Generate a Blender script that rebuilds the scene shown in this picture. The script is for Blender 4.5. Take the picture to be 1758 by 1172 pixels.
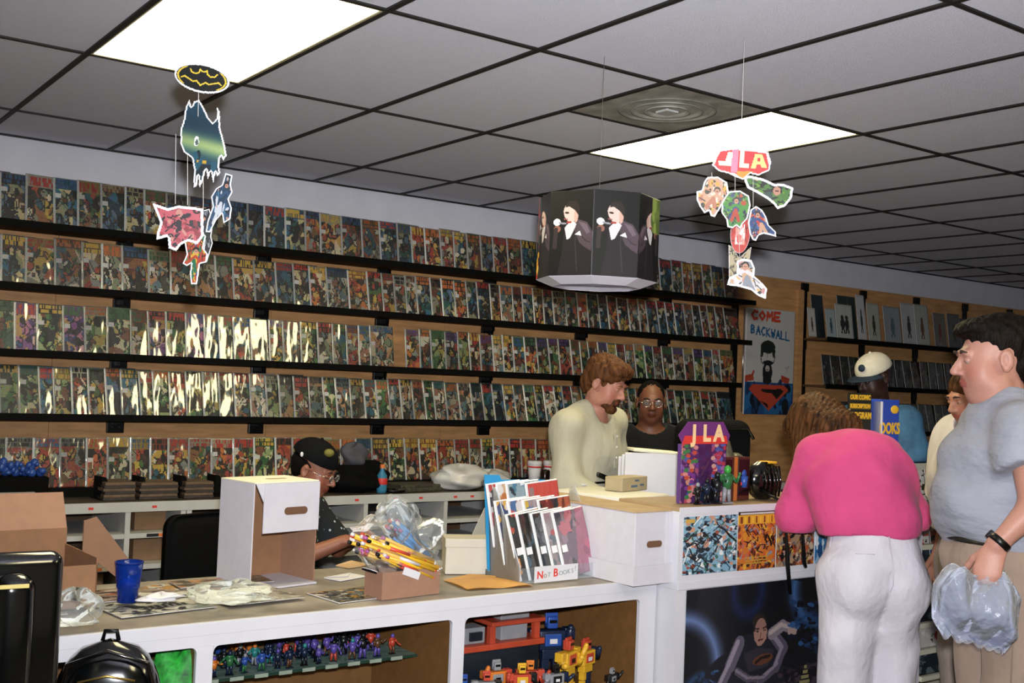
import bpy, bmesh, math, random
import numpy as np
from mathutils import Vector, Matrix, Euler
D = bpy.data; S = bpy.context.scene; COL = S.collection
for o in list(D.objects): D.objects.remove(o)
# ------------------------------------------------------------------ camera
FPX = 1912.2; YAW = 0.62479; PITCH = 0.037018; ROLL = 0.039802; CH = 1.56; CZ = 2.737
def _axes():
    w = np.array([math.sin(YAW)*math.cos(PITCH), math.cos(YAW)*math.cos(PITCH), math.sin(PITCH)])
    r = np.array([math.cos(YAW), -math.sin(YAW), 0.0]); u = np.cross(r, w)
    c, s = math.cos(ROLL), math.sin(ROLL)
    return c*r + s*u, -s*r + c*u, w
AR, AU, AW = _axes()
cam_d = D.cameras.new('camera'); cam = D.objects.new('camera', cam_d); COL.objects.link(cam)
cam.matrix_world = Matrix(((AR[0], AU[0], -AW[0], 0), (AR[1], AU[1], -AW[1], 0), (AR[2], AU[2], -AW[2], CH), (0, 0, 0, 1)))
cam_d.sensor_fit = 'HORIZONTAL'; cam_d.sensor_width = 36; cam_d.lens = 36*FPX/1758; cam_d.clip_start = 0.02
S.camera = cam
# ------------------------------------------------------------------ world, lights, exposure
wd = D.worlds.new('world'); S.world = wd; wd.use_nodes = True
wd.node_tree.nodes['Background'].inputs[0].default_value = (0.10, 0.13, 0.16, 1)
wd.node_tree.nodes['Background'].inputs[1].default_value = 0.3
FLASH_W = 104.0; TUBE = 15.0
fl = D.lights.new('camera_flash', 'AREA'); fl.shape = 'RECTANGLE'; fl.size = 0.07; fl.size_y = 0.05
fl.energy = FLASH_W; fl.color = (0.93, 0.95, 1.0)
flo = D.objects.new('camera_flash', fl); COL.objects.link(flo)
fl.spread = math.radians(120)
flo.matrix_world = cam.matrix_world @ Matrix.Translation((0.03, 0.13, 0.02)) @ Matrix.Rotation(math.radians(-9), 4, 'Y') @ Matrix.Rotation(math.radians(6), 4, 'X')
S.view_settings.view_transform = 'Standard'; S.view_settings.look = 'None'
S.view_settings.gamma = 1.0; S.view_settings.exposure = 0.0; S.view_settings.use_curve_mapping = False

# ------------------------------------------------------------------ picture measurements -> places in the room
def _ray(x, y): return AW*FPX + AR*(x-879) + AU*(586-y)
def onY(x, y, Y): d = _ray(x, y); q = d*(Y/d[1]); return Vector((q[0], q[1], q[2]+CH))
def onZ(x, y, Z): d = _ray(x, y); q = d*((Z-CH)/d[2]); return Vector((q[0], q[1], q[2]+CH))
def onD(x, y, dep): q = _ray(x, y)/FPX*dep; return Vector((q[0], q[1], q[2]+CH))
def lin(h):
    if isinstance(h, (tuple, list)): c = [v for v in h[:3]]
    else:
        h = h.lstrip('#'); c = [int(h[i:i+2], 16)/255 for i in (0, 2, 4)]
    return tuple(v/12.92 if v <= 0.04045 else ((v+0.055)/1.055)**2.4 for v in c)
def larr(img): return np.where(img <= 0.04045, img/12.92, ((img+0.055)/1.055)**2.4)
# ------------------------------------------------------------------ materials
MATS = {}
def pm(name, hexc, rough=0.6, var=0.10, scale=14, bump=0.0, bscale=60, coat=0.0, metal=0.0, stretch=(1, 1, 1), emit=None, spec=0.5, dark=None, sheen=0):
    if name in MATS: return MATS[name]
    if 'hair' in name or 'cap_cloth' in name: spec = .1
    m = D.materials.new(name); m.use_nodes = True; nt = m.node_tree; b = nt.nodes['Principled BSDF']
    tc = nt.nodes.new('ShaderNodeTexCoord'); mp = nt.nodes.new('ShaderNodeMapping'); mp.inputs['Scale'].default_value = stretch
    nt.links.new(tc.outputs['Object'], mp.inputs[0])
    n = nt.nodes.new('ShaderNodeTexNoise'); n.inputs['Scale'].default_value = scale; n.inputs['Detail'].default_value = 5
    nt.links.new(mp.outputs[0], n.inputs['Vector'])
    r = nt.nodes.new('ShaderNodeValToRGB'); c = lin(hexc)
    lo = lin(dark) if dark else tuple(v*(1-var*2) for v in c)
    r.color_ramp.elements[0].position = 0.3; r.color_ramp.elements[1].position = 0.7
    r.color_ramp.elements[0].color = (*lo, 1); r.color_ramp.elements[1].color = (*[min(1, v*(1+var*0.4)) for v in c], 1)
    nt.links.new(n.outputs[0], r.inputs[0]); nt.links.new(r.outputs[0], b.inputs['Base Color'])
    b.inputs['Roughness'].default_value = rough; b.inputs['Metallic'].default_value = metal
    b.inputs['Coat Weight'].default_value = coat; b.inputs['Coat Roughness'].default_value = 0.12
    b.inputs['Specular IOR Level'].default_value = spec; b.inputs['Sheen Weight'].default_value = sheen
    if bump:
        n2 = nt.nodes.new('ShaderNodeTexNoise'); n2.inputs['Scale'].default_value = bscale; n2.inputs['Detail'].default_value = 4
        nt.links.new(mp.outputs[0], n2.inputs['Vector'])
        bp = nt.nodes.new('ShaderNodeBump'); bp.inputs['Strength'].default_value = min(1, bump); bp.inputs['Distance'].default_value = 0.01*max(1, bump)
        nt.links.new(n2.outputs[0], bp.inputs['Height']); nt.links.new(bp.outputs[0], b.inputs['Normal'])
    if emit: b.inputs['Emission Color'].default_value = (*lin(emit[0]), 1); b.inputs['Emission Strength'].default_value = emit[1]
    MATS[name] = m; return m
def pprint(name, rough=0.45, coat=0.0, bump=0.0, bscale=25, coatr=0.1, spec=0.5):
    """flat print: colours from the sheet's own colour attribute"""
    if name in MATS: return MATS[name]
    m = D.materials.new(name); m.use_nodes = True; nt = m.node_tree; b = nt.nodes['Principled BSDF']
    a = nt.nodes.new('ShaderNodeVertexColor'); a.layer_name = 'Col'
    tc = nt.nodes.new('ShaderNodeTexCoord'); n = nt.nodes.new('ShaderNodeTexNoise'); n.inputs['Scale'].default_value = 180
    mx = nt.nodes.new('ShaderNodeMix'); mx.data_type = 'RGBA'; mx.blend_type = 'MULTIPLY'; mx.inputs[0].default_value = 0.25
    nt.links.new(tc.outputs['Object'], n.inputs['Vector']); nt.links.new(a.outputs[0], mx.inputs[6]); nt.links.new(n.outputs[0], mx.inputs[7])
    nt.links.new(mx.outputs[2], b.inputs['Base Color'])
    b.inputs['Roughness'].default_value = rough; b.inputs['Coat Weight'].default_value = coat; b.inputs['Coat Roughness'].default_value = coatr
    b.inputs['Coat IOR'].default_value = 1.85 if coat > .9 else 1.5
    b.inputs['Specular IOR Level'].default_value = spec
    if bump:
        oi = nt.nodes.new('ShaderNodeObjectInfo'); ad = nt.nodes.new('ShaderNodeVectorMath'); ad.operation = 'ADD'
        nt.links.new(tc.outputs['Object'], ad.inputs[0]); 
        sc = nt.nodes.new('ShaderNodeMath'); sc.operation = 'MULTIPLY'; sc.inputs[1].default_value = 50
        nt.links.new(oi.outputs['Random'], sc.inputs[0]); nt.links.new(sc.outputs[0], ad.inputs[1])
        mp = nt.nodes.new('ShaderNodeMapping'); mp.inputs['Scale'].default_value = (1.0, 1.0, 0.35); nt.links.new(ad.outputs[0], mp.inputs[0])
        n2 = nt.nodes.new('ShaderNodeTexNoise'); n2.inputs['Scale'].default_value = bscale; n2.inputs['Detail'].default_value = 1.5
        nt.links.new(mp.outputs[0], n2.inputs['Vector'])
        bp = nt.nodes.new('ShaderNodeBump'); bp.inputs['Strength'].default_value = 1.0; bp.inputs['Distance'].default_value = bump
        nt.links.new(n2.outputs[0], bp.inputs['Height']); nt.links.new(bp.outputs[0], b.inputs['Coat Normal'])
    MATS[name] = m; return m
def pclear(name, tint='#f2f6f8', alpha=0.25, rough=0.08, bump=0.0):
    if name in MATS: return MATS[name]
    m = D.materials.new(name); m.use_nodes = True; nt = m.node_tree; out = nt.nodes['Material Output']; nt.nodes.remove(nt.nodes['Principled BSDF'])
    t = nt.nodes.new('ShaderNodeBsdfTransparent'); g = nt.nodes.new('ShaderNodeBsdfPrincipled'); mx = nt.nodes.new('ShaderNodeMixShader')
    t.inputs[0].default_value = (*lin(tint), 1); g.inputs['Base Color'].default_value = (*lin(tint), 1); g.inputs['Roughness'].default_value = rough
    fr = nt.nodes.new('ShaderNodeFresnel'); fr.inputs[0].default_value = 1.3
    ad = nt.nodes.new('ShaderNodeMath'); ad.inputs[1].default_value = alpha; ad.use_clamp = True
    nt.links.new(fr.outputs[0], ad.inputs[0]); nt.links.new(ad.outputs[0], mx.inputs[0])
    nt.links.new(t.outputs[0], mx.inputs[1]); nt.links.new(g.outputs[0], mx.inputs[2]); nt.links.new(mx.outputs[0], out.inputs[0])
    n2 = nt.nodes.new('ShaderNodeTexNoise'); n2.inputs['Scale'].default_value = 25; tc = nt.nodes.new('ShaderNodeTexCoord'); nt.links.new(tc.outputs['Object'], n2.inputs['Vector'])
    bp = nt.nodes.new('ShaderNodeBump'); bp.inputs['Distance'].default_value = 0.004+bump; nt.links.new(n2.outputs[0], bp.inputs['Height']); nt.links.new(bp.outputs[0], g.inputs['Normal'])
    MATS[name] = m; return m
M_tile = pm('acoustic_tile', '#dedde6', 0.95, 0.05, 260, 0.5, 420)
M_grid = pm('dark_grid_metal', '#17140f', 0.6, 0.1)
M_paint = pm('white_wall_paint', '#d6d5dc', 0.85, 0.04, 6, 0.1, 200)
M_ply = pm('plywood_wall', '#cc9862', 0.55, 0.16, 5, 0.05, 60, stretch=(1, 1, 6))
M_plyd = pm('brown_cabinet_board', '#75512a', 0.55, 0.10, 30)
M_white = pm('white_laminate', '#cbcad0', 0.38, 0.02, 8)
M_shelf = pm('dark_brown_shelf', '#5e432a', 0.7, 0.25, 30, spec=0.2)
M_lip = pm('black_shelf_lip', '#050505', 0.75, 0.2, 30, spec=0.12)
M_blackp = pm('black_plastic', '#070708', 0.35, 0.1, spec=0.3)
M_blackg = pm('glossy_black', '#050607', 0.13, 0.1, coat=0.6)
M_blackm = pm('matte_black_cloth', '#050507', 0.9, 0.2, 40, 0.4, 120, spec=0.15)
M_chrome = pm('bright_metal', '#d8d8d8', 0.15, 0.02, metal=1.0)
M_card = pm('brown_cardboard', '#96705a', 0.8, 0.06, 25, 0.1, 100)
M_cardd = pm('inner_cardboard', '#8b6547', 0.85, 0.06, 25)
M_boxw = pm('white_box_card', '#c6c3cb', 0.6, 0.03, 25)
M_paper = pm('paper_white', '#cfcdd1', 0.7, 0.02)
M_cream = pm('cream_plastic', '#bdb6a6', 0.5, 0.03)
M_red = pm('red_ink', '#d03a32', 0.5, 0.05); M_blue = pm('blue_ink', '#1d5a92', 0.5, 0.05); M_ink = pm('black_ink', '#101012', 0.5, 0.05)
M_yel = pm('yellow_ink', '#e3b02b', 0.5, 0.05); M_orange = pm('orange_ink', '#d8713a', 0.5, 0.05)
M_carpet = pm('floor_carpet', '#5d5853', 0.95, 0.2, 90, 0.5, 200)
M_print = pprint('printed_sheet', 0.4, 0.15); M_bag = pprint('bagged_print', 0.5, 1.0, 0.018, 11, 0.07)
M_clear = pclear('clear_plastic', '#f6f8fa', 0.03); M_film = pclear('crinkled_film', '#f4f6f6', 0.07, 0.08, 0.012); M_glass = pclear('green_glass', '#9fc4b4', 0.25, 0.05)
# ------------------------------------------------------------------ objects
def tag(o, label=None, cat=None, group=None, kind=None):
    if label: o['label'] = label
    if cat: o['category'] = cat
    if group: o['group'] = group
    if kind: o['kind'] = kind
    return o
def thing(name, label, cat, loc=(0, 0, 0), rz=0, group=None):
    o = D.objects.new(name, None); COL.objects.link(o); o.location = loc; o.rotation_euler = (0, 0, rz); o.empty_display_size = 0.05
    return tag(o, label, cat, group)
def link(name, me, parent=None, mats=None, M=None):
    o = D.objects.new(name, me); COL.objects.link(o)
    if mats is not None:
        me.materials.clear()
        for m in (mats if isinstance(mats, (list, tuple)) else [mats]): me.materials.append(m)
    if parent is not None: o.parent = parent
    if M is not None: o.matrix_basis = M
    return o
class MB:
    def __init__(s): s.bm = bmesh.new(); s.mi = 0
    def _add(s, ret, M, smooth=False):
        vs = ret['verts'] if 'verts' in ret else ret
        bmesh.ops.transform(s.bm, matrix=M, verts=vs)
        fs = set(f for v in vs for f in v.link_faces)
        for f in fs: f.material_index = s.mi; f.smooth = smooth
        return list(fs)
    def box(s, x0, x1, y0, y1, z0, z1, bev=0.0, M=None, seg=2):
        r = bmesh.ops.create_cube(s.bm, size=1.0)
        T = Matrix.Translation(((x0+x1)/2, (y0+y1)/2, (z0+z1)/2)) @ Matrix.Diagonal((abs(x1-x0), abs(y1-y0), abs(z1-z0), 1))
        vs = r['verts']; bmesh.ops.transform(s.bm, matrix=T, verts=vs)
        fs = set(f for v in vs for f in v.link_faces)
        for f in fs: f.material_index = s.mi
        if bev > 0:
            es = list(set(e for v in vs for e in v.link_edges))
            rr = bmesh.ops.bevel(s.bm, geom=es, offset=bev, segments=seg, affect='EDGES', profile=0.5)
            vs = list(set(v for f in rr['faces'] for v in f.verts) | set(v for v in vs if v.is_valid))
            # gather the full island
            seen = set(vs); st = list(vs)
            while st:
                v = st.pop()
                for e in v.link_edges:
                    w = e.other_vert(v)
                    if w not in seen: seen.add(w); st.append(w)
            vs = list(seen)
            for v in vs:
                for f in v.link_faces: f.material_index = s.mi; f.smooth = bev > 0.004
        if M is not None: bmesh.ops.transform(s.bm, matrix=M, verts=vs)
        return s
    def tube(s, a, b, r, r2=None, seg=12, cap=True):
        a = Vector(a); b = Vector(b); d = b-a
        ret = bmesh.ops.create_cone(s.bm, cap_ends=cap, segments=seg, radius1=r, radius2=r if r2 is None else r2, depth=d.length)
        M = Matrix.Translation((a+b)/2) @ d.to_track_quat('Z', 'Y').to_matrix().to_4x4()
        fs = s._add(ret, M, True)
        for f in fs:
            if len(f.verts) > 4: f.smooth = False
        return s
    def ball(s, c, r, sc=(1, 1, 1), M=None, seg=14):
        ret = bmesh.ops.create_uvsphere(s.bm, u_segments=seg, v_segments=max(6, seg*2//3), radius=r)
        s._add(ret, (M or Matrix()) @ Matrix.Translation(c) @ Matrix.Diagonal((*sc, 1)), True); return s
    def path(s, pts, r, seg=8):
        pts = [Vector(p) for p in pts]; rings = []; n = len(pts)
        up = Vector((0.13, 0.27, 0.95))
        for i, p in enumerate(pts):
            t = (pts[min(i+1, n-1)]-pts[max(i-1, 0)]).normalized(); a = t.cross(up)
            if a.length < 0.05: a = t.cross(Vector((1, 0, 0)))
            a.normalize(); b = t.cross(a); rr = r[i] if isinstance(r, (list, tuple)) else r
            rings.append([s.bm.verts.new(p+a*math.cos(k*2*math.pi/seg)*rr+b*math.sin(k*2*math.pi/seg)*rr) for k in range(seg)])
        for i in range(n-1):
            for k in range(seg):
                f = s.bm.faces.new((rings[i][k], rings[i][(k+1) % seg], rings[i+1][(k+1) % seg], rings[i+1][k])); f.smooth = True; f.material_index = s.mi
        for rg in (rings[0][::-1], rings[-1]):
            f = s.bm.faces.new(rg); f.material_index = s.mi
        return s
    def lathe(s, prof, c=(0, 0, 0), seg=24, M=None):
        rings = []; c = Vector(c)
        for r, z in prof:
            rings.append([s.bm.verts.new(c+Vector((max(r, 1e-4)*math.cos(k*2*math.pi/seg), max(r, 1e-4)*math.sin(k*2*math.pi/seg), z))) for k in range(seg)])
        for i in range(len(prof)-1):
            for k in range(seg):
                f = s.bm.faces.new((rings[i][k], rings[i][(k+1) % seg], rings[i+1][(k+1) % seg], rings[i+1][k])); f.smooth = True; f.material_index = s.mi
        if M is not None: bmesh.ops.transform(s.bm, matrix=M, verts=[v for r in rings for v in r])
        return s
    def prism(s, pts, t, M=None):
        """polygon in XZ, thickness t along Y"""
        a = [s.bm.verts.new((x, 0, z)) for x, z in pts]; b = [s.bm.verts.new((x, t, z)) for x, z in pts]; n = len(pts)
        fs = [s.bm.faces.new(a), s.bm.faces.new(b[::-1])]
        for i in range(n): fs.append(s.bm.faces.new((a[(i+1) % n], a[i], b[i], b[(i+1) % n])))
        for f in fs: f.material_index = s.mi
        if M is not None: bmesh.ops.transform(s.bm, matrix=M, verts=a+b)
        return s
    def grid(s, fn, nu, nv, smooth=True):
        vs = [[s.bm.verts.new(fn(i/nu, j/nv)) for j in range(nv+1)] for i in range(nu+1)]
        for i in range(nu):
            for j in range(nv):
                f = s.bm.faces.new((vs[i][j], vs[i+1][j], vs[i+1][j+1], vs[i][j+1])); f.smooth = smooth; f.material_index = s.mi
        return s
    def build(s, name, mats, parent=None, M=None, normals=True):
        if normals: bmesh.ops.recalc_face_normals(s.bm, faces=s.bm.faces[:])
        me = D.meshes.new(name); s.bm.to_mesh(me); s.bm.free(); return link(name, me, parent, mats, M)
def raster_mesh(name, W, H, img, mask=None, thick=0.0, curve=None, back=(0.8, 0.8, 0.8)):
    """printed sheet in local XZ (x 0..W, z 0..H) facing -Y; img[row 0 = top] in display colours"""
    ny, nx = img.shape[:2]
    gx, gz = np.meshgrid(np.linspace(0, W, nx+1), np.linspace(H, 0, ny+1))
    V = np.stack([gx, np.zeros_like(gx), gz], -1).reshape(-1, 3)
    if curve is not None: V = curve(V)
    i, j = np.meshgrid(np.arange(ny), np.arange(nx), indexing='ij')
    a = i*(nx+1)+j; F = np.stack([a+nx+1, a+nx+2, a+1, a], -1).reshape(-1, 4); C = larr(np.clip(img, 0, 1)).reshape(-1, 3)
    if mask is not None: k = mask.reshape(-1); F = F[k]; C = C[k]
    nv = len(V); nf = len(F)
    if thick > 0:
        if curve is None: V2 = V+np.array([0, thick, 0])
        else: V2 = curve(np.stack([gx, np.full_like(gx, thick), gz], -1).reshape(-1, 3))
        F2 = F[:, ::-1]+nv
        # boundary edges
        E = np.concatenate([F[:, [k, (k+1) % 4]] for k in range(4)]); key = set(map(tuple, E.tolist()))
        bd = [(p, q) for p, q in key if (q, p) not in key]
        F3 = np.array([[q, p, p+nv, q+nv] for p, q in bd]) if bd else np.zeros((0, 4), int)
        V = np.concatenate([V, V2]); bc = larr(np.array(back)).reshape(1, 3)
        F = np.concatenate([F, F2, F3]); C = np.concatenate([C, np.repeat(bc, len(F2)+len(F3), 0)])
    me = D.meshes.new(name); used = np.unique(F); remap = np.zeros(len(V), int); remap[used] = np.arange(len(used))
    V = V[used]; F = remap[F]
    me.vertices.add(len(V)); me.vertices.foreach_set('co', V.astype(np.float32).ravel())
    me.loops.add(F.size); me.loops.foreach_set('vertex_index', F.astype(np.int32).ravel())
    me.polygons.add(len(F)); me.polygons.foreach_set('loop_start', np.arange(0, F.size, 4, dtype=np.int32)); me.polygons.foreach_set('loop_total', np.full(len(F), 4, np.int32))
    me.update(calc_edges=True)
    ca = me.color_attributes.new('Col', 'FLOAT_COLOR', 'CORNER')
    cc = np.concatenate([np.repeat(C, 4, 0), np.ones((F.size, 1))], 1).astype(np.float32); ca.data.foreach_set('color', cc.ravel())
    return me
def face_dir(rz=0, tilt=0, loc=(0, 0, 0)):
    """matrix: local sheet facing -Y, turned rz about Z, leaning back by tilt"""
    return Matrix.Translation(loc) @ Matrix.Rotation(rz, 4, 'Z') @ Matrix.Rotation(-tilt, 4, 'X')
def text(name, body, size, mat, parent=None, M=None, ext=0.0006, off=0.0, align='CENTER'):
    cu = D.curves.new(name, 'FONT'); cu.body = body; cu.size = size; cu.extrude = ext; cu.offset = off; cu.align_x = align; cu.align_y = 'CENTER'; cu.resolution_u = 3
    t = D.objects.new(name, cu); COL.objects.link(t); bpy.context.view_layer.update()
    me = D.meshes.new_from_object(t.evaluated_get(bpy.context.evaluated_depsgraph_get())); D.objects.remove(t)
    me.transform(Matrix.Rotation(math.pi/2, 4, 'X'))
    return link(name, me, parent, mat, M)
# --- painting helpers (colours in display space, u right 0..1, v down 0..1)
def canvas(nx, ny, c): 
    im = np.empty((ny, nx, 3)); im[:] = hx(c); return im
def hx(h):
    if isinstance(h, str): h = h.lstrip('#'); return np.array([int(h[i:i+2], 16)/255 for i in (0, 2, 4)])
    return np.array(h, float)
def uv(im):
    ny, nx = im.shape[:2]; v, u = np.meshgrid((np.arange(ny)+.5)/ny, (np.arange(nx)+.5)/nx, indexing='ij'); return u, v
def ell(im, cx, cy, rx, ry, c, ang=0):
    u, v = uv(im); a = (u-cx); b = (v-cy); k = im.shape[0]/im.shape[1]*0+1
    x = a*math.cos(ang)+b*math.sin(ang); y = -a*math.sin(ang)+b*math.cos(ang); im[(x/rx)**2+(y/ry)**2 < 1] = hx(c)
def inpoly(u, v, pts):
    ins = np.zeros(u.shape, bool); n = len(pts)
    for i in range(n):
        x1, y1 = pts[i]; x2, y2 = pts[(i+1) % n]
        c = ((y1 > v) != (y2 > v)) & (u < (x2-x1)*(v-y1)/((y2-y1) or 1e-9)+x1); ins ^= c
    return ins
def poly(im, pts, c): u, v = uv(im); im[inpoly(u, v, pts)] = hx(c)
def rect(im, x0, y0, x1, y1, c): u, v = uv(im); im[(u >= x0) & (u < x1) & (v >= y0) & (v < y1)] = hx(c)
def stroke(im, pts, w, c, asp=1.0):
    u, v = uv(im)
    for (x1, y1), (x2, y2) in zip(pts[:-1], pts[1:]):
        dx, dy = x2-x1, (y2-y1)*asp; L = dx*dx+dy*dy+1e-9
        t = np.clip(((u-x1)*dx+(v-y1)*asp*dy)/L, 0, 1); d = np.hypot(u-x1-t*dx, (v-y1)*asp-t*dy); im[d < w] = hx(c)
def blobs(im, rng, n, pal, x0=0, y0=0, x1=1, y1=1, lo=.04, hi=.16):
    for _ in range(n):
        ell(im, rng.uniform(x0, x1), rng.uniform(y0, y1), rng.uniform(lo, hi), rng.uniform(lo, hi)*0.8, rng.choice(pal), rng.uniform(0, 3))
# ================================================================== THE ROOM
X0, X1, Y0, Y1 = -3.4, 13.2, -3.2, 6.2
def struct(o): o['kind'] = 'structure'; return o
struct(MB().box(X0, X1, Y0, Y1, -0.1, 0).build('floor', M_carpet))
wb = struct(MB().box(X0, X1, Y1+0.02, Y1+0.14, 0, 2.9).build('wall_back', M_paint))
MB().box(X0, X1, Y1+0.004, Y1+0.02, 2.515, CZ+0.02).build('painted_band', M_paint, wb)
x = X0; rr = random.Random(3)
k = 0
while x < X1-0.01:
    w = 1.22; MB().box(x+0.001, min(x+w, X1)-0.001, Y1-0.001, Y1+0.02, 0, 2.513).build('plywood_panel', M_ply, wb); x += w
struct(MB().box(X0-0.12, X0, Y0, Y1, 0, 2.9).build('wall_left', M_paint))
struct(MB().box(X1, X1+0.12, Y0, Y1, 0, 2.9).build('wall_right', M_paint))
struct(MB().box(X0, X1, Y0-0.12, Y0, 0, 2.9).build('wall_front', M_paint))
struct(MB().box(7.40, 7.47, Y1-0.03, Y1-0.002, 0.9, 2.44).build('trim_1', M_ply))
# ceiling: suspended grid with 2 x 4 ft tiles
GX, GY = 0.4905, 4.3458
ce = struct(MB().box(X0, X1, Y0, Y1+0.1, CZ+0.10, CZ+0.16).build('ceiling', M_paint))
def gx(i): return GX+i*0.61
def gy(j): return GY-j*1.22
tile_cache = {}
LIGHTS = [(1, 0), (5, 0), (1, 3), (5, 3)]
def tile(x0, x1, y0, y1):
    key = (round(x1-x0, 3), round(y1-y0, 3))
    if key not in tile_cache:
        tile_cache[key] = MB().box(0.004, x1-x0-0.004, 0.004, y1-y0-0.004, 0.004, 0.02).build('ceiling_tile', M_tile, ce).data; o = D.objects[-1]
        o = [q for q in ce.children if q.data == tile_cache[key]][0]
    else: o = link('ceiling_tile', tile_cache[key], ce)
    o.location = (x0, y0, CZ)
for j in range(-1, 6):
    for i in range(-6, 21):
        if (i, j) in LIGHTS: continue
        a, b, c, d = gx(i), gx(i+1), gy(j+1), gy(j)
        if j == -1: c, d = gy(0), gy(-1)
        if (i, j) == (4, 0): tile(a, b, d-0.61, d) ; continue
        tile(max(a, X0), min(b, X1), c, d)
for i in range(-6, 21): tile(max(gx(i), X0), min(gx(i+1), X1), gy(-1), Y1)
for i in range(-5, 21): MB().box(gx(i)-0.0105, gx(i)+0.0105, Y0, Y1, CZ-0.004, CZ+0.012).build('grid_runner', M_grid, ce)
for j in range(-1, 6): MB().box(X0, X1, gy(j)-0.009, gy(j)+0.009, CZ-0.003, CZ+0.0115).build('grid_cross_bar', M_grid, ce)
MB().box(gx(4), gx(5), gy(0)-0.616, gy(0)-0.604, CZ-0.003, CZ+0.0115).build('grid_cross_bar', M_grid, ce)
MB().box(X0, X1, Y1-0.012, Y1-0.001, CZ-0.006, CZ+0.01).build('grid_edge_bar', M_grid, ce)
# fluorescent troffers
M_tube = pm('lit_diffuser', '#fffdf0', 0.5, 0.0, emit=('#fff0bc', TUBE))
M_trim = pm('cream_light_frame', '#d8cfa8', 0.5, 0.03)
for q, (i, j) in enumerate(LIGHTS):
    lab = {(1, 0): 'lit fluorescent ceiling panel above the oval-topped mobile on the left', (5, 0): 'lit fluorescent ceiling panel next to the round air vent'}.get((i, j), 'lit ceiling panel behind the viewpoint, %s of the two unseen ones' % ['', '', 'first', 'second', 'third', 'fourth', 'fifth', 'sixth'][q])
    t = thing('ceiling_light', lab, 'ceiling light', (gx(i), gy(j+1), CZ))
    MB().box(0.02, 0.59, 0.02, 1.20, 0.0015, 0.006).build('diffuser', M_tube, t)
    f = MB(); f.box(0.008, 0.02, 0.008, 1.212, -0.001, 0.02).box(0.59, 0.602, 0.008, 1.212, -0.001, 0.02).box(0.02, 0.59, 0.008, 0.02, -0.001, 0.02).box(0.02, 0.59, 1.20, 1.212, -0.001, 0.02)
    f.build('frame', M_trim, t)
# vent
M_vent = pm('stained_vent_metal', '#a19f94', 0.7, 0.22, 9, dark='#77756b')
v = thing('ceiling_vent', 'grey stained square air vent in the ceiling beside the lit panel', 'air vent', (gx(4)+0.305, gy(1)+0.305, CZ))
MB().box(-0.297, 0.297, -0.297, 0.297, 0.002, 0.012).build('back_plate', M_vent, v)
for r_, h_ in ((0.19, -0.004), (0.135, -0.007), (0.08, -0.010)):
    MB().lathe([(r_, 0.002), (r_+0.012, h_), (r_+0.018, h_), (r_+0.004, 0.002)], seg=36).build('louver_ring', M_vent, v)
MB().box(-0.035, 0.035, -0.035, 0.035, -0.012, -0.002, 0.003).build('centre_plate', pm('vent_centre', '#b8b8b2', 0.35, 0.03), v)
MB().tube((0, 0, 0.004), (0, 0, -0.004), 0.02).build('damper_stem', M_vent, v)

# ================================================================== COMIC SHELVES ON THE BACK WALL
ROWZ = [2.262, 1.950, 1.618, 1.300]          # ledge height of the four shelves
SH_D = 0.27; BX = [1.01+0.81*k for k in range(-2, 8)]
BR = ['topmost', 'second', 'third', 'fourth']
for ri, z in enumerate(ROWZ):
    for k in range(len(BX)-1):
        xa, xb = BX[k], BX[k+1]
        if xb < 0.7: continue
        if k == len(BX)-2: xb = [6.60, 6.57, 6.47, 6.45][ri]
        t = thing('display_shelf', '%s dark wall shelf, %s section from the left end of the comic wall' % (BR[ri], ['', 'first', 'second', 'third', 'fourth', 'fifth', 'sixth', 'seventh', 'eighth'][k]), 'shelf', (xa, Y1, z), 0, 'dark shelf sections of the comic wall')
        w = xb-xa
        MB().box(0.002, w-0.002, -SH_D, -0.002, -0.018, 0).build('board', M_shelf, t)
        MB().box(0.001, w-0.001, -SH_D-0.012, -SH_D, -0.024, 0.012, 0.002).build('front_lip', M_lip, t)
        for e, xx in enumerate((0.0,)):
            b = MB().box(xx-0.046, xx+0.046, -0.028, -0.003, -0.098, -0.019, 0.004).prism([(0, 0)]*0 or [(-0.012, -0.019), (0.012, -0.019), (0.012, -0.05), (-0.012, -0.05)], 0.06, Matrix.Translation((xx, -0.088, 0))).build('bracket', M_blackp, t)
            s = MB()
            for sx in (-0.02, 0.02): s.ball((xx+sx, -0.029, -0.065), 0.005 if ri == 2 else 0.003, seg=10)  # chrome beads added so the brackets catch the flash as bright dots
            s.build('glint_bead', M_chrome, b)
for k, xx in enumerate(BX[2:]+[6.66]):
    if k == 3:
        tag(MB().box(xx-0.02, xx+0.02, Y1-0.024, Y1-0.003, 1.64, 1.93).build('slotted_upright', M_blackp), 'black slotted upright strip between comics in mid wall', 'wall upright')
tag(MB().box(6.62, 6.69, Y1-0.02, Y1-0.003, 0.95, 2.26, 0.003).build('slotted_upright', M_blackp), 'black slotted upright strip beside the hand-lettered poster', 'wall upright')

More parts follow.
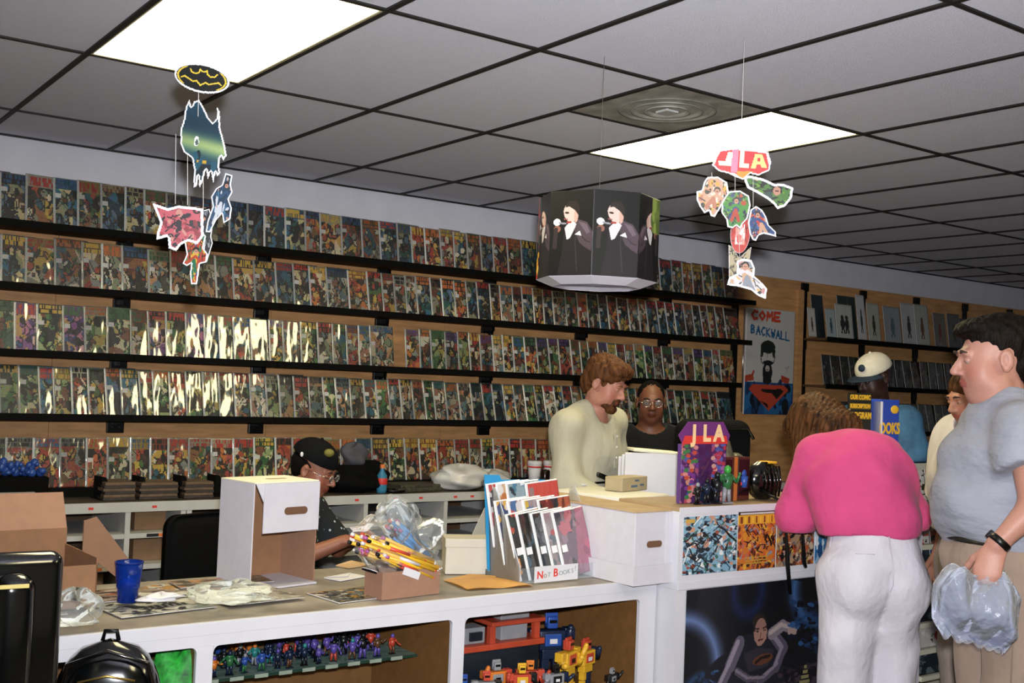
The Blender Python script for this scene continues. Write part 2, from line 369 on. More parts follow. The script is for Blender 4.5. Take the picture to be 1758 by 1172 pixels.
# ---- comics
PALS = {'warm': ['#a33a2a', '#c46b32', '#caa14a', '#7d5b33', '#d9c8a0', '#3a2a20', '#20201e', '#8a8f84', '#b04b3a'],
        'cool': ['#1f3a4c', '#21564e', '#2e6a86', '#151d22', '#57708a', '#8d8f6a', '#c9b884', '#0f1413', '#5b3f2c'],
        'green': ['#2c5a34', '#4a7a43', '#94a86a', '#10251a', '#c9c79a', '#7a4a2e', '#1b1f1a', '#b9a24c'],
        'purple': ['#4d3170', '#7a4d88', '#b06a8c', '#23183a', '#d2a5a0', '#2b4a80', '#181420', '#b58a4a'],
        'mixed': ['#b0482f', '#2a5d6d', '#c9a645', '#31301f', '#8b8a78', '#d8cdb2', '#4b6a3a', '#6a3a2a', '#1a1a1c', '#98623a'],
        'pale': ['#b9a98c', '#9a6a52', '#d8cfb8', '#7f8a6a', '#4a4438', '#c08a5a', '#5d7a80', '#262420']}
TITLE = {'red': '#b2352a', 'yellow': '#cfa63a', 'black': '#15161a', 'blue': '#24507c', 'orange': '#c2652c', 'green': '#38663a', 'cream': '#d3c7a8', 'purple': '#5d3c7a', 'teal': '#245a5a', 'brown': '#6a4128'}
CW, CHH = 0.172, 0.254
def cover(seed, pal, title):
    rng = np.random.default_rng(seed); P = [hx(c) for c in PALS[pal]]; nx, ny = 30, 44
    im = canvas(nx, ny, P[rng.integers(len(P))]); u, v = uv(im)
    n = 22; sx, sy = rng.random(n), rng.random(n); ci = rng.integers(0, len(P), n)
    d = (u[..., None]-sx)**2+((v[..., None]-sy)*1.3)**2; im[:] = np.array(P)[ci[np.argmin(d, -1)]]
    
    for _ in range(22):
        x_, y_, a_, b_, t_ = rng.uniform(.05, .98), rng.uniform(.24, .97), rng.uniform(.03, .12), rng.uniform(.02, .09), rng.uniform(0, 3); ell(im, x_+.02, y_+.012, a_+.02, b_+.016, '#121315', t_); ell(im, x_, y_, a_, b_, P[rng.integers(len(P))], t_)
    for _ in range(14):
        a = rng.random(2); b = a+rng.uniform(-.25, .25, 2); stroke(im, [tuple(a), tuple(b)], .016, P[rng.integers(len(P))] if rng.random() < .35 else hx('#17181a'), 1.5)
    th = rng.uniform(.16, .28); tc = hx(TITLE[title]); m = v < th
    bgc = P[rng.integers(len(P))]*0.7; im[m] = bgc
    lt = rng.random((2, nx)) < 0.66
    for r_ in range(2):
        mm = (v > th*(0.14+0.42*r_)) & (v < th*(0.50+0.42*r_)); idx = np.clip((u*nx).astype(int), 0, nx-1); im[mm & lt[r_][idx]] = tc
    im[:, 0:2] = hx('#c4c5c0')*rng.uniform(.8, 1.1); im[0, :] = im[0, :]*.5+hx('#a9aaa4')*.5
    if rng.random() < .75:
        r0 = int(rng.uniform(13, 19)); im[r0:r0+4, 2:7] = hx('#d0d0cc')
    g_ = im.mean(-1, keepdims=True); im = (g_+(im-g_)*.9)*rng.uniform(.74, 1.02); im += rng.normal(0, .035, im.shape)
    return im
ORD = ['first', 'second', 'third', 'fourth', 'fifth', 'sixth', 'seventh', 'eighth', 'ninth', 'tenth', 'eleventh', 'twelfth', 'thirteenth', 'fourteenth', 'fifteenth', 'sixteenth', 'seventeenth', 'eighteenth', 'nineteenth', 'twentieth']
TENS = ['', '', 'twenty', 'thirty', 'forty', 'fifty', 'sixty']
def ordn(n):
    if n <= 20: return ORD[n-1]
    t, u_ = divmod(n, 10)
    return (TENS[t][:-1]+'ieth') if u_ == 0 else TENS[t]+'-'+ORD[u_-1]
rng = random.Random(11)
ROWNAME = ['top row', 'second row down', 'third row down', 'fourth row down', 'bottom row']
rows = [(2.262, 1.02, 6.46), (1.950, 1.02, 6.44), (1.618, 1.02, 6.38), (1.300, 1.02, 6.36), (0.933, 1.02, 6.42)]
seed = 100; spots = []
for ri, (z, xa, xb) in enumerate(rows):
    x = xa; n = 0
    while x < xb-0.06:
        f = (x-xa)/(xb-xa)
        step = {0: 0.112, 1: 0.104, 2: 0.090, 3: 0.080, 4: 0.108}[ri]*rng.uniform(.85, 1.25)
        if ri == 1: step *= 1.1 if f < .42 else .86
        if ri == 2: step *= 1.15 if f < .18 else 1.0
        if ri == 2 and 3.32 < x < 3.50: x = 3.50; continue
        if ri == 0 and f > .97: break
        n += 1; spots.append((ri, n, x, z, step, f)); x += step
for ri, n, x, z, step, f in spots:
    seed += 1
    if ri == 0: pal = rng.choice(['cool', 'mixed', 'cool'] if f < .3 else ['mixed', 'warm', 'cool']); ti = rng.choice(['black', 'red', 'brown', 'blue'] if f < .3 else ['red', 'yellow', 'brown', 'blue', 'orange'])
    elif ri == 1: pal = rng.choice(['mixed', 'warm', 'cool', 'pale']); ti = rng.choice(['blue', 'orange', 'red', 'yellow', 'green'] if f < .4 else ['red', 'orange', 'black', 'brown'])
    elif ri == 2: pal = rng.choice(['purple', 'green', 'cool', 'mixed'] if f < .25 else ['pale', 'mixed', 'green', 'warm']); ti = rng.choice(['yellow', 'purple', 'green', 'red', 'orange', 'blue'])
    elif ri == 3: pal = rng.choice(['cool', 'green', 'mixed'] if f < .25 else ['mixed', 'pale', 'green', 'cool']); ti = rng.choice(['yellow', 'red', 'black', 'orange', 'teal'])
    else: pal = rng.choice(['mixed', 'warm', 'green'] if f < .5 else ['warm', 'warm', 'mixed']); ti = rng.choice(['yellow', 'red', 'orange', 'red', 'black', 'blue'])
    if len(spots) <= 0: pass
    tilt = math.radians([8.5, 11.0, 9.9, 13.4, 8.5][ri]+1.3*math.sin(x*2.1+ri*1.7)+rng.uniform(-.35, .35)); yaw = math.atan2(0.0085, step)
    me = raster_mesh('comic_book', CW, CHH+rng.uniform(-.004, .008), cover(seed, pal, ti), thick=0.003)
    o = link('comic_book', me, None, M_bag, face_dir(yaw, tilt, (x, Y1-SH_D+0.03, z+0.002)) @ Matrix.Rotation(rng.uniform(-.012, .012), 4, 'Y'))
    pw = {'cool': 'dark bluish', 'warm': 'reddish brown', 'green': 'greenish', 'purple': 'purplish', 'mixed': 'multicoloured', 'pale': 'pale'}[pal]
    tag(o, '%s titled %s comic, %s from left in the %s of the wall' % (ti, pw, ordn(n), ROWNAME[ri]), 'comic book', 'bagged comics on the wall, '+ROWNAME[ri])
NCOM = len(spots); print('comics', NCOM)
# ================================================================== BACK LEDGE (white cubby unit below the comics)
LZ = 0.89; LY = 5.6
M_cub = pm('cubby_white', '#b9b8b4', 0.5, 0.04)
cu = thing('cubby_unit', 'long white cubby shelving with price stickers below the comic wall', 'shelving unit', (0, LY, 0))
MB().box(0.2, 6.7, 0, 0.595, LZ-0.03, LZ).build('worktop', pm('worn_worktop', '#4c4036', 0.5, 0.25, 6), cu)
MB().box(0.2, 6.7, -0.012, 0.0, LZ-0.045, LZ+0.004).build('front_edge', M_cub, cu)
MB().box(0.2, 6.7, 0.57, 0.595, 0.02, LZ-0.03).build('back_panel', pm('dim_brown_board', '#5c4028', 0.7, 0.25, 4), cu)
px = [0.9, 1.732, 2.011, 2.042, 2.5, 3.062, 3.597, 4.1, 4.6, 5.1, 5.6, 6.1, 6.65]
for p in px: MB().box(p-0.013, p+0.013, -0.008, 0.57, 0.02, LZ-0.045).build('divider', M_cub, cu)
for z in (0.725, 0.57, 0.40, 0.22): MB().box(0.2, 6.7, -0.004, 0.57, z-0.012, z+0.012).build('shelf', M_cub, cu)
st = [(1.55, 0), (1.86, 0), (2.35, 0), (2.72, 1), (3.0, 0), (3.25, 0), (3.42, 1), (3.66, 0), (3.78, 0)]
for x, c in st: MB().box(x-0.012, x+0.012, -0.0135, -0.012, LZ-0.028, LZ-0.016).build('price_sticker', M_red, cu)
for x, z, c in ((1.60, .57, M_orange), (1.9, .725, M_orange), (1.93, .57, M_yel), (1.87, .725, M_ink), (1.80, .57, M_ink), (1.52, .57, M_ink)):
    MB().box(x-0.04 if c is M_ink else x-0.012, x+0.02, -0.0055, -0.004, z-0.008, z+0.008).build('shelf_label', c, cu)
# things in the cubbies
M_tan = pm('tan_carton', '#8a6a4c', 0.8, 0.08)
for i, (x, z, w, h) in enumerate(((1.80, .737, .16, .10), (1.80, .582, .16, .11), (1.30, .412, .3, .13), (1.52, .412, .14, .12), (2.2, .582, .2, .1), (3.14, .582, .3, .07), (3.15, .737, .34, .05))):
    o = MB().box(0, w, 0, 0.3, 0, h, 0.004).box(w*.1, w*.9, -0.001, 0, h*.3, h*.7).build('carton', M_tan if i < 4 else pm('grey_magazine_pile', '#55504a', .7, .2), None, Matrix.Translation((x, LY+0.1, z)))
    tag(o, ['tan carton on the upper cubby shelf beside the double divider', 'tan carton on the second cubby shelf below another', 'tan carton low in the cubby behind the open box', 'small tan carton low in the cubby beside the blue tumbler', 'grey pile in the cubby behind the white carton', 'grey magazine pile in second cubby shelf right of the boy', 'flat grey magazine pile in top cubby right of the boy'][i], 'carton' if i < 4 else 'magazines')
# riser under the lowest comics
tag(MB().box(0.9, 6.6, Y1-SH_D-0.01, Y1-0.004, LZ+0.001, 0.931, 0.002).box(0.9, 6.6, Y1-SH_D-0.022, Y1-SH_D-0.01, LZ+0.001, 0.938).build('display_riser', M_lip), 'low black riser holding the bottom row of comics on the ledge', 'shelf')
# ledge clutter
M_dg = pm('dark_stack', '#3a302a', 0.6, 0.3, 40)
for i, (px_, w, h) in enumerate(((195, .16, .09), (262, .2, .085), (330, .16, .085))):
    p = onY(px_, 850, LY+0.2); 
    t = thing('book_stack', '%s brown stack of magazines on the ledge behind the open carton' % ['leftmost', 'middle', 'rightmost'][i], 'magazines', (p.x-w/2, LY+0.1, LZ+0.001), 0.0, 'brown magazine stacks on the ledge')
    for q in range(6): MB().box(0.004*(q % 3), w-0.003*(q % 2), 0.003*(q % 2), 0.2, q*h/6+0.0006, (q+1)*h/6, 0.001).build('magazine', [M_dg, pm('tan_stack', '#6b5540', .6, .2, 30)][q % 2], t)
for i, px_ in enumerate((166, 230, 300, 358)):
    p = onY(px_, 850, LY+0.3); t = thing('bookend', 'black bookend %s on the cluttered ledge' % ['beside the blue figures', 'between the two left stacks', 'between the two right stacks', 'right of the last stack'][i], 'bookend', (p.x, LY+0.16, LZ+0.001), 0.1)
    MB().prism([(0, 0), (0.05, 0), (0.045, 0.05), (0.025, 0.11), (0, 0.115)], 0.1, Matrix.Translation((-0.02, 0, 0))).build('upright', M_blackm, t)
    MB().box(-0.03, 0.04, -0.02, 0.12, 0, 0.003).build('foot', M_blackm, t)
p = onY(20, 855, LY+0.1); t = thing('paper_stack', 'white ruffled paper stack at the far left of the ledge', 'papers', (p.x-0.08, LY+0.03, LZ+0.001))
for q in range(5): MB().box(0, 0.2, 0, 0.16, q*0.009+0.0005, q*0.009+0.008, 0.001, Matrix.Rotation((q % 3-1)*.06, 4, 'Z')).build('sheet_bundle', M_paper, t)
t = thing('figure_tray', 'black tray heaped with small blue and pink toys on the left of the ledge', 'toys', (p.x-0.10, LY+0.24, LZ+0.001))
MB().box(0, 0.3, 0, 0.14, 0, 0.11, 0.006).build('tray', M_blackm, t)
rg = random.Random(5); m = MB()
TC = [pm('toy_'+n, c, 0.35, 0.1) for n, c in (('blue', '#2c4f9c'), ('pink', '#b0567e'), ('teal', '#2a7d7a'), ('violet', '#5b4a9a'), ('grey', '#8a8c90'), ('red', '#b8432f'), ('orange', '#d2762a'), ('green', '#2f6a3c'), ('black', '#101114'), ('yellow', '#d9a72c'), ('navy', '#16233c'), ('brown', '#5a3b26'))]
for _ in range(40):
    m.mi = rg.randrange(5); m.ball((rg.uniform(.02, .28), rg.uniform(.02, .12), .115+rg.uniform(0, .06)), rg.uniform(.012, .022), (1, 1, rg.uniform(.6, 1.5)), seg=8)
tag(m.build('toy_heap', TC[:5], t), kind='stuff')
# dark bags and cola bottle beyond the boy
def lumpy(name, mats, W, DP, H, seed, parent=None, M=None, n=28, amp=.16, flat=.0):
    rs = np.random.default_rng(seed); ph = rs.uniform(0, 6.28, 12); fr = rs.integers(2, 7, 12)
    def fn(u, v):
        a = u*2*math.pi; t = v*math.pi
        r = 1+amp*(math.sin(fr[0]*a+ph[0]+3*t)*.5+math.sin(fr[1]*a+ph[1]-2*t)*.35+math.sin(fr[2]*t+ph[2]+2*a)*.4+.25*math.sin(9*a+ph[3]+5*t))
        r *= 1 if 0.02 < v < .98 else .99
        z = (1-math.cos(t))/2; rad = math.sin(t)**0.55*r
        return Vector((math.cos(a)*rad*W/2, math.sin(a)*rad*DP/2, max(0.001, z*H*(1+.12*amp*6*math.sin(3*a+ph[4])*z))))
    m = MB().grid(fn, n, max(8, n*2//3)); bmesh.ops.remove_doubles(m.bm, verts=m.bm.verts, dist=1e-4)
    return m.build(name, mats, parent, M)
p = onY(600, 838, LY+0.22)
tag(lumpy('cloth_bag', M_blackm, .36, .28, .14, 3, None, Matrix.Translation((p.x, LY+0.2, LZ+.001))), 'crumpled black bag on the ledge beside the boy in the cap', 'bag')
tag(lumpy('cap_pile', pm('grey_cloth', '#55535c', .9, .2), .16, .12, .13, 8, None, Matrix.Translation((onY(608, 800, LY+.3).x, LY+0.3, 1.03))), 'grey cap lying on the black bag by the boy', 'cap')
tag(lumpy('cloth_bag', M_blackm, .22, .2, .16, 13, None, Matrix.Translation((onY(632, 800, LY+.28).x, LY+0.26, LZ+.001))), 'dark lumpy cloth bag behind the soda bottle', 'bag')
p = onY(655, 838, LY+.1)
t = thing('soda_bottle', 'small blue and red soda bottle on the ledge right of the boy', 'bottle', (p.x, LY+.1, LZ+.001))
MB().lathe([(.001, 0), (.028, 0), (.031, .02), (.030, .10), (.012, .13), (.012, .145)], seg=18).build('body', pm('bottle_blue', '#3b7fa0', .15, .05, coat=.5), t)
MB().lathe([(.0315, .05), (.0325, .052), (.0325, .085), (.0315, .087)], seg=18).build('wrap', M_red, t)
MB().lathe([(.014, .143), (.014, .165), (.001, .166)], seg=14).build('cap', M_orange, t)
t = thing('ashtray', 'flat black round dish beside the soda bottle', 'dish', (p.x+.1, LY+.14, LZ+.001))
MB().lathe([(.001, 0), (.07, 0), (.08, .015), (.072, .016), (.062, .006), (.001, .005)], seg=24).build('dish', M_blackp, t)
MB().box(.0, .05, -.01, .01, .012, .02).build('rest', M_blackp, t)
p = onY(720, 838, LY+.2); tag(MB().box(-.2, .2, 0, .22, 0, .022, .003).box(-.18, .19, .005, .21, .022, .04, .003).build('magazine_pile', pm('olive_mags', '#4f4a3c', .5, .35, 60), None, Matrix.Translation((p.x, LY+.12, LZ+.001)) @ Matrix.Rotation(.1, 4, 'Z')), 'flat pile of dull magazines between soda bottle and white bag', 'magazines')
M_wbag = pm('white_bag_plastic', '#cfcdc9', .35, .06, 12, .5, 22, coat=.2)
p = onY(783, 836, LY+.15); tag(lumpy('shopping_bag', M_wbag, .36, .26, .145, 21, None, Matrix.Translation((p.x+.03, LY+.16, LZ+.001))), 'stuffed white plastic bag on the ledge behind the blue card', 'bag')
tag(lumpy('shopping_bag', M_wbag, .30, .2, .10, 25, None, Matrix.Translation((p.x+.36, LY+.3, LZ+.001))), 'low crumpled white bag on the ledge left of the foam cups', 'bag')
for i, px_ in enumerate((917, 944)):
    p = onY(px_, 820, LY+.2); t = thing('foam_cup', ['tall white foam cup with a red band', 'white foam cup half hidden by the cashier'][i]+' on the back ledge', 'cup', (p.x, LY+.2, LZ+.001))
    MB().lathe([(.001, 0), (.03, 0), (.045, .15), (.043, .15), (.029, .006), (.001, .006)], seg=24).build('cup', M_paper, t)
    MB().lathe([(.0468, .145), (.048, .16), (.042, .168), (.001, .168)], seg=24).build('lid', M_paper, t)
    MB().lathe([(.0445, .125), (.0455, .125), (.0458, .135), (.0445, .135)], seg=24).build('band', M_red, t)
p = onY(932, 822, LY+.1); t = thing('soda_can', 'dark can between the two foam cups', 'can', (p.x, LY+.08, LZ+.001))
MB().lathe([(.001, 0), (.025, 0), (.032, .01), (.032, .11), (.027, .12), (.001, .12)], seg=18).build('can', pm('can_dark', '#2a1a12', .2, .1, metal=.5), t)
MB().box(-.008, .008, -.004, .012, .12, .123).build('tab', M_chrome, t)

# ================================================================== FRONT COUNTER
CT = 0.84
ct = thing('display_counter', 'long white laminate display counter with open cubbies across the foreground', 'counter', (0, 3.1, 0))
M_top = pm('counter_top_worn', '#a39a8c', 0.42, 0.18, 5, dark='#6d6459')
MB().box(.30, 2.955, .016, .69, CT-.03, CT-.001).build('countertop', M_top, ct)
MB().box(.30, 2.955, 0, .016, CT-.036, CT, .001).build('front_edge', M_white, ct)
# face frame with rounded openings
def frame_opening(x0, x1, z0, z1, r=.018):
    """corner fillets"""
    m = MB()
    for (cx, cz, sx, sz) in ((x0, z1, 1, -1), (x1, z1, -1, -1)):
        pts = [(cx, cz)]+[(cx+sx*(r-r*math.sin(a)), cz+sz*(r-r*math.cos(a))) for a in [k*math.pi/12 for k in range(7)]][::1]
        pts = [(cx, cz)]+[(cx+sx*r*(1-math.sin(k*math.pi/12)), cz+sz*r*(1-math.cos(k*math.pi/12))) for k in range(7)]
        m.prism(pts, .018, Matrix.Translation((0, 0.0005, 0)))
    return m
MB().box(.30, 2.955, .001, .018, .772, CT-.036).build('top_rail', M_white, ct)
for a, b in ((.30, .36), (1.174, 1.224), (2.041, 2.091), (2.874, 2.955)):
    MB().box(a, b, .001, .019, .02, .772, .002).build('post', M_white, ct)
for a, b in ((.36, 1.174), (1.224, 2.041), (2.091, 2.874)):
    frame_opening(a, b, .1, .772).build('corner_fillet', M_white, ct)
MB().box(.30, 2.955, .001, .018, .02, .12).build('bottom_rail', M_white, ct)
MB().box(.30, 2.955, .56, .575, .02, CT-.031).build('back_board', M_plyd, ct)
for a in (.33, 1.199, 2.066, 2.90):
    MB().box(a-.009, a+.009, .02, .56, .02, CT-.031).build('side_board', M_plyd, ct)
MB().box(.34, 2.9, .02, .56, .10, .12).build('bottom_board', M_plyd, ct)
# glass shelf with figures
gs = thing('glass_shelf', 'green edged glass shelf of tiny figures in the left cubby', 'shelf', (0, 3.1, .600))
MB().box(1.212, 2.052, .235, .555, 0, .006).build('pane', M_glass, gs)
M_ge = pm('glass_edge', '#1e3a30', 0.15, .1)
MB().box(1.212, 2.052, .232, .235, -.001, .007).build('front_edge', M_ge, gs)
for k in range(9):
    x = 1.29+.082*k; MB().box(x, x+.045, .2295, .2318, -.003, .009).build('price_tab', pm('faded_tab', '#8d9a8c', .5, .1), gs)
def figure_toy(name, label, cat, loc, h, cols, seed, group, rz=0):
    rs = random.Random(seed); t = thing(name, label, cat, loc, rz, group); s = h; rob = name == 'toy_robot'
    m = MB(); m.box(-.16*s, .16*s, -.1*s, .1*s, 0, .04*s); m.build('stand', cols[3], t)
    lx = rs.uniform(.08, .15)*s
    for q, sx in enumerate((-1, 1)):
        m = MB(); e = (sx*lx, rs.uniform(-.08, .08)*s*q, .05*s)
        if rob: m.box(e[0]-.055*s, e[0]+.055*s, -.08*s, .06*s, .04*s, .12*s, .008*s).box(e[0]-.045*s, e[0]+.045*s, -.045*s, .045*s, .12*s, .26*s, .008*s).box(sx*.075*s-.05*s, sx*.075*s+.05*s, -.05*s, .05*s, .27*s, .42*s, .008*s)
        else: m.tube(e, (sx*.06*s, 0, .42*s), .05*s, .07*s, 8)
        m.build('leg', cols[0] if not rob or q else cols[1], t)
    m = MB()
    if rob: m.box(-.13*s, .13*s, -.07*s, .07*s, .40*s, .52*s, .01*s).box(-.18*s, .18*s, -.09*s, .09*s, .52*s, .76*s, .015*s)
    else: m.tube((0, 0, .38*s), (0, 0, .72*s), .11*s, .17*s, 10); m.ball((0, 0, .74*s), .14*s, (1.2, .7, .6), seg=8)
    to = m.build('torso', cols[1], t)
    if rob:
        MB().box(-.11*s, .11*s, -.10*s, -.088*s, .57*s, .72*s, .01*s).build('chest_plate', cols[2], to); MB().box(-.05*s, .05*s, -.11*s, -.10*s, .60*s, .66*s).build('chest_light', M_paper if seed % 2 else M_blackp, to)
    for sx in (-1, 1):
        e = Vector((sx*rs.uniform(.22, .32)*s, -.06*s, rs.uniform(.45, .62)*s)); hnd = e+Vector((sx*rs.uniform(-.1, .12)*s, -.1*s, rs.uniform(-.14, .3)*s)); m = MB()
        if rob: m.box(sx*.24*s-.07*s, sx*.24*s+.07*s, -.07*s, .07*s, .64*s, .78*s, .012*s)
        m.tube((sx*.16*s, 0, .72*s), e, .05*s, .045*s, 6 if rob else 8); m.tube(e, hnd, .05*s if rob else .045*s, .045*s if rob else .035*s, 6 if rob else 8); m.ball(hnd, .045*s, seg=6); m.build('arm', cols[1] if sx < 0 or not rob else cols[0], t)
    if rob:
        hd = MB().box(-.07*s, .07*s, -.07*s, .06*s, .78*s, .93*s, .015*s).box(-.085*s, .085*s, -.02*s, .02*s, .84*s, .97*s, .01*s).build('head', cols[2], t); MB().box(-.05*s, .05*s, -.075*s, -.068*s, .85*s, .89*s).build('visor', M_blackp, hd)
    else: MB().ball((0, -.01*s, .88*s), .10*s, (1, 1, 1.15), seg=10).build('head', cols[2], t)
    if not rob and rs.random() < .55:
        MB().prism([(-.14*s, .75*s), (.14*s, .75*s), (.26*s, .1*s), (-.24*s, .1*s)], .02*s, Matrix.Translation((0, .12*s, 0))).build('cape', cols[3], t)
    return t
rg = random.Random(9); k = 0
names = ['dark', 'teal', 'grey and white', 'blue', 'tan', 'green', 'red', 'navy', 'orange', 'violet']
NTOY = 40
for k in range(NTOY):
    row = k % 3; x = 1.27+(k/NTOY)*.72; f = k/NTOY
    ch = [TC[10], TC[8], TC[2], TC[4], TC[7]] if f < .45 else [TC[8], TC[10], TC[11], TC[5], TC[3]]
    c = [rg.choice(ch), rg.choice(ch+[TC[0], TC[6]] if f < .5 else ch+[TC[3], TC[3]]), rg.choice([TC[10], TC[8], TC[4], TC[2], TC[11], TC[6], TC[3], TC[8]]), rg.choice([TC[8], TC[10]])]
    figure_toy('toy_figure', 'tiny plastic figure %s from the left end of the glass shelf' % ordn(k+1), 'toy figure', (x+rg.uniform(-.01, .01), 3.1+.262+.078*row+rg.uniform(0, .02), .6065), rg.uniform(.062, .082)*(1.12 if f > .6 else 1), c, 200+k, 'small figures on the glass shelf', rg.uniform(-.6, .6))
# toys in the middle cubby: toy fortress with robots
M_or = pm('toy_brick_orange', '#b1442c', .4, .12); M_gr = pm('toy_grey', '#77787c', .4, .1); M_dk = pm('toy_dark', '#18202a', .35, .2); M_tan2 = pm('toy_tan', '#b5703c', .45, .1)
ft = thing('toy_fortress', 'orange and grey toy fortress with towers in the right hand cubby', 'toy playset', (2.13, 3.30, .401))
MB().box(2.08, 2.89, .03, .55, .38, .40).build('inner_shelf', M_plyd, ct)
MB().box(0, .43, 0, .2, 0, .20, .005).build('base_block', M_dk, ft)
for b6 in ((-.01, .44, -.02, .21, .20, .222), (.20, .44, -.02, .16, .282, .298), (.22, .42, -.015, .1, .345, .358)): MB().box(*b6, .003).build('deck', M_or, ft)
for x in (.02, .21, .41): MB().box(x-.012, x+.012, -.01, .012, .222, .282).build('pillar', M_or, ft)
MB().box(.04, .085, 0, .05, .222, .325, .003).box(.025, .11, -.01, .07, .325, .345, .003).build('tower', M_tan2, ft)
for b6 in ((.10, .19, .01, .08, .222, .28), (.25, .38, .0, .09, .298, .345), (.26, .38, .01, .08, .222, .28)): MB().box(*b6, .004).build('wall_block', M_gr, ft)
m = MB()
m.box(.12, .172, .0, .01, .235, .265)
m.build('window_bar', M_dk, ft)
rs = random.Random(4)
robs = [(2.17, .547, .13, 2, 'grey'), (2.26, .547, .12, 6, 'orange'), (2.36, .547, .13, 8, 'black')]
robs = []
for i, (x, y, z, h, cc) in enumerate([(2.16, 3.20, .401, .16, (0, 8, 0, 10)), (2.235, 3.17, .401, .17, (8, 4, 5, 8)), (2.31, 3.22, .401, .19, (5, 6, 4, 8)), (2.385, 3.17, .401, .18, (8, 5, 9, 10)), (2.46, 3.22, .401, .17, (5, 5, 6, 8)), (2.535, 3.165, .401, .16, (10, 4, 8, 0)), (2.625, 3.21, .401, .24, (9, 9, 5, 9)), (2.735, 3.24, .401, .22, (10, 9, 5, 8)), (2.79, 3.15, .401, .12, (8, 8, 4, 10)), (2.66, 3.36, .401, .30, (10, 10, 0, 8)), (2.30, 3.30, .547, .06, (6, 11, 5, 8)), (2.40, 3.36, .66, .05, (5, 6, 4, 8))]):
    figure_toy('toy_robot', ['navy robot toy at the left of the cubby floor', 'black and grey robot toy with red head', 'red robot toy below the fortress tower', 'black and red robot toy below the deck', 'all red robot toy in the middle', 'navy and grey robot toy beside the red one', 'yellow robot toy with red head', 'navy and yellow robot toy near the wood side', 'low black robot toy at the right end', 'tall navy robot toy standing behind the yellow one', 'small orange figure standing on fortress deck', 'small red figure on the fortress roof'][i], 'toy robot', (x, y, z), h, [TC[c] for c in cc], 50+i, 'robot toys in the right cubby', rs.uniform(-.5, .5)) if i not in (10, 11) else figure_toy('toy_robot', ['small orange figure on the fortress grey block', 'small red figure on the fortress roof'][i-10], 'toy robot', ((2.42, 3.32) if i == 11 else (2.20, 3.42))+((.700,) if i == 11 else (.624,)), h, [TC[c] for c in cc], 50+i, 'robot toys in the right cubby')

# ================================================================== RIGHT COUNTER UNIT
rc = thing('poster_counter', 'white service counter with a raised shelf and posters on its front', 'counter', (2.963, 3.0, 0))
RW = 1.53
MB().box(0, RW, 0, .34, 1.105, 1.12, .001).build('raised_top', pm('raised_top_wood', '#a98f6a', .45, .1, 8), rc)
MB().box(0, RW, -.004, 0, 1.095, 1.121).build('top_edge', M_white, rc)
MB().box(0, RW, 0, .015, .84, 1.105).build('front_board', M_white, rc)
MB().box(0, .015, .015, .34, .84, 1.105).build('end_board', M_white, rc)
MB().box(0, RW, -.006, .80, .815, .84, .001).build('worktop', M_white, rc)
for a, b in ((0, .046), (.848, .935), (1.48, 1.53)): MB().box(a, b, 0, .02, .02, .815).build('post', M_white, rc)
MB().box(.046, RW-.05, .01, .02, .02, .815).build('lower_board', M_white, rc)
MB().box(.0, RW, .76, .78, .02, .815).build('back_board', M_plyd, rc)
MB().box(0, .015, .02, .76, .02, .815).build('side_board', M_white, rc)
# posters on it: invented artwork in the same colours
def art(nx, ny, base, pal, seed, n=70, lo=.02, hi=.10, strokes=30, ink='#0e1116'):
    if nx > 30: nx, ny = int(nx*1.5), int(ny*1.5); n = int(n*2.6); hi *= .62; lo *= .7; strokes = int(strokes*1.8)
    rs = np.random.default_rng(seed); im = canvas(nx, ny, base); blobs(im, rs, n, [hx(c) for c in pal], 0, 0, 1, 1, lo, hi)
    for _ in range(strokes):
        a = rs.random(2); pts = [tuple(a)]
        for _ in range(3): a = a+rs.uniform(-.14, .14, 2); pts.append(tuple(a))
        stroke(im, pts, rs.uniform(.005, .014), hx(ink) if rs.random() < .6 else hx(pal[rs.integers(len(pal))]), ny/nx)
    return im
def tack(name, label, x0, x1, z0, z1, Y, im, group=None, cat='poster', tilt=0, mat=None):
    me = raster_mesh(name, x1-x0, z1-z0, im, thick=.0012); o = link(name, me, None, mat or M_print, face_dir(0, tilt, (x0, Y-.0025, z0)))
    return tag(o, label, cat, group)
im = art(74, 80, '#7fa9be', ['#1d2b38', '#a9c3cf', '#dfe3e2', '#24394c', '#0f151b', '#9a4f3d', '#c58f72', '#54758a', '#3a6a5c'], 71, 95, .02, .09, 34)
rect(im, .04, .04, .2, .11, '#c9a24a'); tack('poster', 'pale blue poster crowded with inked figures at the left of the counter front', 2.985, 3.275, .868, 1.085, 3.0, im)
im = art(50, 80, '#c9702a', ['#d48a2a', '#a33f22', '#dca53c', '#3a2016', '#b56a56', '#8b8a90', '#5d2a1c', '#c85a30'], 72, 80, .03, .1, 26)
rect(im, 0, 0, 1, .22, '#dba02c'); rect(im, 0, 0, 1, .06, '#181310'); rect(im, .06, .015, .94, .05, '#c9c4bc')
rs_ = np.random.default_rng(5)
for q in range(9): rect(im, .06+.1*q, .08, .06+.1*q+.03+.03*rs_.random(), .2, '#e9b53a' if q % 2 else '#7d3a1c')
for q in range(3): rect(im, .2, .78+.05*q, .8, .80+.05*q, '#b99a3a')
tack('poster', 'orange and yellow poster right of the pale blue one', 3.279, 3.50, .866, 1.093, 3.0, im)
im = art(44, 80, '#a9876a', ['#c9b29a', '#5a3426', '#b05a34', '#cfa64a', '#22201f', '#6d6d70', '#a34428'], 73, 70, .03, .12, 24)
rect(im, .1, 0, .3, .3, '#d2a03a'); tack('poster', 'tan and black poster beside the orange one, half behind the straps', 3.504, 3.735, .866, 1.09, 3.0, im)
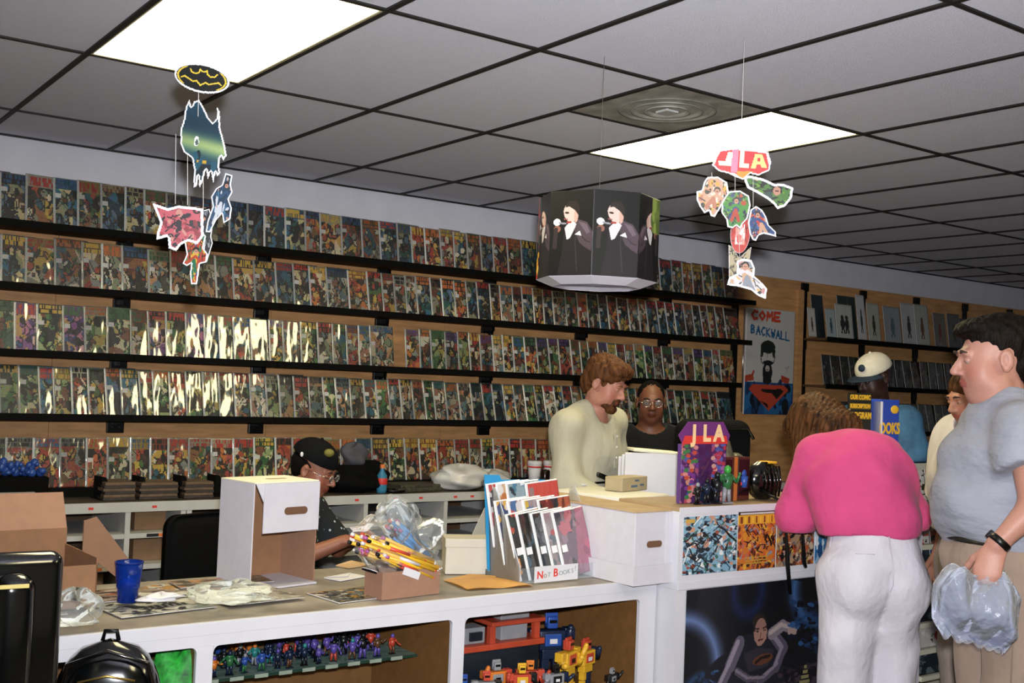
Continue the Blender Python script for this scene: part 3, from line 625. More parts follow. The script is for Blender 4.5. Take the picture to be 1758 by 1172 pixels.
im = art(24, 60, '#8fb0c4', ['#dfe5ea', '#1b4a7c', '#2a6ca0', '#14202c', '#c9d4da'], 74, 36, .06, .2, 6)
tack('poster', 'narrow blue and white poster next to the woman in pink', 3.742, 3.86, .866, 1.08, 3.0, im)
im = art(40, 60, '#90a0a8', ['#b05a34', '#d8cfc0', '#2a4a6a', '#14202c', '#c9a24a'], 75, 40, .06, .2, 10)
tack('poster', 'small mixed colour poster hidden behind the woman in pink', 3.87, 4.10, .866, 1.08, 3.0, im)
# big dark poster: invented night scene, a crouching athlete under blue light arcs
nx, ny = 240, 135; im = canvas(nx, ny, '#06080e'); u, v = uv(im)
def glow(cx, cy, rx, ry, w, col, a0=0, a1=6.3):
    ang = np.arctan2((v-cy)/ry, (u-cx)/rx) % (2*math.pi); d = np.abs(np.hypot((u-cx)/rx, (v-cy)/ry)-1)
    k = np.clip(1-d/w, 0, 1)**1.3*((ang > a0) & (ang < a1)); im[:] = im*(1-k[..., None])+hx(col)*k[..., None]
glow(-.02, .66, .24, .42, .30, '#6a7fb4', 4.6, 6.29); glow(1.02, .10, .26, .34, .28, '#3a5f96', 1.4, 3.4); glow(.88, .55, .14, .2, .5, '#1d3c66')
glow(.42, .06, .10, .2, .6, '#0f1c44', 0, 6.3); glow(.12, .85, .1, .13, .5, '#27466e')
rs_ = np.random.default_rng(8)
AS_ = ny/nx
def limb(pts, w0, c, hl):
    for k_ in range(len(pts)-1):
        stroke(im, [pts[k_], pts[k_+1]], w0*(1-.18*k_), c, AS_)
    for k_ in range(len(pts)-1):
        stroke(im, [(pts[k_][0]-w0*.35, pts[k_][1]-.01), (pts[k_+1][0]-w0*.35, pts[k_+1][1]-.01)], w0*.38*(1-.18*k_), hl, AS_)
poly(im, [(.36, .44), (.30, .62), (.26, .9), (.3, 1), (.76, 1), (.72, .72), (.70, .50), (.60, .42)], '#151823')
poly(im, [(.02, 1), (.10, .72), (.22, .60), (.34, .52), (.30, .80), (.24, 1)], '#0a0d16'); poly(im, [(.66, .44), (.82, .52), (.96, .72), (1, 1), (.72, 1)], '#0a0c14')
limb([(.37, .50), (.31, .68), (.24, .86), (.20, 1.0)], .036, '#5c5566', '#97899a'); limb([(.62, .48), (.69, .60), (.64, .76), (.52, .86)], .034, '#4d4658', '#84788a')
limb([(.60, .46), (.68, .40), (.75, .44)], .03, '#7b7078', '#a89a98'); ell(im, .755, .46, .035, .06, '#a08a84')
limb([(.36, .74), (.44, .82), (.56, .84), (.66, .74)], .020, '#4a4454', '#7c7180')
poly(im, [(.40, .60), (.50, .56), (.62, .60), (.58, .74), (.44, .76)], '#2a2733'); ell(im, .54, .67, .075, .045, '#5c3426', -.25); stroke(im, [(.49, .69), (.53, .655), (.59, .65)], .007, '#1c120e', AS_)
ell(im, .515, .39, .052, .125, '#1a1714'); ell(im, .50, .33, .045, .06, '#221c18'); ell(im, .52, .42, .043, .11, '#8e685e'); poly(im, [(.468, .42), (.568, .415), (.56, .50), (.53, .545), (.50, .545), (.475, .49)], '#9c7468'); stroke(im, [(.48, .395), (.505, .40)], .004, '#2a1c18', AS_); stroke(im, [(.535, .40), (.56, .39)], .004, '#2a1c18', AS_)
stroke(im, [(.488, .42), (.503, .422)], .003, '#1a1614', AS_); stroke(im, [(.54, .42), (.555, .416)], .003, '#1a1614', AS_); stroke(im, [(.505, .50), (.535, .495)], .005, '#5a2a28', AS_); stroke(im, [(.52, .44), (.518, .475)], .004, '#6f4a42', AS_)
blobs(im, rs_, 60, [hx(c) for c in ('#0a1020', '#132444', '#1b3860', '#07090f', '#2a5080')], .74, .2, 1, .66, .008, .035)
blobs(im, rs_, 46, [hx(c) for c in ('#0a1020', '#132444', '#1b3860', '#07090f', '#3a5a80')], .08, .7, .22, 1, .006, .025)
blobs(im, rs_, 60, [hx(c) for c in ('#2a2030', '#3c2f3a', '#14141c', '#241a24')], .66, .78, 1, 1, .008, .03)
for q in range(5): rect(im, .82+.012*q, .92-.045*q, .90-.008*q, .95-.045*q, '#8d8256')
im = im*.92+.02
tack('large_poster', 'large dark blue night poster with crouching figure on the counter front', 3.009, 3.811, .36, .812, 2.998, im)
im = art(20, 60, '#a5683a', ['#7a3a22', '#c98a3a', '#3a2a22', '#8a8078', '#d0b080'], 77, 40, .06, .2, 10)
tack('poster', 'narrow orange poster low on the white post beside the woman', 3.862, 3.96, .40, .775, 3.0, im)
im = art(60, 40, '#23323a', ['#4a5a60', '#8b8f90', '#1a1f24', '#7a4a3a'], 78, 40, .05, .2, 10)

# ================================================================== THINGS ON THE COUNTER
# short comic box standing on end, open side to the camera
P0 = onZ(428, 1014, CT); W, DPT, H = .262, .20, .350
cb = thing('storage_box', 'white cardboard comic box standing on end with open front and hanging handle flap', 'box', (P0.x, P0.y, CT+.001), .19)
MB().box(0, .004, 0, DPT, 0, H).build('side_panel', M_boxw, cb); MB().box(W-.004, W, 0, DPT, 0, H).build('side_panel', M_card, cb)
MB().box(.004, W-.004, DPT-.004, DPT, 0, H).build('back_panel', M_cardd, cb); MB().box(.004, W-.004, -.02, DPT-.004, 0, .006).build('bottom_panel', M_boxw, cb)
MB().box(.004, .007, .002, DPT-.004, .006, H-.004).build('inner_lining', M_card, cb)
tp = MB().box(0, W, -.004, DPT, H, H+.005, .001).build('top_panel', pm('cream_box_top', '#ddd8c4', .6, .03), cb)
MB().box(W*.42, W*.72, DPT*.42, DPT*.50, H+.005, H+.0056).build('slot', pm('slot_brown', '#7a5238', .8), cb)
fp = MB().box(.035, W, -.010, -.006, H-.165, H).build('handle_flap', M_boxw, cb)
def stadium(w, h, n=8):
    r = h/2; return [(w/2-r+r*math.cos(a), r*math.sin(a)) for a in [(-.5+k/n)*math.pi for k in range(n+1)]]+[(-w/2+r+r*math.cos(a), r*math.sin(a)) for a in [(.5+k/n)*math.pi for k in range(n+1)]]
M_hole = pm('handle_hole_shade', '#6a4a34', .9)
MB().prism(stadium(.095, .026), .0015, Matrix.Translation((.165, -.0115, H-.095))).build('handle_hole', M_hole, fp)
MB().prism([(.004, H), (.035, H), (.035, H-.06)], .003, Matrix.Translation((0, -.006, 0))).build('side_tab', M_boxw, cb)
# long box and its lid tray
lb = thing('long_comic_box', 'long white comic box with handle hole beside the notebook rack', 'box', (2.772, 3.03, CT+.001), 0.04)
LW, LL, LH = .196, .66, .262
MB().box(.004, LW-.004, .004, LL-.004, .004, LH, .002).box(LW-.03, LW+.001, -.003, 0.004, .06, LH).build('body', M_boxw, lb)
MB().box(0.0, LW, 0.0, LL, LH-.0, LH+.006, .001).build('lid', pm('tan_box_edge', '#b59a76', .7, .08, 12), lb)
MB().prism(stadium(.078, .024), .0015, Matrix.Translation((LW*.52, -.0005, .145))).build('handle_hole', M_hole, lb)
MB().box(-.012, LW+.006, -.012, LL+.01, 0, .004).box(-.012, -.008, -.012, LL+.01, .004, .07).box(-.008, LW+.006, -.012, -.008, .004, .07).build('lid_tray', M_boxw, lb)
# register / printer box
a = Vector((3.055, 3.39, 0)); rg_ = thing('cash_register', 'white box shaped register with a grey front panel behind the long box', 'register', (a.x, a.y, CT+.001), .26)
MB().box(0, .33, 0, .40, 0, .27, .008).build('housing', pm('register_cream', '#d9d5c6', .5, .03), rg_)
MB().box(.06, .29, -.003, 0.001, .12, .25).build('front_panel', pm('grey_panel', '#7a8088', .4, .05), rg_)
MB().box(.08, .27, -.006, -.003, .13, .15).build('slot', M_blackp, rg_)
# stapler
sp = onZ(1045, 828, 1.112); stp = thing('stapler', 'black stapler open on top of the white register', 'stapler', (sp.x-.05, sp.y-.02, 1.1125), .15)
MB().box(-.07, .07, -.02, .02, 0, .01, .002).build('base', M_blackg, stp); 
MB().box(-.07, .055, -.016, .016, .0, .024, .006, Matrix.Translation((0.01, 0, .012)) @ Matrix.Rotation(.28, 4, 'Y')).build('arm', M_blackg, stp)
MB().tube((.055, -.018, .012), (.055, .018, .012), .009).build('hinge', M_chrome, stp)
q = thing('note_pad', 'small white note pad left of the stapler', 'pad', (sp.x-.20, sp.y-.06, 1.1125), .3)
MB().box(-.04, .04, -.03, .03, 0, .006, .001).build('sheets', M_paper, q); MB().box(-.04, .04, .026, .031, 0.0, .0075).build('binding', M_cream, q)
tb_ = onZ(1095, 843, 1.112); tbx = thing('small_carton', 'small tan carton with blue marks on the register', 'carton', (tb_.x-.10, tb_.y-.01, 1.1125), .26)
MB().box(0, .20, 0, .09, 0, .06, .003).build('carton', pm('tan_light', '#a89878', .7, .06), tbx)
MB().box(.07, .12, -.001, 0, .015, .025).box(.14, .17, -.001, 0, .02, .028).box(.1, .13, -.001, 0, .04, .048).build('blue_mark', pm('bluegrey_ink', '#4d6478', .6), tbx)
# white paper sacks behind
wp = onD(1112, 830, 4.95); ws = thing('paper_sack_stack', 'stack of folded white paper sacks standing beside the cashier', 'paper sacks', (wp.x+.02, wp.y+.02, .841), -.4)
for q in range(7): MB().box(-.11+.004*(q % 3), .17-.005*(q % 2), .015*q, .015*q+.012, 0, .43-.012*(q % 3)-.004*q, .004).build('sack', M_paper, ws)
MB().box(-.1, .12, -.004, .1, .43, .445, .006, Matrix.Rotation(.06, 4, 'Y')).build('folded_sack', pm('cream_sack', '#ddd9bd', .6, .03), ws)
# acrylic rack with notebooks
rk = thing('acrylic_rack', 'clear acrylic tiered rack on the counter edge', 'display rack', (2.400, 3.225, CT+.001), .02)
RWd = .39
for x in (0, RWd-.004): MB().prism([(0, 0), (.20, 0), (.20, .31), (.17, .33), (.0, .06)], .004, Matrix.Translation((x+.004, .0, 0)) @ Matrix.Rotation(math.pi/2, 4, 'Z')).build('side', M_clear, rk)
for (y, z, h) in ((.005, .004, .05), (.075, .06, .06), (.14, .12, .06)): MB().box(.004, RWd-.004, y-.003, y-.001, z, z+h).build('lip', M_clear, rk)
MB().box(0, RWd, 0, .2, 0, .003).build('base', M_clear, rk)
def cov2(base, pal, seed, nx=30, ny=46, rect_=None, nb=40):
    rs = np.random.default_rng(seed); im = canvas(nx, ny, base); blobs(im, rs, nb, [hx(c) for c in pal], 0, 0, 1, 1, .04, .16); im[:, 0:2] = hx('#e8e8ea'); im[0:1] = hx('#e8e8ea')
    return im
dark = ['#0f1418', '#1a3038', '#24485a', '#5a5a5e', '#101014', '#3a2a2a']
nbs = [('#1a1512', ['#c87a2a', '#b0402a', '#181818', '#20302a'], 'orange topped dark'), ('#0a0f10', dark, 'near black'), ('#122430', dark, 'teal and black'), ('#8a7d80', ['#7a6a6c', '#a33a3a', '#55606a', '#9a9094'], 'grey and red'), ('#6a5a66', ['#4a3a4a', '#8a7684', '#3a3a44', '#b0606c', '#7a6470'], 'wide purple grey')]
xs = [0.008, .050, .115, .166, .215]
for i, (b_, pl, nm) in enumerate(nbs):
    im = cov2(b_, pl, 300+i)
    if i == 4:
        uu, vv = uv(im); kk = uu > .45+.3*(1-vv); im[kk] = im[kk]*.35+hx('#b8607a')*.65
        im[:, 0:2] = hx('#e8e8ea')
    r0 = 24; im[r0:r0+5, 3:8] = hx('#f0f0f2')
    o = link('notebook', raster_mesh('notebook', .165, .245, im, thick=.006, back=(.9, .9, .9)), None, M_bag, Matrix.Translation((2.404+xs[i], 3.232+.004, CT+.007)) @ Matrix.Rotation(.03, 4, 'Z') @ Matrix.Rotation(-.25, 4, 'X') @ Matrix.Rotation(-.12 if i else -.14, 4, 'Y')@ Matrix.Rotation(.05, 4, 'Z'))
    tag(o, '%s notebook cover in the front tier of the rack, %s from left' % (nm, ordn(i+1)), 'notebook', 'notebooks in the acrylic rack')
for i, (b_, pl, nm) in enumerate([('#b9a9a0', ['#b03a3a', '#d8cfc8', '#2a3a6a', '#3a2a2a', '#d0a040'], 'white and red'), ('#a98a80', ['#c8a83a', '#b84a4a', '#4a6a9a', '#d8d0d0'], 'red and yellow'), ('#9a8a90', ['#4a6a9a', '#c8a83a', '#b84a4a', '#d8d0d8'], 'blue and orange'), ('#b05a3a', ['#c87a2a', '#8a8a8a', '#6a2a22', '#2a2a30'], 'orange and grey')]):
    im = cov2(b_, pl, 320+i)
    o = link('notebook', raster_mesh('notebook', .165, .235, im, thick=.005, back=(.9, .9, .9)), None, M_bag, Matrix.Translation((2.395+[0, .06, .13, .195][i], 3.232+.075+.006*(i < 3), CT+.055)) @ Matrix.Rotation(-.22, 4, 'X') @ Matrix.Rotation(-.10, 4, 'Y')@ Matrix.Rotation(.06, 4, 'Z'))
    tag(o, '%s booklet in the middle tier of the rack' % nm, 'booklet', 'booklets in the acrylic rack')
for i, (b_, pl, nm) in enumerate([('#c0b4b0', ['#b03a3a', '#2a2a3a', '#e0dcd8'], 'white with red bands'), ('#c9a98a', ['#b8703a', '#6a3a2a', '#e0dcd8'], 'tan'), ('#8aa0a8', ['#e0e4e6', '#22303a', '#4a7a96'], 'blue and black'), ('#c24a3e', ['#c24a3e', '#c24a3e', '#c8503e'], 'plain red')]):
    im = cov2(b_, pl, 340+i, nb=30)
    if i == 3: im[:, :] = hx('#c64a3e'); im[:, 0:2] = hx('#e8e8ea'); im[0] = hx('#e8e8ea'); im[4:40, 3:7] = hx('#8a7a74')
    o = link('notebook', raster_mesh('notebook', .165, .235, im, thick=.005, back=(.9, .9, .9)), None, M_bag, Matrix.Translation((2.395+[-.005, .04, .085, .172][i], 3.232+.14+.006*(i < 3), CT+.11)) @ Matrix.Rotation(-.16, 4, 'X') @ Matrix.Rotation(-.09, 4, 'Y')@ Matrix.Rotation(.06, 4, 'Z'))
    tag(o, '%s booklet in the back tier of the rack' % nm, 'booklet', 'booklets in the acrylic rack')
sg = thing('hand_lettered_sign', 'small white paper sign reading Not Books! on the front of the rack', 'sign', (2.452, 3.205, CT+.004), .02)
MB().box(0, .205, 0, .001, 0, .058).build('card', M_paper, sg)
for ch, x, z, s_, m_ in (('N', .026, .026, .038, M_red), ('O', .050, .022, .02, M_tan), ('T', .068, .025, .024, pm('grey_ink', '#8a9a96', .5)), ('B', .098, .030, .040, M_red), ('O', .123, .027, .024, pm('grey_ink', '#8a9a96', .5)), ('O', .142, .029, .024, pm('grey_ink', '#8a9a96', .5)), ('K', .160, .031, .024, pm('grey_ink', '#8a9a96', .5)), ('S', .178, .032, .024, pm('grey_ink', '#8a9a96', .5)), ('!', .192, .040, .026, pm('grey_ink', '#8a9a96', .5))):
    text('letter', ch, s_, m_, sg, Matrix.Translation((x, -.0008, z)), off=.0008 if m_ is M_red else 0)
# blue card standing behind
bc = thing('blue_card', 'bright blue divider card with a raised tab behind the booklets', 'card', (2.385, 3.405, CT+.02), 0.04)
MB().prism([(0, 0), (.29, 0), (.29, .33), (.075, .335), (.065, .352), (-.005, .355)], .003, Matrix.Rotation(-.10, 4, 'X')).build('card', pm('sky_blue_card', '#2f8fc4', .45, .03), bc)
MB().box(.0, .28, -.004, .012, -.019, .006).build('foot', M_clear, bc)
# grey white carton behind
gc = onZ(800, 960, CT); o = thing('white_carton', 'plain off white carton between the pencil bag and the rack', 'box', (2.26, 3.50, CT+.001), -.45)
MB().box(0, .20, 0, .12, 0, .13, .003).build('carton', M_cream, o); MB().box(-.003, .203, -.003, .123, .1, .132, .002).build('lid', M_cream, o)
o = thing('paper_wedge', 'folded white paper leaning behind the blue card', 'paper', (2.48, 3.62, CT+.001), .3)
MB().prism([(-.12, 0), (.1, 0), (.1, .25), (.04, .22)], .002).build('sheet', M_cream, o); MB().prism([(-.12, 0), (.1, 0), (.1, .12)], .002, Matrix.Translation((0, .02, 0)) @ Matrix.Rotation(.1, 4, 'X')).build('sheet', M_cream, o)
# manila envelope
m = MB(); e0 = onZ(810, 1003, CT)
m.grid(lambda u, v: Vector((u*.26, v*.19, .004+.012*math.sin(u*3.1)*math.sin(v*3.1)+.003*math.sin(9*u+4*v))), 14, 10); m.grid(lambda u, v: Vector((u*.26, v*.19, .0012)), 4, 4)
ev = thing('manila_envelope', 'crumpled manila envelope hanging over the counter edge left of the rack', 'envelope', (2.16, 3.20, CT+.001), -.12)
m.build('body', pm('manila', '#c8944e', .6, .1, 8, .4, 18), ev); MB().prism([(0, 0), (.26, 0), (.13, .05)], .001, Matrix.Translation((0, .19, .004)) @ Matrix.Rotation(-1.45, 4, 'X')).build('flap', pm('manila', '#c8944e'), ev)
# brown tray with bag of pencils
t0 = onZ(655, 1031, CT); tr = thing('cardboard_tray', 'shallow brown cardboard box on the counter front edge', 'box', (t0.x, t0.y, CT+.001), .10)
TW, TD, TH = .235, .10, .088
MB().box(0, TW, 0, .003, 0, TH).box(0, TW, TD-.003, TD, 0, TH).box(0, .003, .003, TD-.003, 0, TH).box(TW-.003, TW, .003, TD-.003, 0, TH).box(0.003, TW-.003, .003, TD-.003, 0, .003).build('walls', M_card, tr)
MB().box(.02, .215, .004, .0045, TH-.001, TH).build('edge_crease', M_cardd, tr)
pb = thing('pencil_bag', 'clear crinkled bag full of yellow pencils and blue pens on the brown box', 'bag of pencils', (t0.x+.0, t0.y+.02, CT+.075), .10)
rs = random.Random(8); PC = [pm('pencil_yellow', '#e6b32a', .4, .05), pm('pencil_blue', '#2f80bd', .4, .05), M_paper, pm('pencil_red', '#c8452f', .4), M_blackp, pm('pencil_pink', '#b05a9a', .4)]
for k in range(84):
    blue = k > 62
    if not blue: a = Vector((-.05+rs.uniform(-.02, .05), rs.uniform(-.02, .08), .105-rs.uniform(0, .065)+.0)); d = Vector((.215, rs.uniform(-.02, .02), -.085+rs.uniform(-.012, .014))); 
    else: a = Vector((.085+rs.uniform(-.01, .02), rs.uniform(.03, .09), .135-rs.uniform(0, .05))); d = Vector((.13, rs.uniform(-.02, .02), -.105+rs.uniform(-.015, .015)))
    if not blue and k > 20: a = a+Vector((.03, 0, -.01))
    t = thing('pen' if blue else 'pencil', 'blue pen in the clear bag' if blue else 'yellow pencil in the clear bag', 'pen' if blue else 'pencil', pb.matrix_basis @ a if False else (0, 0, 0), 0, 'pens in the clear bag' if blue else 'pencils in the clear bag')
    R_ = Matrix.Translation((t0.x, t0.y+.02, CT+.105)) @ Matrix.Rotation(.10, 4, 'Z')
    t.matrix_basis = R_ @ Matrix.Translation(a) @ d.to_track_quat('X', 'Z').to_matrix().to_4x4(); L = d.length
    MB().tube((0, 0, 0), (L, 0, 0), .0058, seg=6).build('barrel', PC[1] if blue else PC[0], t)
    MB().tube((L, 0, 0), (L+.012, 0, 0), .0058, .001, seg=6).build('tip', PC[2 if k % 3 else 3] if not blue else PC[2], t)
    MB().tube((-.012, 0, 0), (0, 0, 0), .006, seg=6).build('eraser', PC[[2, 3, 5, 4][k % 4]], t)
    if not blue and k % 2: MB().tube((L*.35, 0, 0), (L*.72, 0, 0), .0064, seg=6).build('label_band', PC[2 if k % 4 == 1 else 3], t)
def film(u, v):
    a = u*2*math.pi; x = -.045+.29*v
    cz = .10-.10*v+.02; rz_ = (.045+.06*math.sin(min(1, v*1.15)*math.pi)); ry = .062
    r = 1+.10*math.sin(5*a+9*v)+.07*math.sin(11*a-14*v)+.05*math.sin(23*v+3*a)
    return Vector((x+.012*math.sin(7*a), .048+ry*math.cos(a)*r, cz+rz_*math.sin(a)*r+(.06*math.exp(-((v-.5)/.16)**2) if math.sin(a) > 0 else 0)*math.sin(a)))
def film2(u, v):
    a = u*2*math.pi; r = (.03+.035*math.sin(v*math.pi)+.016*v)*(1+.16*math.sin(6*a+7*v)+.1*math.sin(13*a-9*v))
    return Vector((.085+.03*v+r*math.cos(a), .05+.7*r*math.sin(a), .11+v*.13-.02*math.cos(a)))
def film3(u, v):
    a = u*2*math.pi; r = (.035+.02*math.sin(v*math.pi))*(1+.18*math.sin(5*a+9*v)+.1*math.sin(12*a))
    return Vector((.16+.11*v+r*.4*math.cos(a), .05+.9*r*math.sin(a), .09+.03*v+r*math.cos(a)))
MB().grid(film, 40, 30).grid(film2, 30, 16).grid(film3, 26, 14).build('film', M_film, pb, normals=False)
MB().box(.07, .14, -.022, -.02, .03, .055, 0, Matrix.Rotation(.35, 4, 'Y')).build('label', M_paper, pb)
dk = thing('black_mat', 'dark speckled pad tilted under the pencil bag', 'pad', (t0.x-.03, t0.y+.03, CT+.09), .1)
MB().box(0, .15, 0, .05, -.0, .006, .001, Matrix.Rotation(.35, 4, 'Y')).build('pad', M_blackm, dk); MB().box(0, .16, -.002, .05, .0065, .009, 0, Matrix.Rotation(.35, 4, 'Y')).build('backing', M_paper, dk)
# bagged magazine, papers
M0 = onZ(590, 1040, CT)
im = art(44, 30, '#6a6660', ['#23262a', '#b98a2e', '#3a4a55', '#9a958a', '#c9c6bc', '#14161a'], 90, 50, .04, .14, 10); im[:2] = hx('#c99a3a'); im[:, 0] = hx('#d5d5d5')
o = link('bagged_magazine', raster_mesh('bagged_magazine', .27, .19, im, thick=.003), None, M_bag, Matrix.Translation((1.66, 3.18, CT+.004)) @ Matrix.Rotation(.12, 4, 'Z') @ Matrix.Rotation(-math.pi/2, 4, 'X'))
tag(o, 'dark magazine in a clear bag lying before the standing comic box', 'magazine')
pc = thing('letter_envelope', 'white envelope lying right of the standing box', 'envelope', (1.84, 3.52, CT+.001), .35)
MB().box(0, .14, 0, .08, 0, .003, .001).build('body', M_paper, pc); MB().prism([(0, 0), (.14, 0), (.07, .05)], .0008, Matrix.Translation((0, .08, .0042)) @ Matrix.Rotation(math.pi/2-.02, 4, 'X')).build('flap', M_paper, pc)
pages = [(.84, 3.47, .30, .20, .1, ['#8a7468', '#b9a9a0', '#4a3a3a', '#a8563a'], 'reddish brown magazine spread left of the blue tumbler'), (1.0, 3.24, .30, .2, .12, ['#b9b6a8', '#d8d5c8', '#23262a', '#8f928c'], 'pale newsprint sheet with dark lettering below the tumbler'), (1.14, 3.48, .34, .19, .05, ['#8a7a6c', '#a08f80', '#5a4a55', '#b98a4a', '#d0ccc0'], 'faded magazine behind the crumpled tissue'), (1.33, 3.25, .26, .20, .1, ['#a09c90', '#c0bcb0', '#6a675e'], 'grey paper sheets under the clear film'), (.72, 3.27, .16, .18, .3, ['#8f9490', '#23262a', '#c9c9c4'], 'grey white magazine at the left end of the counter'), (1.28, 3.55, .32, .13, -.02, ['#7a6e60', '#b0a898', '#4a4440', '#c07a3a'], 'magazine beside the standing box at the back edge')]
for i, (x, y, w, h, rz, pl, lb_) in enumerate(pages):
    im = art(40, 28, pl[0], pl, 400+i, 40, .05, .2, 8, pl[2])
    if i == 1:
        for q in range(7): rect(im, .35+.07*q, .45, .35+.07*q+.045, .62, '#2a2c2a')
    im[:1] = hx('#d0cfc8'); o = link('magazine', raster_mesh('magazine', w, h, im, thick=.002), None, M_print, Matrix.Translation((x, y, CT+.003+.0026*i)) @ Matrix.Rotation(rz, 4, 'Z') @ Matrix.Rotation(-math.pi/2, 4, 'X'))
    tag(o, lb_, 'magazine', 'loose papers on the counter')
# blue tumbler
tb = onZ(218, 1043, CT); M_tum = D.materials.new('blue_tumbler_plastic'); M_tum.use_nodes = True; b_ = M_tum.node_tree.nodes['Principled BSDF']
b_.inputs['Base Color'].default_value = (*lin('#1747b8'), 1); b_.inputs['Transmission Weight'].default_value = .75; b_.inputs['Roughness'].default_value = .08; b_.inputs['IOR'].default_value = 1.3
nn = M_tum.node_tree.nodes.new('ShaderNodeTexNoise'); nn.inputs['Scale'].default_value = 12; bb = M_tum.node_tree.nodes.new('ShaderNodeBump'); bb.inputs['Distance'].default_value = .001; M_tum.node_tree.links.new(nn.outputs[0], bb.inputs['Height']); M_tum.node_tree.links.new(bb.outputs[0], b_.inputs['Normal'])
tt = thing('tumbler', 'translucent cobalt blue plastic tumbler on the counter', 'cup', (tb.x, tb.y, CT+.018))
MB().lathe([(.001, 0), (.030, 0), (.031, .04), (.034, .045), (.041, .118), (.0385, .118), (.031, .05), (.028, .048), (.001, .046)], seg=32).build('cup', M_tum, tt)
MB().lathe([(.001, .0465), (.0285, .0465), (.030, .058), (.001, .060)], seg=24).build('drink', pm('pale_blue_drink', '#3f8fe0', .2, .05), tt)
MB().lathe([(.0385, .117), (.0425, .117), (.0425, .121), (.0385, .121)], seg=32).build('rim', M_tum, tt)
ts = onZ(276, 1032, CT+.02); tag(lumpy('tissue', M_paper, .12, .06, .022, 33, None, Matrix.Translation((ts.x, ts.y, CT+.021)), 30, .3), 'crumpled white tissue right of the blue tumbler', 'tissue')
fb = onZ(395, 1045, CT); tag(lumpy('clear_bag', M_film, .24, .22, .05, 35, None, Matrix.Translation((fb.x+.01, fb.y+.02, CT+.021)) @ Matrix.Rotation(.3, 4, 'Z'), 44, .3), 'crumpled clear plastic bag in front of the standing comic box', 'plastic bag')
fb = onZ(140, 1088, CT); tag(lumpy('clear_bag', M_film, .13, .12, .085, 37, None, Matrix.Translation((fb.x+.0, fb.y+.07, CT+.01)), 36, .3), 'small crumpled clear bag at left end of the counter', 'plastic bag')
o = thing('marker_pen', 'short black marker lying on the clear bag papers', 'pen', (1.27, 3.37, CT+.026), .3)
MB().tube((0, 0, 0), (.045, 0, 0), .004, seg=10).build('barrel', M_blackp, o); MB().tube((.045, 0, 0), (.06, 0, 0), .0046, seg=10).build('cap', M_blackp, o)
# open brown carton
ob = thing('open_carton', 'open brown cardboard carton with a drooping flap at the left', 'box', (.60, 3.34, CT+.021), .05)
BW, BD, BH = .36, .30, .14
MB().box(0, BW, BD-.004, BD, 0, BH+.05).box(0, BW, 0, .004, 0, BH-.02).box(0, .004, 0, BD, 0, BH).box(BW-.004, BW, 0, BD, 0, BH).box(0, BW, 0, BD, -.002, .003).build('walls', M_cardd, ob)
MB().box(0, BW, 0, .004, 0, .12, 0, Matrix.Translation((0, BD, BH+.05)) @ Matrix.Rotation(-.5, 4, 'X')).build('flap', M_card, ob)
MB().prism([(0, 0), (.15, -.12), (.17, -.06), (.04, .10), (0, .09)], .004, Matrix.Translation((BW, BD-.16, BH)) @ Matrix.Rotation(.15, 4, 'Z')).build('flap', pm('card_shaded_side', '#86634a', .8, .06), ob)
MB().box(0, .10, .0, .004, 0, .004).build('crease', M_cardd, ob)
# black chair back in the foreground, backpack, green bag, paper sack
bc_ = onD(-38, 1060, 2.45); bk = thing('padded_chair', 'tall glossy black padded chair back at the lower left corner', 'chair', (bc_.x-.02, bc_.y, 0), -.08)
m = MB()
for k in range(4): m.box(-.165+.085*k-.044, -.165+.085*k+.044, -.04, .05, .62, 1.10-.01*abs(k-2), .036, seg=5)
m.build('backrest', M_blackg, bk); MB().box(-.2, .2, .02, .09, .60, 1.13, .03, seg=4).build('back_shell', M_blackg, bk)
MB().box(-.24, .24, .05, .46, .44, .54, .04, seg=4).build('seat', M_blackg, bk)
MB().tube((0, .28, .08), (0, .28, .44), .03).build('stem', M_blackp, bk)
for k in range(5):
    a = k*2*math.pi/5; e = Vector((.24*math.cos(a), .24+.24*math.sin(a), .05)); MB().tube((0, .28, .09), e, .022, .016).build('foot_spoke', M_blackp, bk); MB().ball((e.x, e.y, .028), .028).build('caster', M_blackp, bk)
MB().box(-.21, -.13, -.046, -.042, .80, .86, .001).build('grey_tag', pm('tag_grey', '#8a8f98', .5), bk); MB().box(.055, .115, -.046, -.041, 1.065, 1.074, .001).build('yellow_strip', pm('strip_yellow', '#c9b56a', .5), bk)
for sx in (-.1, .1): MB().tube((sx, .06, .5), (sx, .06, .64), .014).build('back_bracket', M_blackp, bk)
cr = tag(MB().box(.66, 1.06, 2.74, 3.02, 0.001, .42, .004).box(.74, 1.10, 2.738, 2.74, .2, .24).build('floor_carton', M_card), 'brown carton on the floor under the black backpack', 'carton')
bp = onD(186, 1175, 2.95); bg = thing('backpack', 'glossy black backpack with zip pulls in front of the counter', 'backpack', (bp.x, bp.y, .421), -.35)
def pack(u, v):
    a = u*2*math.pi; zz = .42*min(1, v*1.0); w = .135*(1-.0*v); k = (1-max(0, (v-.62)/.38)**2.2)**.5 if v < 1 else 0
    return Vector((abs(math.cos(a))**.7*math.copysign(1, math.cos(a))*w*max(.02, k), abs(math.sin(a))**.7*math.copysign(1, math.sin(a))*.085*max(.03, k), zz))
MB().grid(pack, 32, 18).build('body', M_blackg, bg)
MB().path([(-.115, -.07, .30), (-.10, -.075, .37), (0, -.078, .405), (.10, -.075, .37), (.118, -.07, .30)], .006).build('piping', M_blackg, bg)
MB().path([(-.07, -.09, .33), (0, -.094, .345), (.07, -.09, .33)], .003).build('zip', pm('brass', '#a58a4a', .3, metal=.8), bg)
MB().path([(-.02, 0, .415), (-.015, 0, .44), (.015, 0, .44), (.02, 0, .415)], .006).build('grab_handle', M_blackp, bg)
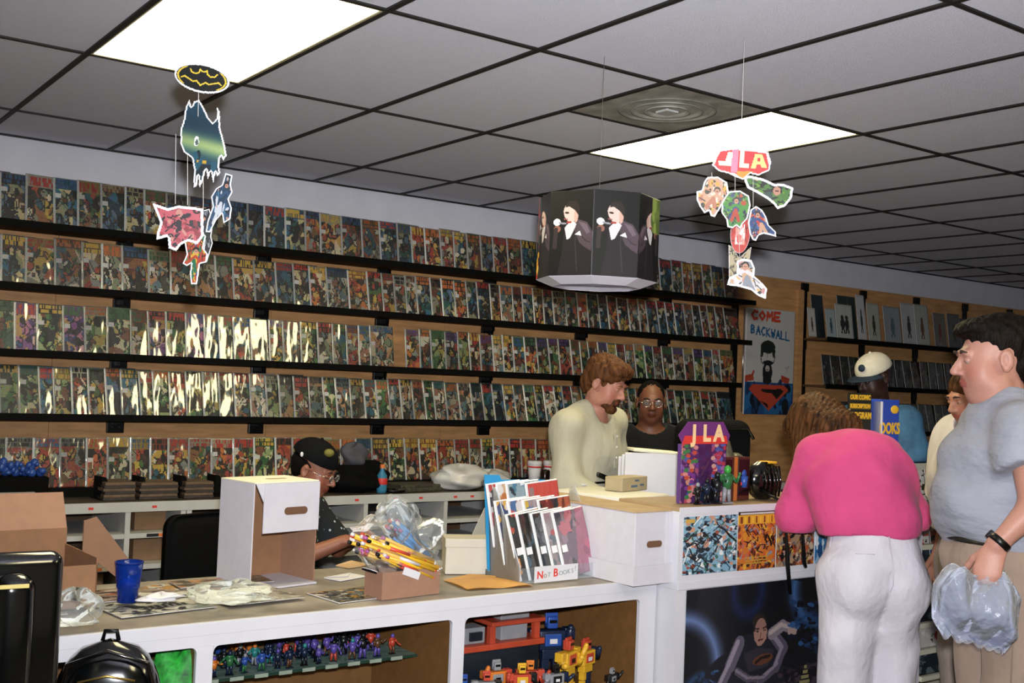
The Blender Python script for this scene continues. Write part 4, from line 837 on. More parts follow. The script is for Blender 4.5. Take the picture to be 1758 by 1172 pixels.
MB().box(-.06, .06, -.098, -.08, .10, .27, .012, seg=3).build('front_pocket', pm('window_dark', '#20302c', .2, .3, coat=.5), bg)
gb = onY(312, 1172, 3.22); tag(lumpy('patterned_bag', pm('green_pattern', '#2fae3a', .6, .5, 30, dark='#0d3013', bump=.3), .20, .16, .35, 41, None, Matrix.Translation((gb.x+.01, 3.25, .401)), 30, .10), 'bright green mottled cloth bag inside the left cubby', 'bag')
MB().box(.345, 1.189, .03, .55, .38, .40).build('inner_shelf', M_plyd, ct)
pb2 = onD(735, 1172, 2.92); ps = thing('paper_sack', 'cream paper sack with a loop handle at the bottom edge of the picture', 'bag', (pb2.x, pb2.y, 0), -.5)
MB().box(-.10, .10, -.06, .06, .001, .752, .012).build('sack', pm('cream_sack2', '#d5caa2', .7, .06), ps); MB().path([(-.10, -.02, .74), (-.085, -.03, .765), (-.04, -.03, .768), (-.03, -.02, .74)], .004).build('handle', M_paper, ps)

# ================================================================== THINGS ON THE RAISED SHELF
RT = 1.1215
js = thing('display_standee', 'purple cardboard display box with the letters JLA on its header', 'display box', (3.062, 3.10, RT), .05)
im = art(44, 72, '#4c2a5c', ['#6a3a86', '#3a1c48', '#8a4a8a', '#b04a5a', '#3a5a9a', '#c05a3a', '#a0506a', '#7a5aa0', '#c88a7a'], 500, 30, .04, .12, 12, '#2a1236')
u, v = uv(im); c = (u > .38) & (u < .66) & (v < .72); im[c] = im[c]*.25+hx('#3d1c4a')*.75
for q in range(90):
    r_ = np.random.default_rng(q); x, y = r_.random(2); x = x*.34 if q % 2 else .66+x*.34
    ell(im, x, .02+.95*y, .05, .035, ['#4a62b0', '#c0503a', '#9a6a9a', '#3a7a4a', '#d0a090', '#7a3a8a', '#b03a4a', '#d88a8a'][q % 8])
link('front_panel', raster_mesh('front_panel', .262, .235, im, thick=.003, back='#5a3a6a' and (.35, .22, .4)), js, M_print)
MB().box(.002, .26, .004, .022, 0, .228).build('box', pm('purple_card', '#5a3a78', .5, .05), js)
MB().prism([(.0, 0), (.262, 0), (.276, .035), (.235, .088), (.03, .088), (-.024, .035)], .003, Matrix.Translation((0, -.004, .228))).build('header', pm('purple_card2', '#6a3070', .5, .05), js)
MB().prism([(-.005, 0), (.262, 0), (.25, .032), (.01, .032)], .002, Matrix.Translation((0, -.007, .229))).build('header_band', M_red, js)
for k, ch in enumerate('JLA'): text('letter', ch, .088, pm('letter_cream', '#f0c894', .5, .03), js, Matrix.Translation((.060+.072*k, -.0085, .268)), off=.004)
# dark lump of figures at its foot
rs = random.Random(2)
for i, (x, h, cc, lb_) in enumerate(((3.115, .085, (8, 8, 4, 8), 'small black figure with white face before the purple display'), (3.165, .10, (8, 10, 8, 10), 'small dark figure with raised arms at the purple display foot'), (3.215, .08, (10, 8, 6, 8), 'small black and orange figure before the purple display'), (3.265, .05, (5, 5, 6, 5), 'tiny red figure right of the black ones'))):
    figure_toy('toy_figure', lb_, 'toy figure', (x, 3.06, RT), h, [TC[c] for c in cc], 80+i, 'figures in front of the purple display')
for i, (px0, px1, lb_) in enumerate(((1212, 1258, 'brown window box holding a figure, beside the purple display'), (1258, 1286, 'narrow dark boxed figure with orange side panel'))):
    a = onY(px0, 866, 3.12); b = onY(px1, 866, 3.12); w = b.x-a.x; t = thing('boxed_figure', lb_, 'boxed toy', (a.x, 3.12, RT), 0.0)
    hh = .175; MB().box(0.002, w-.002, .0, .07, 0, hh, .002).build('carton', pm('box_brown', '#4a241c', .4, .15, 30, coat=.4), t)
    MB().box(w*.28, w*.92, -.003, .001, .02, hh-.01).build('window', pm('box_window', '#150d10', .15, .3, coat=.6), t)
    MB().box(.002, w*.2, -.003, .001, .0, hh).build('side_stripe', pm('box_orange', '#b5652e', .5, .1), t)
    MB().ball((w*.6, -.004, hh*.62), .013, (1, .3, 1.2)).tube((w*.6, -.004, hh*.3), (w*.6, -.004, hh*.56), .012, .016).build('figure', TC[3 if i == 0 else 0], t)
    MB().box(w*.4, w*.75, -.005, -.003, hh*.35, hh*.42).build('belt_print', M_red, t)
figure_toy('toy_figure', 'dark figure with a glossy cape before the brown window box', 'toy figure', (onY(1230, 866, 3.06).x, 3.06, RT), .125, [TC[8], TC[8], TC[8], TC[8]], 91, 'figures beside the boxed toys')
figure_toy('toy_figure', 'bright green and white figure beside the boxed toys', 'toy figure', (onY(1247, 866, 3.05).x, 3.05, RT), .15, [TC[4], TC[7], pm('toy_lime', '#3f9a3a', .4), TC[4]], 92, 'figures beside the boxed toys')
# black handset / purse on shelf
a = onY(1318, 866, 3.1); hb = thing('handbag', 'ribbed glossy black handbag on the raised counter beside the woman', 'handbag', (a.x, 3.13, RT), .0)
def purse(u, v):
    aa = u*2*math.pi; t = v; rx = .085*(math.sin(max(.02, min(.98, t))*math.pi)**.35); 
    return Vector((rx*math.cos(aa)*(1+.05*math.cos(9*aa)), .055*math.sin(aa)*(math.sin(max(.02, min(.98, t))*math.pi)**.35)*(1+.06*math.sin(12*aa)), .155*t))
MB().grid(purse, 48, 14).build('body', M_blackg, hb)
for k in range(5): MB().path([(-.05+.022*k, -.058+.003*abs(k-2), .015), (-.045+.022*k, -.064+.003*abs(k-2), .075), (-.05+.022*k, -.055+.003*abs(k-2), .14)], .005).build('rib', M_blackg, hb)
MB().box(.0, .05, -.03, .03, .148, .156, .002).build('clasp', M_yel, hb)
x_ = onY(1352, 900, 2.97).x
for k in range(2):
    o = MB().path([(x_+.12*k-.03, 3.08, 1.16), (x_+.1*k-.02, 2.985, 1.13), (x_+.1*k, 2.975, 1.0), (x_+.1*k+.01, 2.972, .88), (x_+.09*k+.035, 2.975, .76 if k == 0 else .86)], [.006, .006, .006, .009, .007]).build('strap', M_blackp, hb)
    o.matrix_parent_inverse = Matrix.Translation(hb.location).inverted()
# black padded bag and grey plastic bags behind
bb_ = onD(1290, 790, 5.0); t = thing('padded_bag', 'large black padded bag standing on the counter below the hand-lettered poster', 'bag', (bb_.x+.02, 3.62, .841), -.1)
MB().box(-.19, .20, 0, .16, 0, .585, .06, seg=5).build('body', M_blackm, t); MB().path([(-.17, -.006, .1), (-.175, -.006, .5), (-.12, -.006, .55), (.14, -.006, .55), (.18, -.006, .5)], .008).build('piping', M_blackg, t)
MB().box(-.10, .12, -.02, .02, .12, .36, .015, seg=3).build('pocket', M_blackm, t)
t = None; M_gbag = pm('grey_bag_plastic', '#77735f', .3, .15, 9, .8, 16, coat=.4)
tag(lumpy('plastic_bag', M_gbag, .25, .14, .47, 51, None, Matrix.Translation((onD(1288, 830, 4.75).x+.0, 3.47, .841)), 36, .2), 'peaked grey green plastic bag behind the boxed toys', 'plastic bag')
tag(lumpy('plastic_bag', M_gbag, .22, .13, .39, 53, None, Matrix.Translation((onD(1340, 830, 4.75).x+.03, 3.48, .841)), 36, .2), 'low grey plastic bag behind the black handbag', 'plastic bag')
# display signs right of the woman
sx_ = onY(1480, 800, 3.22); t = thing('black_display_sign', 'black card sign with rows of yellow lettering on the counter', 'sign', (onY(1456, 740, 3.2).x, 3.2, RT), -.25)
MB().box(0, .125, 0, .01, 0, .455).build('board', M_ink, t)
for s_, z, tx in ((.020, .435, 'OUR COMIC'), (.0215, .395, 'SUBSCRIPTION'), (.027, .352, 'PROGRAM')):
    MB().box(.004, .121, -.0012, 0, z-s_*.62, z+s_*.62).build('yellow_bar', pm('dark_yellow_bar', '#6a561c', .5), t); text('lettering', tx, s_*(1.0 if tx != 'SUBSCRIPTION' else .78), M_yel, t, Matrix.Translation((.0625, -.002, z)) @ Matrix.Diagonal((1, 1, 1.5, 1)), off=.0006)
MB().ball((.05, -.012, .25), .022, (1, .5, 1.2)).build('pale_head', M_paper, t); MB().ball((.10, -.012, .22), .038, (.8, .5, 1.5)).build('pale_shape', M_cream, t)
MB().ball((.075, -.01, .20), .03, (.8, .4, 1.2)).build('yellow_shape', M_yel, t)
h = onY(1440, 705, 3.2); o = thing('display_hook', 'white round ended peg sticking out of the black sign', 'hook', (onY(1456, 705, 3.2).x, 3.19, 1.50), 0)
MB().tube((0, 0, 0), (-.06, -.0, -.006), .004).build('peg', M_paper, o); MB().ball((-.065, 0, -.004), .013, (.7, .7, 2.2)).build('tip', M_paper, o)
t = thing('blue_display_box', 'blue counter display box with yellow letters beside the black sign', 'display box', (onY(1502, 740, 3.2).x, 3.17, RT), -.15)
MB().box(0, .115, 0, .07, .20, .43, .001).build('header', pm('royal_blue', '#2a48a8', .45, .05), t); MB().box(0, .008, -.004, .07, 0.0, .42).build('edge', M_paper, t); MB().box(.0, .09, -.004, -.001, .21, .222).build('ledge', M_paper, t)
MB().ball((.085, -.002, .385), .026, (1, .15, .75)).build('badge', M_yel, t); text('letters', 'OOKS', .046, M_yel, t, Matrix.Translation((.056, -.002, .295)) @ Matrix.Diagonal((1, 1, 1.5, 1)), off=.002)
MB().box(.06, .115, -.003, .03, 0, .20).build('side_wing', pm('royal_blue', '#2a48a8'), t); MB().prism([(.045, .18), (.095, .18), (.095, .08), (.07, .06)], .002, Matrix.Translation((0, -.006, 0))).build('yellow_cone', pm('pale_yellow', '#e0c88a', .5), t)
t = thing('yellow_card', 'yellow card with black marks on the dark counter top behind the man', 'card', (onD(1560, 812, 5.65).x, onD(1560, 812, 5.65).y, 1.205), -.5)
MB().box(0, .18, 0, .03, -.07, .0).build('card', M_yel, t); MB().box(.03, .06, -.002, 0, -.05, -.02).box(.1, .14, -.002, 0, -.05, -.02).build('black_mark', M_ink, t)
o = tag(MB().box(0, .5, 0, .25, 0, 1.125, .004).box(-.01, .51, -.01, .26, 1.10, 1.128, .003).build('dark_cabinet', pm('dark_cabinet_wood', '#1a120e', .5, .2, 8), None, Matrix.Translation((onD(1560, 812, 5.65).x-.12, onD(1560, 812, 5.65).y-.01, 0.001)) @ Matrix.Rotation(-.5, 4, 'Z')), 'dark wooden cabinet behind the magazine rack', 'cabinet')
# magazine rack between the two customers
mr = thing('magazine_rack', 'tall tiered rack of comics between the woman in pink and the man in grey', 'rack', (4.50, 2.99, 0), 0)
TIERS = [(.30, 0), (.415, 1), (.53, 1), (.645, 1), (.76, 1), (.875, 1), (.99, 1), (1.10, 1)]
MB().box(0, .62, .20, .22, .02, 1.25).build('back_board', M_cream, mr)
MB().box(.60, .62, .06, .22, .0, 1.2).build('side_board', M_cream, mr)
for q, (z, _) in enumerate(TIERS): MB().box(0, .62, .0+.014*q, .018+.014*q, z-.01, z+.012).build('tier_lip', pm('tier_cream', '#d2ceb4', .5, .03), mr)
for q, (z, _) in enumerate(TIERS):
    for c in range(3):
        pal = [['#1b2730', '#2d3d45', '#5a6a6c', '#0f1418'], ['#9a5a3a', '#c8c2b4', '#20242a', '#6a2a22'], ['#c9c4bc', '#b5482f', '#30301c', '#e0dcd4'], ['#1f3f7a', '#0f1a28', '#4a5a70', '#9aa6b0']][(q*2+c*3) % 4]
        im = art(20, 16, pal[0], pal, 600+q*7+c, 24, .06, .2, 6); me = raster_mesh('comic_book', .16, .115, im, thick=.003)
        o = link('comic_book', me, None, M_print, face_dir(0, .12, (4.505+.165*c+.012*(q % 2), 3.012+.014*q, z+.0135 if False else z+.0125)))
        tag(o, '%s comic in the %s tier of the standing rack, counted upward' % (['left', 'middle', 'right'][c], ordn(q+1)), 'comic book', 'comics in the standing rack')
# ================================================================== RIGHT PART OF THE BACK WALL
nx, ny = 96, 142; im = canvas(nx, ny, '#c9c7c2'); AS = ny/nx
stroke(im, [(.14, .64), (.17, .60)], .02, '#b5452f', AS)
R_, B_ = '#cf4a30', '#20608c'
def letters(s, x, y, w, h, c, wd, slope=0.0):
    G = {'C': [[(1, .1), (.5, 0), (0, .5), (.45, 1), (1, .9)]], 'O': [[(.5, 0), (0, .5), (.5, 1), (1, .5), (.5, 0)]], 'M': [[(0, 1), (.1, 0), (.5, .6), (.9, 0), (1, 1)]], 'E': [[(1, 0), (0, 0), (0, 1), (1, 1)], [(0, .5), (.8, .5)]],
         'B': [[(0, 0), (0, 1), (.8, .85), (.8, .6), (0, .5), (.7, .3), (.6, .05), (0, 0)]], 'A': [[(0, 1), (.5, 0), (1, 1)], [(.2, .65), (.8, .65)]], 'K': [[(0, 0), (0, 1)], [(.9, 0), (0, .5), (1, 1)]], 'W': [[(0, 0), (.25, 1), (.5, .4), (.75, 1), (1, 0)]], 'L': [[(0, 0), (0, 1), (1, 1)]]}
    for k, ch in enumerate(s):
        if ch == ' ': continue
        for st_ in G[ch]: stroke(im, [(x+k*w+px_*w*.72, y+slope*k+py_*h) for px_, py_ in st_], wd, c, AS)
letters('COME', .10, .03, .155, .075, R_, .020); letters('BACKWALL', .10, .165, .102, .075, B_, .013, .006)
# invented portrait: tousled dark hair, heavy brow shade, beard
ell(im, .45, .36, .15, .062, '#1c2420'); ell(im, .33, .40, .03, .06, '#1c2420'); ell(im, .57, .40, .03, .06, '#1c2420')
stroke(im, [(.30, .44), (.32, .50), (.35, .52)], .007, '#1c1f20', AS); stroke(im, [(.60, .44), (.58, .50), (.55, .52)], .007, '#1c1f20', AS)
ell(im, .46, .51, .11, .022, '#191c1e'); stroke(im, [(.45, .42), (.44, .46)], .006, '#9a6a5a', AS)
ell(im, .45, .60, .10, .10, '#15181a'); ell(im, .45, .565, .045, .03, '#b9b6b0'); ell(im, .45, .575, .02, .008, '#7a4a40')
poly(im, [(.0, .64), (.16, .62), (.18, .68), (0, .70)], '#b5452f'); poly(im, [(.74, .62), (.92, .65), (.9, .70), (.74, .69)], '#b5452f')
stroke(im, [(.82, .56), (.90, .53), (.86, .58)], .006, '#9a96a0', AS)
rs_ = np.random.default_rng(3); rect(im, 0, .70, 1, 1, '#1d4f86'); blobs(im, rs_, 30, [hx(c) for c in ('#16365c', '#2a6aa0', '#101822')], 0, .72, 1, 1, .03, .1)
# shield device
poly(im, [(.16, .715), (.80, .715), (.90, .765), (.50, .965), (.08, .765)], '#c4482f')
poly(im, [(.30, .765), (.74, .755), (.80, .775), (.66, .855), (.56, .80), (.38, .79)], '#14110f'); poly(im, [(.32, .87), (.47, .90), (.49, .945)], '#14110f')
ell(im, .45, .68, .09, .035, '#15181a')
p = thing('hand_lettered_poster', 'hand lettered poster reading COME BACKWALL above a dark haired face and red shield', 'poster', (6.762, 6.16, 1.385), 0)
MB().box(0, .588, .002, .012, 0, .86).build('board', M_paper, p); link('print', raster_mesh('print', .588, .86, im, thick=.001), p, M_print, Matrix.Translation((0, 0, 0)))
for xx, sd in ((6.745, 'left'), (7.353, 'right')): tag(MB().tube((xx, 6.17, 1.40), (xx, 6.17, 2.23), .006).build('poster_frame_rail', pm('aluminium', '#b9bcc0', .18, .05, metal=.9)), 'thin metal rail along the %s side of the lettered poster' % sd, 'rail')
# right shelves
RZ = [2.035, 1.645, 1.26]
for ri, z in enumerate(RZ):
    for k in range(5):
        xa = 7.49+.79*k; t = thing('display_shelf', '%s dark shelf right of the plywood post, %s section' % (['upper', 'middle', 'lower'][ri], ordn(k+1)), 'shelf', (xa, Y1, z), 0, 'dark shelf sections on the right wall')
        MB().box(.001, .789, -.26, -.002, -.018, 0).build('board', M_shelf, t); MB().box(.001, .789, -.272, -.26, -.028, .010, .002).build('front_lip', M_lip, t)
        MB().box(-.03, .03, -.028, -.003, -.098, -.019).build('bracket', M_blackp, t)
for k in range(5):
    xx = 7.49+.79*k; tag(MB().box(xx-.03, xx+.03, Y1-.022, Y1-.004, .95, 2.46, .003).box(xx-.04, xx+.04, Y1-.03, Y1-.004, 2.43, 2.50, .004).build('slotted_upright', M_blackp), 'black slotted upright %s of the right wall, counted from the plywood post' % ordn(k+1), 'wall upright')
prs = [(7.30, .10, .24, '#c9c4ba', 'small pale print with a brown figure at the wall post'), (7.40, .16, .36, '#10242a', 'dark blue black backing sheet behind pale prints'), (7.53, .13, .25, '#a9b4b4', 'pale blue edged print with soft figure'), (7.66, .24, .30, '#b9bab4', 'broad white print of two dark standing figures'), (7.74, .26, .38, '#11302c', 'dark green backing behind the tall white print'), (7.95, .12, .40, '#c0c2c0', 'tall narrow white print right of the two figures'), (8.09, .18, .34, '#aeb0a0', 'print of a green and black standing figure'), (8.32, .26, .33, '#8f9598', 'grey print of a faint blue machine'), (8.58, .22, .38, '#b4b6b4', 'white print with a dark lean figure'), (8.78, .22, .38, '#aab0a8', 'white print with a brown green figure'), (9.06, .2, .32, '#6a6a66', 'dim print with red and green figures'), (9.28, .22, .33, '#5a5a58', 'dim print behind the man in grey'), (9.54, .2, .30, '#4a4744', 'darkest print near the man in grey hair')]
for i, (x, w, h, c, lb_) in enumerate(prs):
    im = canvas(24, 36, c)
    if hx(c).mean() > .3:
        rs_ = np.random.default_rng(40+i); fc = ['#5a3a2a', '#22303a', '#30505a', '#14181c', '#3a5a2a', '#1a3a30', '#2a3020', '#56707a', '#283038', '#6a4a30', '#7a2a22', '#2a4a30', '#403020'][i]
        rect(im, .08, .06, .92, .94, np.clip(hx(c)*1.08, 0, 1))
        for dx in ((-.12, .14) if i == 3 else (0,)):
            ell(im, .5+dx, .38, .09, .07, fc); ell(im, .5+dx, .56, .13, .16, fc); stroke(im, [(.47+dx, .6), (.42+dx, .82)], .04, fc, 1.5); stroke(im, [(.53+dx, .6), (.58+dx, .82)], .04, fc, 1.5)
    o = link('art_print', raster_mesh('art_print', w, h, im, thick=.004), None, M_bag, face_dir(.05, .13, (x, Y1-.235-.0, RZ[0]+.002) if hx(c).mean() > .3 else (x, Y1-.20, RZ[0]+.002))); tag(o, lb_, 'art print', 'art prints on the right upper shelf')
rg = random.Random(31)
for ri, (z, n, xa) in enumerate(((RZ[1], 22, 7.50), (RZ[2], 24, 7.50))):
    for k in range(n):
        pal = rg.choice(['cool', 'green', 'cool', 'mixed']); im = cover(900+ri*60+k, pal, rg.choice(['black', 'green', 'brown', 'teal']))*.5  # covers darkened in their colour for the weak light at this end
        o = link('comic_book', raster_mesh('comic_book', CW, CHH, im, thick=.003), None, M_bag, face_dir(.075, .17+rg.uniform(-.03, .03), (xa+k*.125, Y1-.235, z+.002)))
        tag(o, 'bagged comic in dimmed colours, %s from the plywood post on the %s right shelf' % (ordn(k+1), ['middle', 'lower'][ri]), 'comic book', 'dimmed comics on the %s right shelf' % ['middle', 'lower'][ri])

# ================================================================== HANGING DISPLAYS
def die_cut(name, outline, W, H, painter, res=46, parent=None, M=None, border=.045, thick=.0025):
    nx = res; ny = max(8, int(res*H/W)); im = canvas(nx, ny, '#e6e6ea'); u, v = uv(im); ins = inpoly(u, v, outline)
    painter(im)
    # white rim
    b = max(1, int(round(border*nx))); core = ins.copy()
    for _ in range(b):
        c2 = core.copy(); c2[1:] &= core[:-1]; c2[:-1] &= core[1:]; c2[:, 1:] &= core[:, :-1]; c2[:, :-1] &= core[:, 1:]; c2[0] = c2[-1] = False; c2[:, 0] = c2[:, -1] = False; core = c2
    im[ins & ~core] = hx('#e9e9ee')
    return link(name, raster_mesh(name, W, H, im, ins, thick), parent, M_print, M)
def cam_face(p, yaw=0, tilt=0):
    return Matrix.Translation(p) @ Matrix.Rotation(-YAW+yaw, 4, 'Z') @ Matrix.Rotation(-tilt, 4, 'X')
def hang(name, label, cat, group, px0, py0, px1, py1, dep, outline, painter, yaw=0, roll=0, string_to=None, res=80, border=.045):
    """a die-cut card of its true size hung at distance dep"""
    bl = onD(px0, py1, dep); W = (px1-px0)*dep/FPX; H = (py1-py0)*dep/FPX
    t = thing(name, label, cat, tuple(bl), -YAW+yaw, group)
    die_cut('card', outline, W, H, painter, res, t, Matrix.Rotation(0, 4, 'X'), border)
    t.rotation_euler = (0, 0.035+roll, -YAW+yaw)
    if string_to is not None:
        a = Vector(bl)+Vector((AR[0], AR[1], 0))*W*.5; 
    return t, bl, W, H
def ringpts(cx, cy, rx, ry, n=28): return [(cx+rx*math.cos(k*2*math.pi/n), cy+ry*math.sin(k*2*math.pi/n)) for k in range(n)]
DB = 2.95; DJ = 3.7
# left mobile -----------------------------------------------------
def p_oval(im):
    ell(im, .5, .5, .46, .44, '#0b0d0a'); c = '#d8b83a'; A = im.shape[0]/im.shape[1]
    u, v = uv(im); r = np.hypot((u-.5)/.44, (v-.5)/.42); an = np.arctan2(v-.5, u-.5)
    im[(r > .93) & (r < 1.0) & ((np.abs(np.cos(an)) > .72))] = hx(c)
    stroke(im, [(.27, .27), (.30, .36), (.38, .39), (.43, .33), (.44, .22), (.47, .27), (.53, .27), (.56, .22), (.58, .34), (.64, .40), (.72, .37), (.75, .28)], .012, c, A)
    stroke(im, [(.14, .60), (.20, .54), (.28, .60), (.36, .66), (.42, .62), (.50, .74), (.58, .62), (.64, .66), (.72, .60), (.80, .54), (.86, .60)], .012, c, A)
g = 'pieces of the left hanging mobile'
t, bl, W, H = hang('mobile_oval', 'black and yellow winged emblem oval at the top of the left mobile', 'mobile piece', g, 294, 106, 392, 158, DB, ringpts(.5, .5, .49, .48, 40), p_oval, roll=.14, res=90, border=.03)
t.location = tuple(onD(293, 149, DB)); 
CO = onD(343, 130, DB)
def p_cape(im):
    u, v = uv(im); im[:] = hx('#13384a'); k = np.exp(-((v-.50-.12*(u-.5))/.10)**2)[..., None]; im[:] = im*(1-k)+hx('#93a86a')*k
    k = np.exp(-((v-.28)/.16)**2)[..., None]*.6; im[:] = im*(1-k)+hx('#0c2230')*k
    ell(im, .36, .47, .05, .055, '#d8d8dc'); ell(im, .37, .48, .03, .035, '#4a5a50'); rect(im, .0, .72, 1, 1, '#0f1d26'); rect(im, .40, .68, .60, .71, '#b08a2a'); blobs(im, np.random.default_rng(2), 10, [hx('#1d4a5a'), hx('#0b1a24')], .3, .6, .95, .95, .04, .08)
out = [(.08, .10), (.14, .02), (.20, .10), (.24, .03), (.34, .01), (.46, .10), (.56, .20), (.66, .25), (.74, .20), (.72, .08), (.78, .12), (.82, .30), (.94, .48), (1.0, .60), (.94, .66), (.88, .60), (.86, .72), (.90, .80), (.84, .84), (.80, .78), (.78, .92), (.70, .78), (.66, .88), (.60, .76), (.56, .90), (.50, .98), (.46, .84), (.44, .97), (.38, .98), (.36, .78), (.30, .66), (.12, .60), (.03, .50), (.02, .34), (.06, .24)]
hang('mobile_cape', 'large dark blue and green cape shaped card on the left mobile', 'mobile piece', g, 300, 166, 384, 322, DB+.02, out, p_cape, res=60, border=.03)
def fig_painter(cols, seed, hp=None):
    def f(im):
        rs_ = np.random.default_rng(seed); im[:] = hx(cols[0]); blobs(im, rs_, 90, [hx(c) for c in cols], .05, .05, .95, .95, .02, .09)
        for _ in range(22):
            a = rs_.random(2); stroke(im, [tuple(a), tuple(a+rs_.uniform(-.2, .2, 2))], .012, '#14141a')
        if hp:
            x, y = hp; dx, dy = .5-x, .62-y; A = im.shape[0]/im.shape[1]
            stroke(im, [(x, y+.05), (x+dx*.8, y+dy*.6+.05)], .11, cols[1], A); stroke(im, [(x, y+.10), (x+.24, y+.22)], .05, cols[0], A); stroke(im, [(x, y+.10), (x-.22, y+.20)], .05, cols[0], A)
            stroke(im, [(x+dx*.8, y+dy*.7), (x+dx*1.4+.12, y+dy*1.5)], .06, cols[2], A); stroke(im, [(x+dx*.8, y+dy*.7), (x+dx*1.4-.12, y+dy*1.5)], .06, cols[2], A)
            ell(im, x, y-.03, .10, .10/A, '#1e1a1c'); ell(im, x, y+.01, .075, .085/A, '#c48f7a'); stroke(im, [(x-.03, y+.005), (x+.03, y+.005)], .010, '#3a241e', A)
        im *= .88
    return f
hang('mobile_banner', 'white rimmed red angular card at the lower left of the left mobile', 'mobile piece', g, 254, 346, 345, 428, DB-.03, [(.0, .02), (.30, .10), (.40, .06), (.50, .02), (.95, .04), (1, .62), (.90, .80), (.72, .76), (.60, .84), (.52, .98), (.38, .94), (.34, .70), (.14, .78), (.14, .62), (.18, .42)], fig_painter(['#c25560', '#a33a44', '#20181c', '#c98a7a', '#8a2a34', '#201a20'], 5), yaw=.1, border=.05)
hang('mobile_figure', 'slim white and blue leaping figure card on the right of the left mobile', 'mobile piece', g, 352, 294, 394, 400, DB+.05, [(.62, .0), (.92, .03), (.88, .18), (.98, .30), (.84, .42), (1, .56), (.98, .74), (.72, .82), (.62, .66), (.40, .78), (.20, .98), (.02, .98), (.06, .80), (.22, .56), (.12, .40), (.30, .26), (.52, .20)], fig_painter(['#2a4a6a', '#20384e', '#c9cdd4', '#3a6a8a', '#16202c', '#b08a7a'], 6, (.72, .2)), border=.05)
hang('mobile_figure', 'dark grey figure card in the middle behind the left mobile', 'mobile piece', g, 326, 356, 362, 450, DB+.08, [(.3, .05), (.7, 0), (.95, .2), (.9, .5), (1, .62), (.8, .98), (.6, .98), (.62, .66), (.4, .6), (.3, .96), (.1, .98), (.15, .6), (.05, .3)], fig_painter(['#23262c', '#2e3440', '#16181c', '#8a8f98', '#4a3a4a'], 7, (.5, .18)), border=.04)
hang('mobile_figure', 'small red yellow and green flying figure card lowest on the left mobile', 'mobile piece', g, 306, 396, 352, 486, DB, [(.18, .08), (.30, .02), (.52, .22), (.74, .0), (.88, .06), (.82, .30), (1, .40), (.98, .56), (.74, .60), (.72, .82), (.70, .99), (.48, 1), (.40, .80), (.42, .60), (.26, .66), (.10, .62), (.22, .44), (.10, .2)], fig_painter(['#b0402a', '#d2a832', '#1f6a4a', '#2a4a7a', '#b8552f', '#2f8a5a'], 8, (.56, .36)), border=.05)
def strings(name, label, segs, mat, r=.0009):
    t = thing(name, label, 'string', tuple(segs[0][0]))
    for a, b in segs: MB().tube(Vector(a)-t.location, Vector(b)-t.location, r, seg=6).build('thread', mat, t)
    return t
M_str = pm('thread', '#c9c6c2', .5, .03)
strings('mobile_thread', 'thin white threads joining the pieces of the left mobile', [(Vector((CO.x, CO.y, CZ-.002)), onD(343, 106, DB)), (onD(341, 154, DB), onD(340, 200, DB)), (onD(302, 230, DB), onD(301, 350, DB)), (onD(322, 262, DB+.03), onD(322, 352, DB)), (onD(349, 280, DB+.04), onD(349, 362, DB+.04)), (onD(376, 250, DB+.03), onD(376, 298, DB+.03))], M_str)
# right mobile --------------------------------------------------------
g = 'pieces of the right hanging mobile'
def p_jla(im):
    A = im.shape[0]/im.shape[1]; im[:] = hx('#e4dde0'); poly(im, [(.04, .62), (.12, .12), (.9, .12), (.98, .60), (.80, .85), (.62, .80), (.50, .98), (.40, .82), (.16, .80)], '#c43a3e')
    rect(im, .32, .0, .44, .8, '#c9809a'); poly(im, [(.42, .76), (.72, .72), (.62, .86), (.52, .98), (.44, .88)], '#dc8a3a')
    poly(im, [(.26, .18), (.34, .18), (.32, .62), (.12, .62), (.10, .48), (.22, .48)], '#ece2c0'); poly(im, [(.46, .12), (.54, .12), (.54, .50), (.62, .50), (.62, .64), (.46, .64)], '#ece2c0')
    poly(im, [(.66, .64), (.72, .18), (.84, .18), (.94, .60), (.84, .60), (.82, .50), (.76, .50), (.74, .64)], '#ecc880'); rect(im, .765, .30, .81, .40, '#c43a3e')
hang('mobile_header', 'red and cream JLA lettered card at the top of the right mobile', 'mobile piece', g, 1221, 248, 1322, 304, DJ, [(.0, .62), (.06, .34), (.12, .14), (.24, .10), (.50, .0), (.76, .08), (.94, .10), (1, .40), (.98, .66), (.80, .84), (.66, .80), (.54, 1), (.42, .94), (.28, .84), (.12, .80)], p_jla, res=80, border=.025)
def figc(name, lb_, b, out, cols, seed, yaw=0, dd=0, border=.05, res=80): return hang(name, lb_, 'mobile piece', g, *b, DJ+dd, out, fig_painter(cols, seed, {11: (.62, .36), 12: (.68, .42), 13: (.5, .28), 14: (.32, .26), 16: (.42, .22)}.get(seed)), yaw, border=border, res=res)
figc('mobile_figure', 'peach and white winged figure card at the left of the right mobile', (1193, 300, 1250, 370), [(.30, .02), (.62, 0), (.90, .12), (.98, .40), (.84, .60), (.74, .78), (.60, 1), (.48, .98), (.42, .86), (.28, .92), (.12, .76), (.02, .60), (.0, .40), (.16, .36), (.20, .16)], ['#c99a80', '#e0cfc0', '#b5705a', '#2a2a30', '#d0a040', '#d8b0a0'], 11)
figc('mobile_figure', 'green and black flying figure card at the right of the right mobile', (1272, 300, 1360, 354), [(.0, .04), (.14, .0), (.40, .06), (.62, .20), (.80, .18), (1, .28), (.98, .62), (.86, .90), (.72, 1), (.64, .86), (.50, .70), (.30, .54), (.10, .40)], ['#4a7a3a', '#1e2a30', '#2a4a4a', '#14181c', '#6a9a3a', '#c99a80'], 12)
